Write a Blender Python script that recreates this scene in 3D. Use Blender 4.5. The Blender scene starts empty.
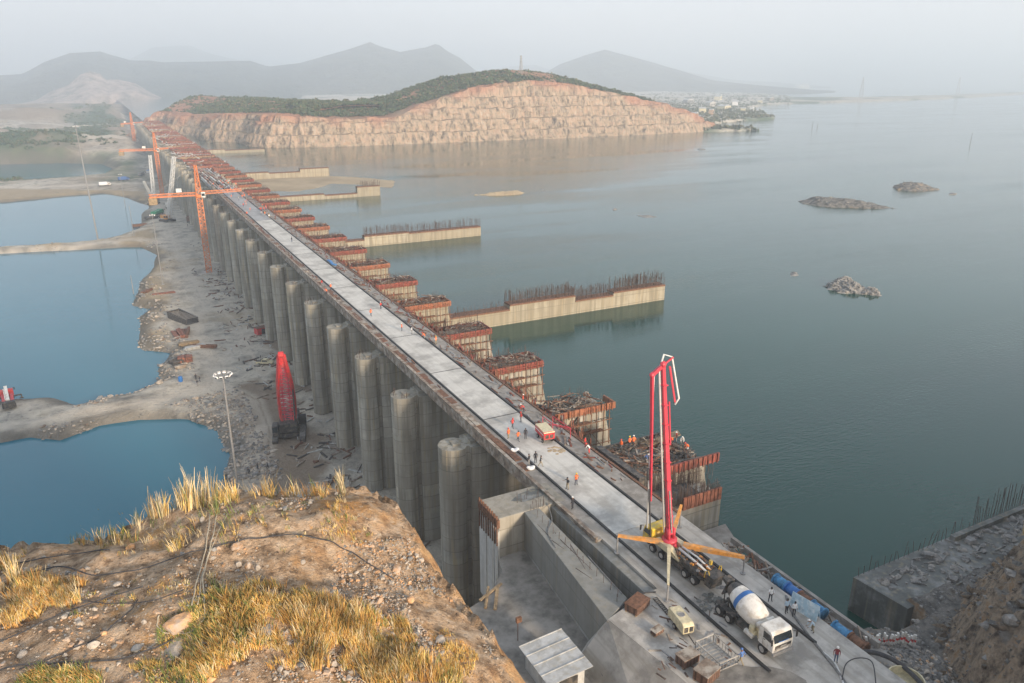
import bpy, bmesh, math, random
import numpy as np
from mathutils import Vector, Matrix, noise as mn

# ------------------------------------------------------------------ camera, sky, sun, exposure
C = bpy.context.scene
R = math.radians
YAW, PITCH, F, CZ = R(27.53), R(19.0), 756.0, 83.0
cam = bpy.data.cameras.new('camera'); camo = bpy.data.objects.new('camera', cam)
C.collection.objects.link(camo); C.camera = camo
camo.location = (0, 0, CZ); camo.rotation_euler = (R(90) - PITCH, 0, -YAW)
cam.sensor_width = 36; cam.sensor_fit = 'HORIZONTAL'; cam.lens = F * 36 / 1024
cam.clip_start = 0.5; cam.clip_end = 60000
W = bpy.data.worlds.new("World"); C.world = W; W.use_nodes = True
wt = W.node_tree; wt.nodes.clear()
SUN_EL, SUN_AZ = R(15), R(168)
sky = wt.nodes.new('ShaderNodeTexSky'); sky.sky_type = 'NISHITA'; sky.sun_disc = False
sky.sun_elevation = SUN_EL; sky.sun_rotation = SUN_AZ; sky.altitude = 50
sky.air_density = 1.0; sky.dust_density = 4.0; sky.ozone_density = 1.0
bg = wt.nodes.new('ShaderNodeBackground'); bg.inputs[1].default_value = 0.106
hz = wt.nodes.new('ShaderNodeMix'); hz.data_type = 'RGBA'          # thin pale cloud veil over the sky
hz.inputs[0].default_value = 0.72
tcw = wt.nodes.new('ShaderNodeTexCoord'); sxw = wt.nodes.new('ShaderNodeSeparateXYZ'); mrw = wt.nodes.new('ShaderNodeMapRange')   # the veil thins overhead
mrw.inputs[1].default_value = 0.05; mrw.inputs[2].default_value = 0.65; mrw.inputs[3].default_value = 0.78; mrw.inputs[4].default_value = 0.38
vm = wt.nodes.new('ShaderNodeMix'); vm.data_type = 'RGBA'; vm.inputs[6].default_value = (6.5, 5.95, 5.75, 1); vm.inputs[7].default_value = (5.5, 5.85, 6.5, 1)   # warm low down, cooler above
mrv = wt.nodes.new('ShaderNodeMapRange'); mrv.inputs[1].default_value = -0.02; mrv.inputs[2].default_value = 0.16; wt.links.new(sxw.outputs[2], mrv.inputs[0]); wt.links.new(mrv.outputs[0], vm.inputs[0]); wt.links.new(vm.outputs[2], hz.inputs[7])
wt.links.new(tcw.outputs['Generated'], sxw.inputs[0]); wt.links.new(sxw.outputs[2], mrw.inputs[0]); wt.links.new(mrw.outputs[0], hz.inputs[0])
hz.inputs[7].default_value = (5.8, 5.85, 6.3, 1)
wo = wt.nodes.new('ShaderNodeOutputWorld')
wt.links.new(sky.outputs[0], hz.inputs[6]); wt.links.new(hz.outputs[2], bg.inputs[0]); wt.links.new(bg.outputs[0], wo.inputs[0])
sd = bpy.data.lights.new('sun', 'SUN'); so = bpy.data.objects.new('sun', sd); C.collection.objects.link(so)
sd.energy = 5.0; sd.angle = R(7); sd.color = (1.0, 0.80, 0.60)
sv = Vector((math.sin(SUN_AZ) * math.cos(SUN_EL), math.cos(SUN_AZ) * math.cos(SUN_EL), math.sin(SUN_EL)))
so.rotation_euler = sv.to_track_quat('Z', 'Y').to_euler(); so.location = (0, -50, 400)
C.view_settings.view_transform = 'Standard'; C.view_settings.look = 'None'
C.view_settings.exposure = 0.88; C.view_settings.gamma = 1
HAZE_DENSITY = 0.00036
C.cycles.volume_bounces = 2

# ------------------------------------------------------------------ helpers
rnd = random.Random(7)
nr = np.random.RandomState(5)
fw = Vector((math.sin(YAW) * math.cos(PITCH), math.cos(YAW) * math.cos(PITCH), -math.sin(PITCH)))
up = Vector((math.sin(YAW) * math.sin(PITCH), math.cos(YAW) * math.sin(PITCH), math.cos(PITCH)))
rt = Vector((math.cos(YAW), -math.sin(YAW), 0))
def P(px, py, z):
    """map position read off the photograph at height z (x = across the dam, y = along it)"""
    d = fw + rt * ((px - 512) / F) - up * ((py - 341.5) / F)
    t = (z - CZ) / d.z
    return Vector((d.x * t, d.y * t, z))
def PR(px, py, r):
    d = fw + rt * ((px - 512) / F) - up * ((py - 341.5) / F)
    t = r / math.hypot(d.x, d.y)
    return Vector((d.x * t, d.y * t, CZ + d.z * t))

class MB:
    def __init__(s): s.v = []; s.f = []; s.m = []
    def add(s, vs, fs, m=0):
        o = len(s.v); s.v += [tuple(v) for v in vs]; s.f += [tuple(i + o for i in f) for f in fs]; s.m += [m] * len(fs); return s
    def box(s, x0, x1, y0, y1, z0, z1, m=0, M=None):
        vs = [Vector((x, y, z)) for z in (z0, z1) for x, y in ((x0, y0), (x1, y0), (x1, y1), (x0, y1))]
        if M is not None: vs = [M @ v for v in vs]
        return s.add(vs, [(3, 2, 1, 0), (4, 5, 6, 7), (0, 1, 5, 4), (1, 2, 6, 5), (2, 3, 7, 6), (3, 0, 4, 7)], m)
    def bar(s, a, b, w, h=None, m=0, w2=None, h2=None):
        a = Vector(a); b = Vector(b); h = h or w; w2 = w2 or w; h2 = h2 or h
        d = (b - a)
        if d.length < 1e-6: return s
        d.normalize()
        sd_ = d.cross(Vector((0, 0, 1)))
        if sd_.length < 1e-3: sd_ = Vector((1, 0, 0))
        sd_.normalize(); u_ = sd_.cross(d)
        vs = [a + sd_ * w / 2 * i + u_ * h / 2 * j for i, j in ((-1, -1), (1, -1), (1, 1), (-1, 1))] + \
             [b + sd_ * w2 / 2 * i + u_ * h2 / 2 * j for i, j in ((-1, -1), (1, -1), (1, 1), (-1, 1))]
        return s.add(vs, [(0, 1, 2, 3), (7, 6, 5, 4), (1, 0, 4, 5), (2, 1, 5, 6), (3, 2, 6, 7), (0, 3, 7, 4)], m)
    def tube(s, pts, r, n=8, m=0, cap=True):
        pts = [Vector(p) for p in pts]; k = len(pts)
        rs = r if isinstance(r, (list, tuple)) else [r] * k
        vs = []; fs = []
        pu = None
        for i, p in enumerate(pts):
            d = (pts[min(i + 1, k - 1)] - pts[max(i - 1, 0)]).normalized()
            if pu is None:
                a = d.cross(Vector((0, 0, 1)))
                if a.length < 1e-3: a = Vector((1, 0, 0))
            else: a = pu - d * pu.dot(d)
            a.normalize(); pu = a; b = d.cross(a)
            for j in range(n):
                t = 2 * math.pi * j / n
                vs.append(p + (a * math.cos(t) + b * math.sin(t)) * rs[i])
        for i in range(k - 1):
            for j in range(n):
                fs.append((i * n + j, i * n + (j + 1) % n, (i + 1) * n + (j + 1) % n, (i + 1) * n + j))
        if cap: fs += [tuple(range(n))[::-1], tuple(range((k - 1) * n, k * n))]
        return s.add(vs, fs, m)
    def lathe(s, prof, n=24, m=0, M=None, ms=None):
        vs = []; o = len(s.v)
        for (r, z) in prof:
            for j in range(n):
                t = 2 * math.pi * j / n; v = Vector((r * math.cos(t), r * math.sin(t), z))
                vs.append(M @ v if M is not None else v)
        k = len(prof); s.v += [tuple(v) for v in vs]
        for i in range(k - 1):
            for j in range(n):
                s.f.append((o + i * n + j, o + i * n + (j + 1) % n, o + (i + 1) * n + (j + 1) % n, o + (i + 1) * n + j)); s.m.append(ms[i] if ms else m)
        s.f.append(tuple(o + j for j in range(n))[::-1]); s.m.append(ms[0] if ms else m)
        s.f.append(tuple(o + (k - 1) * n + j for j in range(n))); s.m.append(ms[-1] if ms else m)
        return s
    def prism(s, poly, z0, z1, m=0, top=None):
        n = len(poly); top = top or poly
        vs = [(x, y, z0) for x, y in poly] + [(x, y, z1) for x, y in top]
        a = sum(poly[i][0] * poly[(i + 1) % n][1] - poly[(i + 1) % n][0] * poly[i][1] for i in range(n))
        fs = [tuple(range(n))[::-1], tuple(range(n, 2 * n))] + [(i, (i + 1) % n, n + (i + 1) % n, n + i) for i in range(n)]
        if a < 0: fs = [f[::-1] for f in fs]
        return s.add(vs, fs, m)
    def side(s, poly, y0, y1, m=0, M=None):
        """polygon in x,z extruded along y"""
        n = len(poly)
        vs = [Vector((x, y0, z)) for x, z in poly] + [Vector((x, y1, z)) for x, z in poly]
        if M is not None: vs = [M @ v for v in vs]
        a = sum(poly[i][0] * poly[(i + 1) % n][1] - poly[(i + 1) % n][0] * poly[i][1] for i in range(n))
        fs = [tuple(range(n)), tuple(range(n, 2 * n))[::-1]] + [(i, n + i, n + (i + 1) % n, (i + 1) % n) for i in range(n)]
        if a < 0: fs = [f[::-1] for f in fs]
        return s.add(vs, fs, m)
    def ball(s, c, r, m=0, seg=8, ring=6):
        c = Vector(c); rr = r if isinstance(r, (tuple, list)) else (r, r, r)
        vs = [c + Vector((0, 0, -rr[2]))]; fs = []
        for i in range(1, ring):
            a = -math.pi / 2 + math.pi * i / ring
            for j in range(seg):
                t = 2 * math.pi * j / seg
                vs.append(c + Vector((rr[0] * math.cos(a) * math.cos(t), rr[1] * math.cos(a) * math.sin(t), rr[2] * math.sin(a))))
        vs.append(c + Vector((0, 0, rr[2]))); L = len(vs) - 1
        for j in range(seg):
            fs.append((0, 1 + (j + 1) % seg, 1 + j)); fs.append((L, L - seg + j, L - seg + (j + 1) % seg))
        for i in range(ring - 2):
            for j in range(seg):
                a = 1 + i * seg + j; b = 1 + i * seg + (j + 1) % seg
                fs.append((a, b, b + seg, a + seg))
        return s.add(vs, fs, m)
    def stone(s, c, r, m=0, seg=5, ring=4, _r=random.Random(99)):
        k = len(s.v); s.ball((0, 0, 0), r, m, seg, ring); c = Vector(c); a = _r.uniform(0, 6.28); ca, sa = math.cos(a), math.sin(a)
        for i in range(k, len(s.v)):
            x, y, z = s.v[i]; f = _r.uniform(.62, 1.25); x, y, z = x * f, y * f, z * f; s.v[i] = (c.x + x * ca - y * sa, c.y + x * sa + y * ca, c.z + z)
        return s
    def build(s, name, mats, parent=None, smooth=False, bevel=0, loc=None):
        me = bpy.data.meshes.new(name)
        me.from_pydata(s.v, [], s.f)
        if not isinstance(mats, (list, tuple)): mats = [mats]
        for m in mats: me.materials.append(m)
        if len(mats) > 1: me.polygons.foreach_set('material_index', s.m)
        if smooth: me.polygons.foreach_set('use_smooth', [True] * len(s.f))
        me.update()
        if bevel:
            bm = bmesh.new(); bm.from_mesh(me)
            bmesh.ops.recalc_face_normals(bm, faces=bm.faces)
            bmesh.ops.bevel(bm, geom=[e for e in bm.edges if len(e.link_faces) == 2 and e.calc_face_angle(0) > 0.5], offset=bevel, segments=1, affect='EDGES', clamp_overlap=True)
            bm.to_mesh(me); bm.free()
        o = bpy.data.objects.new(name, me); C.collection.objects.link(o)
        if parent is not None: o.parent = parent
        if loc is not None: o.location = loc
        return o
def np_mesh(name, v, f, mats, smooth=False, mi=None):
    """numpy arrays -> mesh object (all faces same size)"""
    me = bpy.data.meshes.new(name)
    v = np.asarray(v, np.float32); f = np.asarray(f, np.int32); k = f.shape[1]
    me.vertices.add(len(v)); me.vertices.foreach_set('co', v.ravel())
    me.loops.add(f.size); me.loops.foreach_set('vertex_index', f.ravel())
    me.polygons.add(len(f)); me.polygons.foreach_set('loop_start', np.arange(0, f.size, k, dtype=np.int32))
    if not isinstance(mats, (list, tuple)): mats = [mats]
    for m in mats: me.materials.append(m)
    if mi is not None: me.polygons.foreach_set('material_index', np.asarray(mi, np.int32))
    me.polygons.foreach_set('use_smooth', np.full(len(f), smooth))
    me.update(calc_edges=True); me.validate()
    o = bpy.data.objects.new(name, me); C.collection.objects.link(o); return o
def grid_faces(nx, ny):
    i = np.arange(nx * ny).reshape(nx, ny)
    return np.stack([i[:-1, :-1], i[1:, :-1], i[1:, 1:], i[:-1, 1:]], -1).reshape(-1, 4)
def tag(o, label=None, cat=None, group=None, kind=None):
    if label: o['label'] = label
    if cat: o['category'] = cat
    if group: o['group'] = group
    if kind: o['kind'] = kind
    return o
def empty(name, loc=(0, 0, 0), rz=0, label=None, cat=None, group=None):
    o = bpy.data.objects.new(name, None); C.collection.objects.link(o); o.empty_display_size = 0.5
    o.location = loc; o.rotation_euler = (0, 0, rz)
    return tag(o, label, cat, group)
def kids(o): return [c for c in bpy.data.objects if c.parent == o]
def copy_tree(o, parent=None):
    c = o.copy(); C.collection.objects.link(c); c.parent = parent
    for ch in list(o.children): copy_tree(ch, c)
    return c
ONES = ['', 'first', 'second', 'third', 'fourth', 'fifth', 'sixth', 'seventh', 'eighth', 'ninth', 'tenth', 'eleventh', 'twelfth', 'thirteenth',
        'fourteenth', 'fifteenth', 'sixteenth', 'seventeenth', 'eighteenth', 'nineteenth']
def ordinal(n):
    if n < 20: return ONES[n]
    t = {2: ('twentieth', 'twenty'), 3: ('thirtieth', 'thirty'), 4: ('fortieth', 'forty')}[n // 10]
    return t[0] if n % 10 == 0 else t[1] + '-' + ONES[n % 10]

# value noise in numpy for terrain
_G = nr.rand(256, 256)
def vn(x, y, s, o=0):
    x = np.asarray(x) / s + 37.3 * o + 1000; y = np.asarray(y) / s + 11.7 * o + 1000
    xi = np.floor(x).astype(int); yi = np.floor(y).astype(int); fx = x - xi; fy = y - yi
    fx = fx * fx * (3 - 2 * fx); fy = fy * fy * (3 - 2 * fy)
    g = lambda a, b: _G[a % 256, b % 256]
    return (g(xi, yi) * (1 - fx) + g(xi + 1, yi) * fx) * (1 - fy) + (g(xi, yi + 1) * (1 - fx) + g(xi + 1, yi + 1) * fx) * fy - .5
def fbm(x, y, s, n=4, o=0, g=.5):
    r = 0; a = 1
    for i in range(n): r = r + a * vn(x, y, s / 2 ** i, o + i); a *= g
    return r
def sdist(px, py, poly):
    """signed distance, positive inside"""
    px = np.asarray(px, float); py = np.asarray(py, float); d = np.full(px.shape, 1e12); ins = np.zeros(px.shape, bool)
    n = len(poly)
    for i in range(n):
        x0, y0 = poly[i][:2]; x1, y1 = poly[(i + 1) % n][:2]; ex, ey = x1 - x0, y1 - y0
        t = np.clip(((px - x0) * ex + (py - y0) * ey) / max(ex * ex + ey * ey, 1e-9), 0, 1)
        d = np.minimum(d, (px - x0 - t * ex) ** 2 + (py - y0 - t * ey) ** 2)
        if y0 != y1:
            c = ((y0 > py) != (y1 > py)) & (px < ex * (py - y0) / ey + x0); ins ^= c
    d = np.sqrt(d); return np.where(ins, d, -d)

# ------------------------------------------------------------------ materials
def mat(name, col, rough=0.7, metal=0, var=0.12, scale=1.0, bump=0.0, spec=None, col2=None, streak=0, lift=0, dist=False, detail=6, col3=None, scale3=0.1, panel=0, along=0):
    m = bpy.data.materials.new(name); m.use_nodes = True; nt = m.node_tree; b = nt.nodes['Principled BSDF']
    N = lambda t: nt.nodes.new(t); L = nt.links.new
    b.inputs['Roughness'].default_value = rough; b.inputs['Metallic'].default_value = metal
    if spec is not None: b.inputs['Specular IOR Level'].default_value = spec
    geo = N('ShaderNodeNewGeometry')
    nz = N('ShaderNodeTexNoise'); nz.inputs['Scale'].default_value = scale; nz.inputs['Detail'].default_value = detail; nz.inputs['Roughness'].default_value = .6
    L(geo.outputs['Position'], nz.inputs['Vector'])
    c1 = tuple(max(0, c * (1 - var * 1.5)) for c in col[:3]); c2 = tuple(min(1, c * (1 + var)) for c in (col2 or col)[:3])
    rp = N('ShaderNodeValToRGB'); rp.color_ramp.elements[0].position = .32; rp.color_ramp.elements[1].position = .68
    rp.color_ramp.elements[0].color = (*c1, 1); rp.color_ramp.elements[1].color = (*c2, 1)
    L(nz.outputs[0], rp.inputs[0]); out = rp.outputs[0]
    def mixc(a, fac_sock, colr, mode='MIX'):
        x = N('ShaderNodeMix'); x.data_type = 'RGBA'; x.blend_type = mode
        L(fac_sock, x.inputs[0]); L(a, x.inputs[6]); x.inputs[7].default_value = (*colr, 1); return x.outputs[2]
    def ramp(sock, a, b_, lo=0, hi=1):
        r = N('ShaderNodeMapRange'); r.inputs[1].default_value = a; r.inputs[2].default_value = b_; r.inputs[3].default_value = lo; r.inputs[4].default_value = hi
        L(sock, r.inputs[0]); return r.outputs[0]
    if col3 is not None:
        n3 = N('ShaderNodeTexNoise'); n3.inputs['Scale'].default_value = scale3; n3.inputs['Detail'].default_value = 7; n3.inputs['Roughness'].default_value = .65
        L(geo.outputs['Position'], n3.inputs['Vector'])
        out = mixc(out, ramp(n3.outputs[0], .47, .62), col3)
    if along:
        ma = N('ShaderNodeMapping'); ma.inputs['Scale'].default_value = (1.6, .05, 1); L(geo.outputs['Position'], ma.inputs[0])
        na_ = N('ShaderNodeTexNoise'); na_.inputs['Scale'].default_value = 1.0; na_.inputs['Detail'].default_value = 4; L(ma.outputs[0], na_.inputs['Vector'])
        out = mixc(out, ramp(na_.outputs[0], .48, .62, 0, along), (col[0] * .6, col[1] * .58, col[2] * .54))
        nb_ = N('ShaderNodeTexNoise'); nb_.inputs['Scale'].default_value = .8; nb_.inputs['Detail'].default_value = 8; nb_.inputs['Roughness'].default_value = .8; L(geo.outputs['Position'], nb_.inputs['Vector'])
        out = mixc(out, ramp(nb_.outputs[0], .60, .68, 0, along), (col[0] * .5, col[1] * .48, col[2] * .44))
    if streak:
        mp = N('ShaderNodeMapping'); mp.inputs['Scale'].default_value = (1.1, 1.1, .06); L(geo.outputs['Position'], mp.inputs[0])
        n2 = N('ShaderNodeTexNoise'); n2.inputs['Scale'].default_value = 1.0; n2.inputs['Detail'].default_value = 4; n2.inputs['Roughness'].default_value = .6
        L(mp.outputs[0], n2.inputs['Vector'])
        out = mixc(out, ramp(n2.outputs[0], .44, .60, 0, streak), (col[0] * .42, col[1] * .40, col[2] * .36))
        n4 = N('ShaderNodeTexNoise'); n4.inputs['Scale'].default_value = 1.3; L(mp.outputs[0], n4.inputs['Vector'])
        mp.inputs['Location'].default_value = (9, 4, 2)
        out = mixc(out, ramp(n4.outputs[0], .55, .68, 0, streak * .7), (.40, .33, .20))
    if lift:
        sx = N('ShaderNodeSeparateXYZ'); L(geo.outputs['Position'], sx.inputs[0])
        md = N('ShaderNodeMath'); md.operation = 'MODULO'; md.inputs[1].default_value = lift
        ad = N('ShaderNodeMath'); ad.operation = 'ADD'; ad.inputs[1].default_value = 100 * lift; L(sx.outputs[2], ad.inputs[0]); L(ad.outputs[0], md.inputs[0])
        ls = N('ShaderNodeMath'); ls.operation = 'LESS_THAN'; ls.inputs[1].default_value = .14; L(md.outputs[0], ls.inputs[0])
        ml = N('ShaderNodeMath'); ml.operation = 'MULTIPLY'; ml.inputs[1].default_value = .6; L(ls.outputs[0], ml.inputs[0])
        out = mixc(out, ml.outputs[0], (col[0] * .3, col[1] * .3, col[2] * .3))
        # every pour has its own tone
        fl = N('ShaderNodeMath'); fl.operation = 'DIVIDE'; fl.inputs[1].default_value = lift; L(ad.outputs[0], fl.inputs[0])
        f2 = N('ShaderNodeMath'); f2.operation = 'FLOOR'; L(fl.outputs[0], f2.inputs[0])
        oi = N('ShaderNodeObjectInfo'); wn = N('ShaderNodeTexWhiteNoise'); wn.noise_dimensions = '2D'
        cb = N('ShaderNodeCombineXYZ'); L(f2.outputs[0], cb.inputs[0]); L(oi.outputs['Random'], cb.inputs[1]); L(cb.outputs[0], wn.inputs['Vector'])
        out = mixc(out, ramp(wn.outputs[0], 0, 1, 0, .65), (col[0] * .62, col[1] * .6, col[2] * .56))
    if panel:
        bk = N('ShaderNodeTexBrick'); bk.inputs['Scale'].default_value = 1; bk.offset = 0
        bk.inputs['Brick Width'].default_value = panel; bk.inputs['Row Height'].default_value = 50; bk.inputs['Mortar Size'].default_value = .07
        sx2 = N('ShaderNodeSeparateXYZ'); L(geo.outputs['Position'], sx2.inputs[0]); a2 = N('ShaderNodeMath'); a2.operation = 'ADD'
        L(sx2.outputs[0], a2.inputs[0]); L(sx2.outputs[1], a2.inputs[1]); c3 = N('ShaderNodeCombineXYZ'); L(a2.outputs[0], c3.inputs[0]); L(sx2.outputs[2], c3.inputs[1])
        L(c3.outputs[0], bk.inputs['Vector'])
        out = mixc(out, bk.outputs['Fac'], tuple(c * .35 for c in col[:3]))
    L(out, b.inputs['Base Color'])
    if bump:
        bp = N('ShaderNodeBump'); bp.inputs['Strength'].default_value = min(1, bump); bp.inputs['Distance'].default_value = bump * .4 / max(scale, .05) ** .5
        L(nz.outputs[0], bp.inputs['Height']); L(bp.outputs[0], b.inputs['Normal'])
    return m
M = {}
M['concrete'] = mat('weathered_concrete', (.42, .405, .355), .9, scale=.6, streak=.85, lift=2.4, bump=.15, col3=(.29, .29, .265), scale3=.12)
M['concrete_grey'] = mat('pale_grey_concrete', (.40, .385, .34), .9, scale=.5, streak=.7, lift=2.6, bump=.1, col3=(.33, .31, .27), scale3=.2)
M['concrete_warm'] = mat('pale_warm_concrete', (.39, .36, .285), .9, scale=.5, streak=.7, lift=2.6, bump=.1, col3=(.36, .32, .24), scale3=.1)
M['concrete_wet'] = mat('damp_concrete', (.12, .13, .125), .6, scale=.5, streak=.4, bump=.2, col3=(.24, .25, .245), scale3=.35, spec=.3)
M['slab'] = mat('deck_concrete', (.56, .555, .52), .92, along=.28, scale=.5, var=.07, bump=.05, col3=(.35, .345, .325), scale3=.22)
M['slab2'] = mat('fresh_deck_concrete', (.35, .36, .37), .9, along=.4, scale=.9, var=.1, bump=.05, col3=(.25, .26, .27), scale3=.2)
M['rough_conc'] = mat('dusty_concrete', (.30, .285, .26), .95, scale=.9, var=.2, bump=.3, col3=(.20, .185, .165), scale3=.4)
M['plat'] = mat('dusty_platform_concrete', (.47, .455, .42), .95, along=.6, scale=.4, var=.12, bump=.1, col3=(.27, .26, .24), scale3=.3)
M['wallgrey'] = mat('grey_wall_concrete', (.30, .31, .30), .9, scale=.6, var=.15, streak=.55, lift=3.1, bump=.1)
M['floorwet'] = mat('damp_floor', (.20, .19, .17), .8, scale=.8, var=.3, bump=.3, col3=(.30, .285, .26), scale3=.25)
M['redform'] = mat('red_steel_formwork', (.25, .065, .045), .8, scale=1.5, var=.4, panel=1.2, bump=.1, col3=(.19, .075, .05), scale3=.5)
M['orangeform'] = mat('orange_steel_formwork', (.30, .11, .055), .8, scale=1.5, var=.35, panel=1.2, bump=.1, col3=(.24, .12, .07), scale3=.5)
M['brownform'] = mat('rusty_formwork', (.26, .10, .06), .75, scale=1.5, var=.4, panel=1.2, bump=.15)
M['rust'] = mat('rusty_steel', (.17, .085, .05), .85, scale=3, var=.4)
M['rebar'] = mat('rebar_steel', (.085, .06, .05), .8, scale=3, var=.3)
M['darkgirder'] = mat('dark_girder_steel', (.07, .065, .06), .7, scale=2, var=.3)
M['rail'] = mat('black_rail_steel', (.03, .03, .032), .6, scale=2, var=.3)
M['timber'] = mat('weathered_timber', (.30, .22, .13), .9, scale=2, var=.35)
M['planks'] = mat('dusty_planks', (.22, .17, .13), .9, scale=1.2, var=.4, col3=(.38, .35, .30), scale3=.7)
M['sheet'] = mat('galvanised_sheet', (.52, .53, .52), .55, metal=.15, scale=1.5, var=.1, streak=.4)
M['white'] = mat('white_paint', (.72, .71, .67), .5, var=.08, scale=2, col3=(.50, .47, .41), scale3=1.3)
M['blue'] = mat('blue_paint', (.02, .14, .42), .4, var=.1, scale=2)
M['bluepipe'] = mat('faded_blue_paint', (.05, .22, .42), .6, var=.35, scale=3)
M['black'] = mat('black_rubber', (.022, .022, .023), .85, var=.3, scale=4)
M['dark'] = mat('dark_painted_steel', (.045, .045, .045), .6, var=.4, scale=3, col3=(.13, .11, .09), scale3=1.5)
M['grey'] = mat('grey_steel', (.25, .25, .25), .5, var=.2, scale=3)
M['rim'] = mat('wheel_rim_grey', (.38, .37, .35), .5, var=.2, scale=4)
M['glass'] = mat('dark_window_glass', (.02, .028, .035), .08, var=.1, scale=1, spec=.8)
M['yellow'] = mat('yellow_paint', (.70, .48, .03), .5, var=.2, scale=3, col3=(.42, .34, .16), scale3=1.2)
M['cream'] = mat('cream_paint', (.60, .54, .36), .5, var=.15, scale=3)
M['orange'] = mat('orange_paint', (.68, .30, .06), .5, var=.25, scale=2, col3=(.42, .28, .16), scale3=.9)
M['craneorange'] = mat('crane_orange_paint', (.62, .20, .06), .5, var=.15, scale=1)
M['red'] = mat('red_paint', (.58, .03, .035), .5, var=.2, scale=2, col3=(.38, .07, .06), scale3=.8)
M['boomred'] = mat('pinkish_red_paint', (.55, .05, .08), .45, var=.12, scale=2)
M['green'] = mat('green_paint', (.03, .25, .12), .5, var=.15, scale=2)
M['lattice_white'] = mat('pale_crane_steel', (.62, .63, .62), .5, var=.1, scale=2)
M['hose'] = mat('hose_rubber', (.05, .05, .055), .8, var=.3, scale=5)
M['hosegrey'] = mat('grey_hose', (.20, .20, .20), .8, var=.3, scale=5)
M['rope'] = mat('dusty_rope', (.42, .37, .28), .9, var=.2, scale=5)
M['sandst'] = mat('orange_boulder', (.50, .30, .16), .9, scale=1.2, var=.4, bump=.5, col3=(.42, .36, .30), scale3=1.5)
M['paleRock'] = mat('pale_boulder', (.42, .37, .31), .9, scale=1.2, var=.35, bump=.5)
M['greyrock'] = mat('grey_rock', (.20, .20, .195), .9, scale=.8, var=.4, bump=.5, col3=(.32, .30, .27), scale3=1)
M['banner'] = mat('printed_banner', (.36, .52, .62), .6, scale=1.5, var=.2, col3=(.62, .70, .74), scale3=2)
M['tarp'] = mat('white_tarpaulin', (.70, .72, .74), .6, var=.08, scale=2)
M['bluetarp'] = mat('blue_tarpaulin', (.06, .20, .45), .6, var=.2, scale=2)
M['brownbox'] = mat('rusty_brown_crate', (.15, .085, .06), .8, scale=2, var=.35, panel=.45)
M['skin'] = mat('brown_skin', (.20, .11, .07), .6, var=.05, scale=4)
for n_, c_ in dict(vest=(.80, .17, .05), redshirt=(.55, .05, .04), bluesh=(.08, .17, .42), paleblue=(.42, .55, .66), whitesh=(.72, .73, .74), maroon=(.20, .03, .04),
                   darkcl=(.03, .032, .04), navy=(.035, .045, .075), khaki=(.28, .24, .16), denim=(.08, .11, .18), yellowh=(.75, .55, .06), whiteh=(.8, .8, .78), redh=(.6, .06, .05)).items():
    M[n_] = mat('cloth_' + n_, c_, .85, var=.1, scale=6)

def water(name, col, rough=.06, bump=.12, scale=.35, col2=None, tint=(.80, 1, .97)):
    m = bpy.data.materials.new(name); m.use_nodes = True; nt = m.node_tree; b = nt.nodes['Principled BSDF']
    N = lambda t: nt.nodes.new(t); L = nt.links.new
    geo = N('ShaderNodeNewGeometry'); n1 = N('ShaderNodeTexNoise'); n1.inputs['Scale'].default_value = .006; n1.inputs['Detail'].default_value = 5
    mp = N('ShaderNodeMapping'); mp.inputs['Rotation'].default_value = (0, 0, .4); mp.inputs['Scale'].default_value = (1, 3, 1)
    L(geo.outputs['Position'], mp.inputs[0]); L(mp.outputs[0], n1.inputs['Vector'])
    rp = N('ShaderNodeValToRGB'); rp.color_ramp.elements[0].position = .35; rp.color_ramp.elements[1].position = .65
    rp.color_ramp.elements[0].color = (*col, 1); rp.color_ramp.elements[1].color = (*(col2 or [c * 1.25 for c in col]), 1)
    L(n1.outputs[0], rp.inputs[0]); L(rp.outputs[0], b.inputs['Base Color'])
    b.inputs['IOR'].default_value = 1.38; b.inputs['Specular Tint'].default_value = (*tint, 1)
    rr = N('ShaderNodeMapRange'); rr.inputs[1].default_value = .3; rr.inputs[2].default_value = .7; rr.inputs[3].default_value = rough * .4; rr.inputs[4].default_value = rough * 2.6
    L(n1.outputs[0], rr.inputs[0]); L(rr.outputs[0], b.inputs['Roughness'])
    n2 = N('ShaderNodeTexNoise'); n2.inputs['Scale'].default_value = scale; n2.inputs['Detail'].default_value = 3; n2.inputs['Roughness'].default_value = .65
    m2 = N('ShaderNodeMapping'); m2.inputs['Rotation'].default_value = (0, 0, -.3); m2.inputs['Scale'].default_value = (1, 2.2, 1); L(geo.outputs['Position'], m2.inputs[0]); L(m2.outputs[0], n2.inputs['Vector'])
    bp = N('ShaderNodeBump'); bp.inputs['Distance'].default_value = .3; L(n2.outputs[0], bp.inputs['Height'])
    n5 = N('ShaderNodeTexNoise'); n5.inputs['Scale'].default_value = .011; n5.inputs['Detail'].default_value = 6; n5.inputs['Roughness'].default_value = .6; m5 = N('ShaderNodeMapping'); m5.inputs['Rotation'].default_value = (0, 0, .5); m5.inputs['Scale'].default_value = (.6, 3.2, 1); L(geo.outputs['Position'], m5.inputs[0]); L(m5.outputs[0], n5.inputs['Vector'])
    r5 = N('ShaderNodeMapRange'); r5.inputs[1].default_value = .38; r5.inputs[2].default_value = .64; r5.inputs[3].default_value = bump * .3; r5.inputs[4].default_value = min(1, bump * 3.5); L(n5.outputs[0], r5.inputs[0]); L(r5.outputs[0], bp.inputs['Strength']); L(bp.outputs[0], b.inputs['Normal'])
    return m
M['water'] = water('reservoir_water', (.003, .042, .032), .03, .10, .8, (.006, .054, .042))
M['pond'] = water('pond_water', (.012, .125, .185), .03, .05, .5, (.018, .14, .20), (.86, .97, 1))

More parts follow.
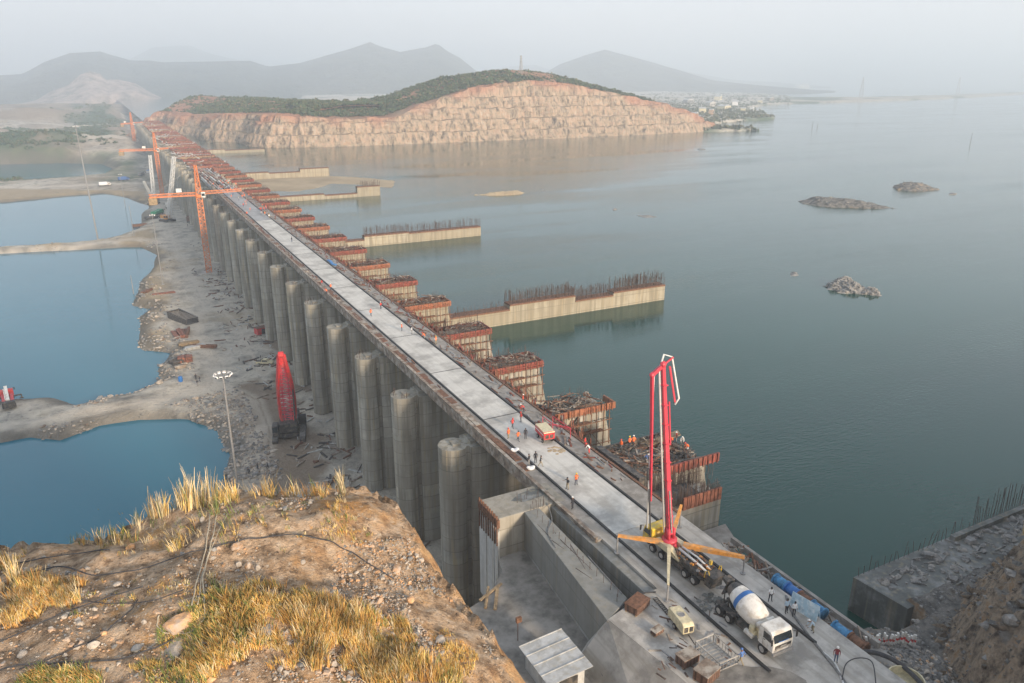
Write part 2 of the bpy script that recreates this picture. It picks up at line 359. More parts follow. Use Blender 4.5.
def ground_mat(name, stops, scale, mids=None, bump=.4, steep=None, bscale=None, veg=None):
    """noise-mixed earth; `steep` colours faces by their slope, `veg` adds plant patches on flat faces"""
    m = bpy.data.materials.new(name); m.use_nodes = True; nt = m.node_tree; b = nt.nodes['Principled BSDF']
    N = lambda t: nt.nodes.new(t); L = nt.links.new
    b.inputs['Roughness'].default_value = .95; b.inputs['Specular IOR Level'].default_value = .2
    geo = N('ShaderNodeNewGeometry'); n1 = N('ShaderNodeTexNoise'); n1.inputs['Scale'].default_value = scale; n1.inputs['Detail'].default_value = 9; n1.inputs['Roughness'].default_value = .62
    L(geo.outputs['Position'], n1.inputs['Vector'])
    rp = N('ShaderNodeValToRGB'); e = rp.color_ramp.elements
    while len(e) < len(stops): e.new(.5)
    for i, (p, c) in enumerate(stops): e[i].position = p; e[i].color = (*c, 1)
    L(n1.outputs[0], rp.inputs[0]); out = rp.outputs[0]
    def mix(a, fac, c):
        x = N('ShaderNodeMix'); x.data_type = 'RGBA'; L(fac, x.inputs[0]); L(a, x.inputs[6])
        if isinstance(c, tuple): x.inputs[7].default_value = (*c, 1)
        else: L(c, x.inputs[7])
        return x.outputs[2]
    def mr(s, a, b_, lo=0, hi=1):
        r = N('ShaderNodeMapRange'); r.inputs[1].default_value = a; r.inputs[2].default_value = b_; r.inputs[3].default_value = lo; r.inputs[4].default_value = hi; L(s, r.inputs[0]); return r.outputs[0]
    if mids:
        for (sc, th, c) in mids:
            n2 = N('ShaderNodeTexNoise'); n2.inputs['Scale'].default_value = sc; n2.inputs['Detail'].default_value = 6; n2.inputs['Roughness'].default_value = .7
            L(geo.outputs['Position'], n2.inputs['Vector']); out = mix(out, mr(n2.outputs[0], th, th + .08), c)
    if steep:
        sp = N('ShaderNodeSeparateXYZ'); L(geo.outputs['Normal'], sp.inputs[0])
        mp = N('ShaderNodeMapping'); mp.inputs['Scale'].default_value = (1, 1, steep[2] if len(steep) > 2 else .3); L(geo.outputs['Position'], mp.inputs[0])
        n3 = N('ShaderNodeTexNoise'); n3.inputs['Scale'].default_value = steep[0]; n3.inputs['Detail'].default_value = 8; n3.inputs['Roughness'].default_value = .7; L(mp.outputs[0], n3.inputs['Vector'])
        r3 = N('ShaderNodeValToRGB'); e = r3.color_ramp.elements; st = steep[1]
        while len(e) < len(st): e.new(.5)
        for i, (p, c) in enumerate(st): e[i].position = p; e[i].color = (*c, 1)
        L(n3.outputs[0], r3.inputs[0]); out = mix(out, mr(sp.outputs[2], .86, .70), r3.outputs[0])
    L(out, b.inputs['Base Color'])
    nb = N('ShaderNodeTexNoise'); nb.inputs['Scale'].default_value = bscale or scale * 6; nb.inputs['Detail'].default_value = 6; nb.inputs['Roughness'].default_value = .7; L(geo.outputs['Position'], nb.inputs['Vector'])
    bp = N('ShaderNodeBump'); bp.inputs['Strength'].default_value = bump; bp.inputs['Distance'].default_value = 1.2 / (bscale or scale * 6) ; L(nb.outputs[0], bp.inputs['Height']); L(bp.outputs[0], b.inputs['Normal'])
    return m
M['bed'] = ground_mat('riverbed_earth', [(.32, (.20, .19, .165)), (.44, (.42, .39, .335)), (.54, (.58, .54, .46)), (.70, (.34, .30, .235))], .09,
                      mids=[(.02, .55, (.42, .35, .25)), (.05, .60, (.19, .19, .18)), (.16, .58, (.23, .22, .205)), (.4, .60, (.52, .495, .45)), (.9, .60, (.16, .155, .14))], bump=.8, bscale=.9)
M['fgearth'] = ground_mat('stony_orange_earth', [(.34, (.15, .105, .07)), (.44, (.36, .25, .16)), (.54, (.54, .39, .26)), (.68, (.62, .49, .36))], 1.3,
                          mids=[(.12, .54, (.42, .235, .10)), (.35, .58, (.50, .30, .14)), (1.1, .57, (.20, .135, .085)), (3.0, .58, (.60, .50, .38)), (4.5, .58, (.12, .085, .06)), (.8, .63, (.15, .14, .06))], bump=1, bscale=4,
                          steep=(.9, [(.36, (.15, .09, .055)), (.48, (.44, .26, .13)), (.60, (.58, .38, .20)), (.70, (.34, .27, .21))]))
M['bankearth'] = ground_mat('grey_brown_rock_bank', [(.34, (.07, .07, .068)), (.46, (.15, .148, .14)), (.58, (.25, .24, .22)), (.72, (.17, .145, .11))], .5,
                            mids=[(1.2, .57, (.09, .085, .08)), (1.8, .60, (.34, .33, .31))], bump=1, bscale=1.6,
                            steep=(.55, [(.36, (.07, .055, .045)), (.45, (.22, .175, .13)), (.55, (.36, .29, .215)), (.62, (.34, .22, .12)), (.72, (.30, .29, .27))], 1.0))
M['cliff'] = ground_mat('quarried_cliff', [(.35, (.20, .17, .11)), (.55, (.31, .23, .155)), (.7, (.34, .23, .15))], .02, bump=.6, bscale=.12,
                        steep=(.22, [(.34, (.09, .075, .06)), (.43, (.24, .19, .14)), (.50, (.38, .31, .23)), (.56, (.44, .30, .21)), (.63, (.46, .41, .33)), (.74, (.13, .11, .09))]))
M['mount'] = ground_mat('wooded_mountain', [(.35, (.035, .05, .04)), (.6, (.08, .09, .06))], .006, bump=1, bscale=.004)
M['quarry'] = ground_mat('pale_quarry', [(.35, (.22, .18, .15)), (.5, (.44, .36, .32)), (.62, (.60, .48, .43))], .03, bump=1, bscale=.02, mids=[(.02, .56, (.20, .19, .15))])
M['plain'] = ground_mat('brown_plain', [(.35, (.16, .12, .08)), (.5, (.27, .21, .15)), (.65, (.36, .29, .21))], .02, mids=[(.012, .53, (.06, .10, .06)), (.03, .60, (.42, .34, .25))], bump=.6)
M['sand'] = ground_mat('wet_sand', [(.35, (.30, .24, .16)), (.6, (.42, .34, .23))], .05, bump=.3)

# ------------------------------------------------------------------ terrain
WZ, PZ, DZ = 23.0, -1.6, 33.0       # reservoir, pond, deck levels
def poly(pts, z): return [P(x, y, z)[:2] for x, y in pts]
ponds = [
    poly([(-300, 455), (0, 444), (30, 438), (60, 441), (100, 426), (140, 420), (185, 421), (212, 432), (228, 455), (222, 485), (150, 600), (-300, 640)], PZ),
    poly([(-300, 262), (0, 254), (60, 251), (120, 248), (140, 248), (153, 256), (150, 265), (137, 283), (130, 306), (151, 309), (135, 318), (133, 338), (139, 350), (167, 354), (153, 370), (158, 382), (130, 395), (79, 405), (55, 397), (20, 398), (0, 401), (-300, 425)], PZ),
    poly([(-300, 253), (0, 248), (60, 244), (98, 240), (112, 237), (135, 228), (142, 215), (143, 206), (125, 198), (100, 194), (60, 197), (0, 203), (-300, 208)], PZ),
    poly([(-300, 166), (0, 164), (60, 163), (105, 164), (118, 169), (100, 175), (60, 178), (0, 181), (-300, 186)], PZ),
]
land = [poly([(300, 118), (600, 122), (698, 132.2), (735, 131.5), (772, 131), (722, 128), (716, 124), (778, 119.5), (765, 113), (752, 108), (772, 104.5), (860, 102), (940, 99), (1024, 94.5), (1150, 92), (1150, 90), (1024, 92), (940, 95.5), (860, 97.5), (800, 97.8), (760, 93), (700, 91.5), (400, 91), (300, 92)], WZ)]
def bed_height(x, y):
    h = .5 * fbm(x, y, 40, 5, 1) + .35 * vn(x, y, 3.5, 9)
    far = np.clip((y - 820) / 250, 0, 1) * np.clip((62 - x) / 40, 0, 1)
    h = h + far * (7 + 34 * np.maximum(0, fbm(x, y, 190, 5, 3) + .14) + 8 * fbm(x, y, 50, 3, 6)) * (1 - .8 * np.clip((np.hypot(x, y) - 2200) / 800, 0, 1))
    for k, p in enumerate(ponds):
        s = sdist(x, y, p) + np.clip(np.hypot(x, y) * .012, .5, 9) * fbm(x, y, 14 + 10 * k, 3, 20 + k) * .55
        w = 3.5 + k * 2.0
        t = np.clip((s + w) / (2 * w), 0, 1); t = t * t * (3 - 2 * t)
        h = h * (1 - t) + (-4.6) * t
        # darker heaped rims
        h = h + .7 * np.exp(-((s + w + 4) / 4) ** 2) * (vn(x, y, 5, 31) + .4)
    # reservoir floor
    res = np.clip((x - 57.5) / 1.0, 0, 1) * np.clip((1400 - y) / 1, 0, 1)
    res = np.maximum(res, np.clip((x - 57.5) / 1.0, 0, 1))
    h = h * (1 - res) + 12 * res
    for p in land:
        s = sdist(x, y, p) + 16 * fbm(x, y, 130, 4, 40)
        t = np.clip((s + 6) / 18, 0, 1)
        h = np.where(x > 57.5, h * (1 - t) + t * (WZ + 3.0 + 9 * np.clip(s / 400, 0, 1) * (fbm(x, y, 200, 4, 44) + .5)), h)
    return h
na, nrg = 560, 430
az = np.concatenate([np.linspace(-R(70), -R(38), 30)[:-1], np.linspace(-R(38), R(38), na), np.linspace(R(38), R(70), 30)[1:]]) + YAW
rg = np.concatenate([np.geomspace(60, 1600, 560), np.geomspace(1600, 17000, 110)[1:]]); nrg = len(rg)
A, G = np.meshgrid(az, rg, indexing='ij')
X, Y = G * np.sin(A), G * np.cos(A)
Z = bed_height(X, Y)
def pline_dist(x, y, pts):
    d = np.full(x.shape, 1e12)
    for (x0, y0), (x1, y1) in zip(pts[:-1], pts[1:]):
        ex, ey = x1 - x0, y1 - y0; t = np.clip(((x - x0) * ex + (y - y0) * ey) / (ex * ex + ey * ey), 0, 1); d = np.minimum(d, np.hypot(x - x0 - t * ex, y - y0 - t * ey))
    return d
gr = np_mesh('ground', np.stack([X, Y, Z], -1).reshape(-1, 3), grid_faces(len(az), nrg)[:, ::-1], M['bed'], True); tag(gr, kind='structure')
def setattr_(o, name, arr):
    a = o.data.attributes.new(name, 'FLOAT', 'POINT'); a.data.foreach_set('value', np.asarray(arr, np.float32).ravel())
tracks = [([(-200, 446), (0, 428), (60, 418), (130, 407), (180, 396), (215, 383), (214, 362), (196, 335), (206, 300), (182, 262), (170, 232), (160, 210), (150, 190)], 3.4),
          ([(-100, 253), (0, 251), (60, 247.5), (110, 242), (135, 239), (160, 243)], 5), ([(-60, 187), (40, 187), (100, 184), (150, 183)], 8), ([(-60, 158), (0, 153), (60, 153), (120, 154)], 14),
          ([(23, 149), (40, 146), (56, 139)], 12), ([(215, 383), (250, 400), (262, 430), (255, 480)], 4), ([(0, 133), (30, 128), (80, 131), (110, 128)], 10), ([(206, 300), (235, 320), (262, 372)], 2.5), ([(214, 362), (240, 345), (248, 300), (225, 270)], 2.0)]
road = np.zeros_like(X); wet = np.zeros_like(X); tan = np.zeros_like(X); brn = np.zeros_like(X); veg = np.zeros_like(X)
for pts, wd in tracks:
    d = pline_dist(X, Y, poly(pts, 0)) + 1.2 * fbm(X, Y, 8, 3, 400); road = np.maximum(road, np.clip((wd - d) / 1.8, 0, 1) * (.75 + .5 * vn(X, Y, 3, 7)))
    road = road - .6 * np.clip(1 - np.abs(d - wd * .45) / .5, 0, 1) * (road > .5)
for p in ponds:
    s = sdist(X, Y, p); wet = np.maximum(wet, np.clip((s + 7 + 5 * fbm(X, Y, 9, 3, 410)) / 4, 0, 1))
for pg in ([(136, 250), (165, 246), (172, 270), (166, 300), (160, 316), (172, 340), (170, 358), (130, 352), (128, 310)], [(120, 240), (150, 228), (160, 246), (150, 262)], [(-200, 205), (0, 203), (60, 197), (130, 196), (150, 215), (150, 190), (0, 188), (-200, 192)]):
    tan = np.maximum(tan, np.clip(sdist(X, Y, poly(pg, 0)) / 5 + fbm(X, Y, 12, 4, 420) * 1.6, 0, 1))
for pg in ([(225, 385), (262, 376), (300, 400), (325, 440), (330, 480), (270, 500), (240, 440)], [(258, 328), (300, 324), (318, 345), (300, 356), (262, 354)], [(262, 372), (310, 370), (320, 392), (272, 396)]):
    brn = np.maximum(brn, np.clip(sdist(X, Y, poly(pg, 0)) / 3 + fbm(X, Y, 7, 4, 425) * 1.6, 0, 1))
for pg in ([(35, 158), (60, 132), (78, 120), (110, 116), (128, 122), (122, 146), (95, 155), (60, 160)], [(-60, 178), (40, 164), (110, 165), (120, 156), (0, 157), (-60, 160)]):
    veg = np.maximum(veg, np.clip(sdist(X, Y, poly(pg, 5)) / 25 + fbm(X, Y, 60, 5, 430) * 2.2, 0, 1))
veg = np.maximum(veg, np.clip((fbm(X, Y, 120, 5, 440) - .12) * 5, 0, 1) * (Y > 700) * (Z > 0))
brn = np.maximum(brn, np.clip((Y - 620) / 200, 0, 1) * (X < 40) * np.clip(.75 + fbm(X, Y, 90, 4, 450) * 1.5, 0, 1))
for nm_, ar in (('road', road), ('wet', wet), ('tan', tan), ('brn', brn), ('veg', veg)): setattr_(gr, nm_, ar)
nt = M['bed'].node_tree; b_ = nt.nodes['Principled BSDF']; cur = b_.inputs['Base Color'].links[0].from_socket
for nm_, colr, k_ in (('brn', (.22, .165, .115), .8), ('tan', (.37, .29, .18), .8), ('veg', (.055, .10, .05), .9), ('wet', (.13, .12, .10), .75), ('road', (.60, .545, .46), .85)):
    at = nt.nodes.new('ShaderNodeAttribute'); at.attribute_name = nm_; mm = nt.nodes.new('ShaderNodeMath'); mm.operation = 'MULTIPLY'; mm.inputs[1].default_value = k_; mm.use_clamp = True
    mx_ = nt.nodes.new('ShaderNodeMix'); mx_.data_type = 'RGBA'; nt.links.new(at.outputs['Fac'], mm.inputs[0]); nt.links.new(mm.outputs[0], mx_.inputs[0]); nt.links.new(cur, mx_.inputs[6]); mx_.inputs[7].default_value = (*colr, 1); cur = mx_.outputs[2]
nt.links.new(cur, b_.inputs['Base Color'])

# water sheets
w = MB(); w.add([(57.5, -400, WZ), (16000, -400, WZ), (16000, 15500, WZ), (57.5, 15500, WZ)], [(0, 1, 2, 3)])
tag(w.build('reservoir_water', M['water']), kind='structure')
w = MB(); w.add([(-3000, -100, PZ), (30, -100, PZ), (30, 1600, PZ), (-3000, 1600, PZ)], [(0, 1, 2, 3)])
tag(w.build('pond_water', M['pond']), kind='structure')

# quarried far hill: base line (v,u), cliff top height, crest height
hill = [(14, 1225, 6, 8), (30, 1200, 30, 42), (46, 1182, 42, 62), (60, 1170, 42, 60), (66, 1060, 43, 60), (70, 1010, 44, 60), (88, 985, 46, 60), (92, 900, 49, 60), (98, 872, 50, 60), (118, 850, 51, 60), (124, 790, 52, 60), (134, 768, 52, 59), (165, 748, 50, 59), (215, 744, 48, 60), (262, 744, 49, 60),
        (300, 744, 60, 66), (367, 744, 78, 86), (430, 742, 84, 94), (490, 745, 80, 93), (554, 748, 69, 80), (615, 752, 58, 68), (650, 756, 50, 58), (676, 762, 42, 45), (700, 775, 33, 35), (735, 800, 26, 27), (770, 840, 24, 24)]
hp = np.array(hill, float); seg = np.concatenate([[0], np.cumsum(np.hypot(*(np.diff(hp[:, :2], axis=0).T)))])
S = np.arange(0, seg[-1], 2.2); hv = [np.interp(S, seg, hp[:, i]) for i in range(4)]
ker = np.ones(9) / 9
for i in range(2):
    p_ = np.pad(hv[i], 4, mode='edge'); hv[i] = np.convolve(p_, ker, 'valid')
tx, ty = np.gradient(hv[0]), np.gradient(hv[1]); tl = np.hypot(tx, ty); nx_, ny_ = -ty / tl, tx / tl   # normal pointing away from the water
# stations across: (offset fraction list) cliff of four benches, then the wooded crest and the back slope
LEV = [(3, 28), (6, 34), (10.5, 34.6), (12.5, 40), (15, 45), (19.5, 45.6), (21.5, 51), (24, 56), (28.5, 56.6), (31, 62), (33, 67), (37.5, 67.6), (40, 78), (44.5, 78.6), (47, 90)]
cross = [(-8, -1, 0), (0, 0, 0)] + [(a, 0, b) for a, b in LEV] + [(52, 1, .12), (62, 1, .3), (80, 1, .62), (105, 1, .9), (130, 1, 1.0), (155, 1, .9), (205, 2, .5), (305, 2, .1), (425, 3, 0)]
Vx = []
for j, (off, mode, fr) in enumerate(cross):
    nzv = fbm(S, np.full_like(S, off * .5), 16, 4, 50, .7) * (6 if 0 < off < 50 else 3) + fbm(S, np.full_like(S, j * .1), 70, 3, 61) * (7 if off > 0 else 4)
    o_ = off + nzv
    x = hv[0] + nx_ * o_; y = hv[1] + ny_ * o_
    zc, zt = hv[2], hv[3]
    bs = np.interp(hv[0], [52, 66], [1.5, WZ - .5])
    if mode == -1: z = bs - 5
    elif mode == 0: z = (np.minimum(bs + (fr - WZ), zc - .4 + off * .01) if fr else bs) + (fbm(S, S * 0 + off * .4, 11, 3, 70, .75) * 2.2 if fr else 0)
    elif mode == 1: z = zc + (zt - zc) * fr + fbm(S, S * 0 + off, 45, 4, 80) * 4.5
    elif mode == 2: z = WZ + (zt - WZ) * fr
    else: z = np.full_like(S, 8.0)
    Vx.append(np.stack([x, y, z], -1))
# subdivide between stations for roughness
st = np.array(Vx); fine = []
for j in range(len(st) - 1):
    k = 3 if cross[j][0] < 50 else 2
    for q in range(k):
        t = q / k; a = st[j] * (1 - t) + st[j + 1] * t
        if q: a = a + np.stack([nx_, ny_, 0 * nx_], -1) * (fbm(S * 1.0, S * 0 + (j * 3 + q) * 2.3, 8, 2, 90, .7) * 2.2)[:, None]
        fine.append(a)
fine.append(st[-1]); fine = np.array(fine)
fh = tag(np_mesh('far_hill', fine.reshape(-1, 3), grid_faces(len(fine), len(S)), M['cliff'], False), kind='structure')
lat = np.clip(1 - (hv[2][None, :] - fine[:, :, 2]) / 9 + fbm(np.tile(S, (len(fine), 1)), fine[:, :, 2], 25, 4, 95) * 1.6, 0, 1); setattr_(fh, 'laterite', lat)
nt = M['cliff'].node_tree; b_ = nt.nodes['Principled BSDF']; cur = b_.inputs['Base Color'].links[0].from_socket
at = nt.nodes.new('ShaderNodeAttribute'); at.attribute_name = 'laterite'; mm = nt.nodes.new('ShaderNodeMath'); mm.operation = 'MULTIPLY'; mm.inputs[1].default_value = .65; nt.links.new(at.outputs['Fac'], mm.inputs[0])
mx_ = nt.nodes.new('ShaderNodeMix'); mx_.data_type = 'RGBA'; nt.links.new(mm.outputs[0], mx_.inputs[0]); nt.links.new(cur, mx_.inputs[6]); mx_.inputs[7].default_value = (.38, .17, .11, 1); nt.links.new(mx_.outputs[2], b_.inputs['Base Color'])

def ridge(name, sil, r0, depth, zb, m, seed, amp=60, step=5, cut=0):
    xs = np.arange(sil[0][0], sil[-1][0] + .1, step); ys = np.interp(xs, [s[0] for s in sil], [s[1] for s in sil])
    rows = []; nj = 26
    for j in range(nj):
        t = j / (nj - 1) * 2 - 1; row = []
        for px_, py_ in zip(xs, ys):
            p = PR(px_, py_, r0); H = p.z - zb; dirn = Vector((p.x, p.y)).normalized(); perp = Vector((dirn.y, -dirn.x))
            sx_ = px_ * r0 / F
            spur = float(fbm(np.array(sx_), np.array(t * depth), 420, 5, seed))
            prof = max(0, 1 - abs(t)) ** .9
            z = zb + H * prof + spur * amp * (4 * prof * (1 - prof)) * min(1, H / 80)
            rr = r0 + t * depth + spur * 200 * (1 - prof)
            row.append((dirn.x * rr, dirn.y * rr, z if abs(t) < 1 else zb - 15))
        rows.append(row)
    a = np.array(rows)
    return tag(np_mesh(name, a.reshape(-1, 3), grid_faces(nj, len(xs)), m, True), kind='structure')
ridge('mountain', [(-120, 95), (-80, 78), (0, 75), (22, 73), (45, 60), (70, 51), (100, 50), (112, 54), (130, 59), (150, 59), (165, 61), (250, 60), (268, 66), (300, 62), (330, 53), (350, 47), (370, 40.5), (382, 46), (400, 51), (414, 48), (426, 46), (437, 42), (447, 50), (460, 57), (475, 69), (488, 77), (505, 84), (540, 90)], 4700, 1300, 15, M['mount'], 101)
ridge('mountain', [(500, 90), (535, 78), (560, 63), (585, 54), (605, 48), (640, 58), (680, 70), (712, 80), (770, 86), (840, 92)], 5200, 1100, 20, M['mount'], 131)
ridge('mountain', [(90, 80), (135, 55), (152, 46), (190, 44), (212, 53), (250, 62), (300, 78)], 9000, 1400, 15, M['mount'], 151)
ridge('mountain', [(440, 85), (480, 72), (505, 66), (535, 64), (560, 72), (600, 82)], 8500, 1400, 15, M['mount'], 161)
ridge('mountain', [(640, 84), (668, 66), (690, 72), (730, 79), (800, 84), (880, 92)], 9000, 1300, 20, M['mount'], 163)
ridge('quarry_hill', [(20, 106), (38, 99), (52, 90), (68, 84), (80, 73), (90, 70), (100, 73), (106, 79), (118, 79), (136, 83), (150, 92), (175, 104)], 3300, 300, 8, M['quarry'], 171, 75, 2)
ridge('low_hill', [(-60, 108), (0, 104), (60, 103), (150, 104), (200, 106)], 2500, 420, 5, M['plain'], 181, 14, 4)

# near left hill
E = [(-330, 640, 52), (-150, 575, 55), (0, 549, 58.5), (45, 543, 59.5), (75, 537, 60), (110, 524, 60.8), (150, 507, 61.5), (200, 492, 62), (250, 488, 62), (300, 491, 61.5), (345, 488, 61), (366, 491, 60.5), (384, 504, 60.2), (398, 523, 60), (422, 547, 59.5), (446, 572, 59), (470, 601, 58.5), (490, 637, 58.5), (515, 686, 58), (545, 760, 57.5)]
Ep = [P(a, b, c) for a, b, c in E]
Epoly = [p[:2] for p in Ep] + [(6, -6), (2, -60), (-110, -60), (-110, 10)]
xs = np.arange(-80, 52, .25); ys = np.arange(0, 100, .25); X, Y = np.meshgrid(xs, ys, indexing='ij')
s = sdist(X, Y, Epoly) + 1.5 * fbm(X, Y, 5, 5, 200, .6) - .1
wsum = 0; zsum = 0
for p in Ep: w_ = 1 / ((X - p.x) ** 2 + (Y - p.y) ** 2 + 6) ** 1.5; wsum = wsum + w_; zsum = zsum + w_ * p.z
zin = zsum / wsum
si = np.maximum(s, 0)
Zi = zin - .5 + 2.9 * (1 - np.exp(-si / 5.5)) + .9 * fbm(X, Y, 14, 4, 210) * np.clip(si / 3, 0, 1) + .55 * fbm(X, Y, 2.6, 4, 214, .65) + .9 * np.clip(si / 2, 0, 1) * (np.abs(fbm(X, Y, 7, 4, 216)) - .15)
q = np.maximum(-s, 0)
Zo = zin - q * 1.9 - 3.5 * np.clip(q / 8, 0, 1) * (fbm(X, Y, 9, 4, 220) + .2)
base = np.where((Y < 63) & (X > 6), 27.2, np.where((Y < 80) & (X > 6), 10.0, 0.0))
Zf = np.where(s > 0, Zi, np.maximum(Zo, base + .4 * vn(X, Y, 4, 3) - .2)) + .16 * vn(X, Y, .8, 5) + .12 * np.abs(fbm(X, Y, 1.2, 2, 219)) + .5 * fbm(X, Y, 2.5, 3, 218, .7) * np.clip(1 - np.abs(s + 2) / 5, 0, 1)
HF = (xs, ys, Zf, s)
def hz_at(x, y):
    i = int(np.clip((x - xs0) / .25, 0, HF[2].shape[0] - 1)); j = int(np.clip((y - ys0) / .25, 0, HF[2].shape[1] - 1)); return float(HF[2][i, j]), float(HF[3][i, j])
xs0, ys0 = xs[0], ys[0]
fc = grid_faces(len(xs), len(ys)); zz = Zf.reshape(-1); keep = (zz[fc].max(1) > .35)
tag(np_mesh('near_hill', np.stack([X, Y, Zf], -1).reshape(-1, 3), fc[keep], M['fgearth'], True), kind='structure')
def on_hill(px, py, guess=61):
    z = guess
    for _ in range(8):
        p = P(px, py, z); z = .5 * z + .5 * hz_at(p.x, p.y)[0]
    return Vector((p.x, p.y, hz_at(p.x, p.y)[0]))

# right bank and the hillside that rises behind the camera
toe = [(40, 8), (50, 18), (54, 22), (58, 27), (62, 31.0), (68, 35.5), (78, 39.2), (95, 41.5), (125, 42.5), (300, 41)]
xr = np.arange(40, 300, 1.0); yr = np.arange(-320, 48, 1.0)
xr = np.concatenate([np.arange(40, 120, .45), np.arange(120, 420, 3.0)]); yr = np.concatenate([np.arange(-330, -10, 3.0), np.arange(-10, 47, .45)])
X, Y = np.meshgrid(xr, yr, indexing='ij')
toeY = np.interp(X, [t[0] for t in toe], [t[1] for t in toe])
dq = toeY - Y + 2.2 * fbm(X, Y, 12, 4, 300)
rise = np.where(dq > 0, np.minimum(np.minimum(dq * 1.7, 4 + dq * .85), 11.5 + dq * .04), 0)
rise = np.minimum(rise, 62 + 0.0 * X)
Zb = 31.3 - 3.6 * np.clip((X - 58) / 9, 0, 1) + rise + (4.4 * np.abs(fbm(X, Y, 8, 5, 310, .65)) + 3.0 * np.abs(fbm(X, Y, 3, 3, 315, .7))) * np.clip(dq / 3 + .06, .06, 1) + .5 * fbm(X, Y, 1.8, 3, 320, .7)
edge = np.clip((Y - np.where(X < 72, 39.5, 42.5)) / 2.5, 0, 1); Zb = Zb * (1 - edge) + 20 * edge            # down to the water
left = np.clip((55.4 - X) / .6, 0, 1) * (Y > 12); Zb = Zb * (1 - left) + 31.5 * left
left2 = np.clip((56.5 - X) / 8, 0, 1) * (Y <= 26); Zb = Zb - np.clip((60 - X) / 14, 0, 1) * rise * .9
BK = (xr, yr, Zb)
tag(np_mesh('rock_bank', np.stack([X, Y, Zb], -1).reshape(-1, 3), grid_faces(len(xr), len(yr)), M['bankearth'], True), kind='structure')
def bank_z(x, y):
    return float(Zb[int(np.argmin(abs(xr - x))), int(np.argmin(abs(yr - y)))])
# ------------------------------------------------------------------ PART2
# ------------------------------------------------------------------ spillway
SP = 22.3; U0 = 75.2
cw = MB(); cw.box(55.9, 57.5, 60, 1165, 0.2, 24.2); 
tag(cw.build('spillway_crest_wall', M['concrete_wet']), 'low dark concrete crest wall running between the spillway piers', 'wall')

def pier_shaft(mb, m=0):
    pts = []
    for k in range(13):
        a = R(62 + k * (236 / 12)); pts.append((40.6 + 2.4 * math.cos(a), 2.4 * math.sin(a)))
    pts = pts[::-1]
    low = [p for p in pts]
    poly_ = low + [(42.0, 1.55), (42.6, 1.55), (42.6, 2.35), (44.0, 2.75), (56.5, 2.75), (56.5, -2.75), (44.0, -2.75), (42.6, -2.35), (42.6, -1.55), (42.0, -1.55)]
    # order: pts goes from lower right round the nose to upper right
    if pts[0][1] > 0: poly_ = pts[::-1] + poly_[len(pts):]
    mb.prism(poly_, 0, 30.0, m)
    mb.box(44.4, 55.6, -2.3, 2.3, 30.002, 31.35, m)
    # raised lips on the nose top
    mb.box(40.2, 41.4, -.9, .7, 30.002, 30.35, m); mb.box(42.9, 43.9, -1.2, 1.6, 30.002, 30.5, m)
def up_block(mb, w=2.7, top=31.9, xe=67.0, x0=56.52):
    mb.side([(x0, 8), (xe + 2.2, 8), (xe + 1.9, 22), (xe, top - 1.5), (xe, top), (x0, top)], -w, w)
def form_band(mb, w=2.7, x0=56.0, x1=67.4, z0=31.5, z1=32.75, t=.22, m=0):
    w += .1
    mb.box(x0, x1 + t, -w - t, -w, z0, z1, m); mb.box(x0, x1 + t, w, w + t, z0, z1, m); mb.box(x1, x1 + t, -w, w, z0, z1, m)
    for k in range(int((x1 - x0) / 1.2)): mb.box(x0 + .5 + 1.2 * k, x0 + .62 + 1.2 * k, -w - t - .14, -w - t - .002, z0 - .15, z1 + .1, m)
    mb.box(x0, x1 + t, -w - t - .3, -w - t - .145, z0 + .3, z0 + .42, m); mb.box(x0, x1 + t, -w - t - .3, -w - t - .145, z1 - .5, z1 - .38, m)
def rebar_mb(x0, x1, y0, y1, z0, hmin, hmax, n, r=.045, seed=0):
    rr = random.Random(seed); mb = MB()
    for k in range(n):
        x = rr.uniform(x0, x1); y = rr.choice([y0, y1]) + rr.uniform(-.15, .15); h = rr.uniform(hmin, hmax)
        mb.bar((x, y, z0), (x + rr.uniform(-.12, .12), y + rr.uniform(-.12, .12), z0 + h), r)
    return mb
def clutter(x0, x1, y0, y1, z, n, seed, hi=.5):
    rr = random.Random(seed); mb = MB()
    for k in range(n):
        x, y = rr.uniform(x0, x1), rr.uniform(y0, y1); a = rr.uniform(0, 6.28); L = rr.uniform(.6, 3.2)
        p = Vector((x, y, z + rr.uniform(.03, hi))); d = Vector((math.cos(a) * L, math.sin(a) * L, rr.uniform(-.15, .5)))
        e = p + d; e.x = min(max(e.x, x0), x1); e.y = min(max(e.y, y0), y1)
        mb.bar(p, e, rr.uniform(.06, .35), rr.uniform(.05, .14), m=rr.randint(0, 2))
    return mb

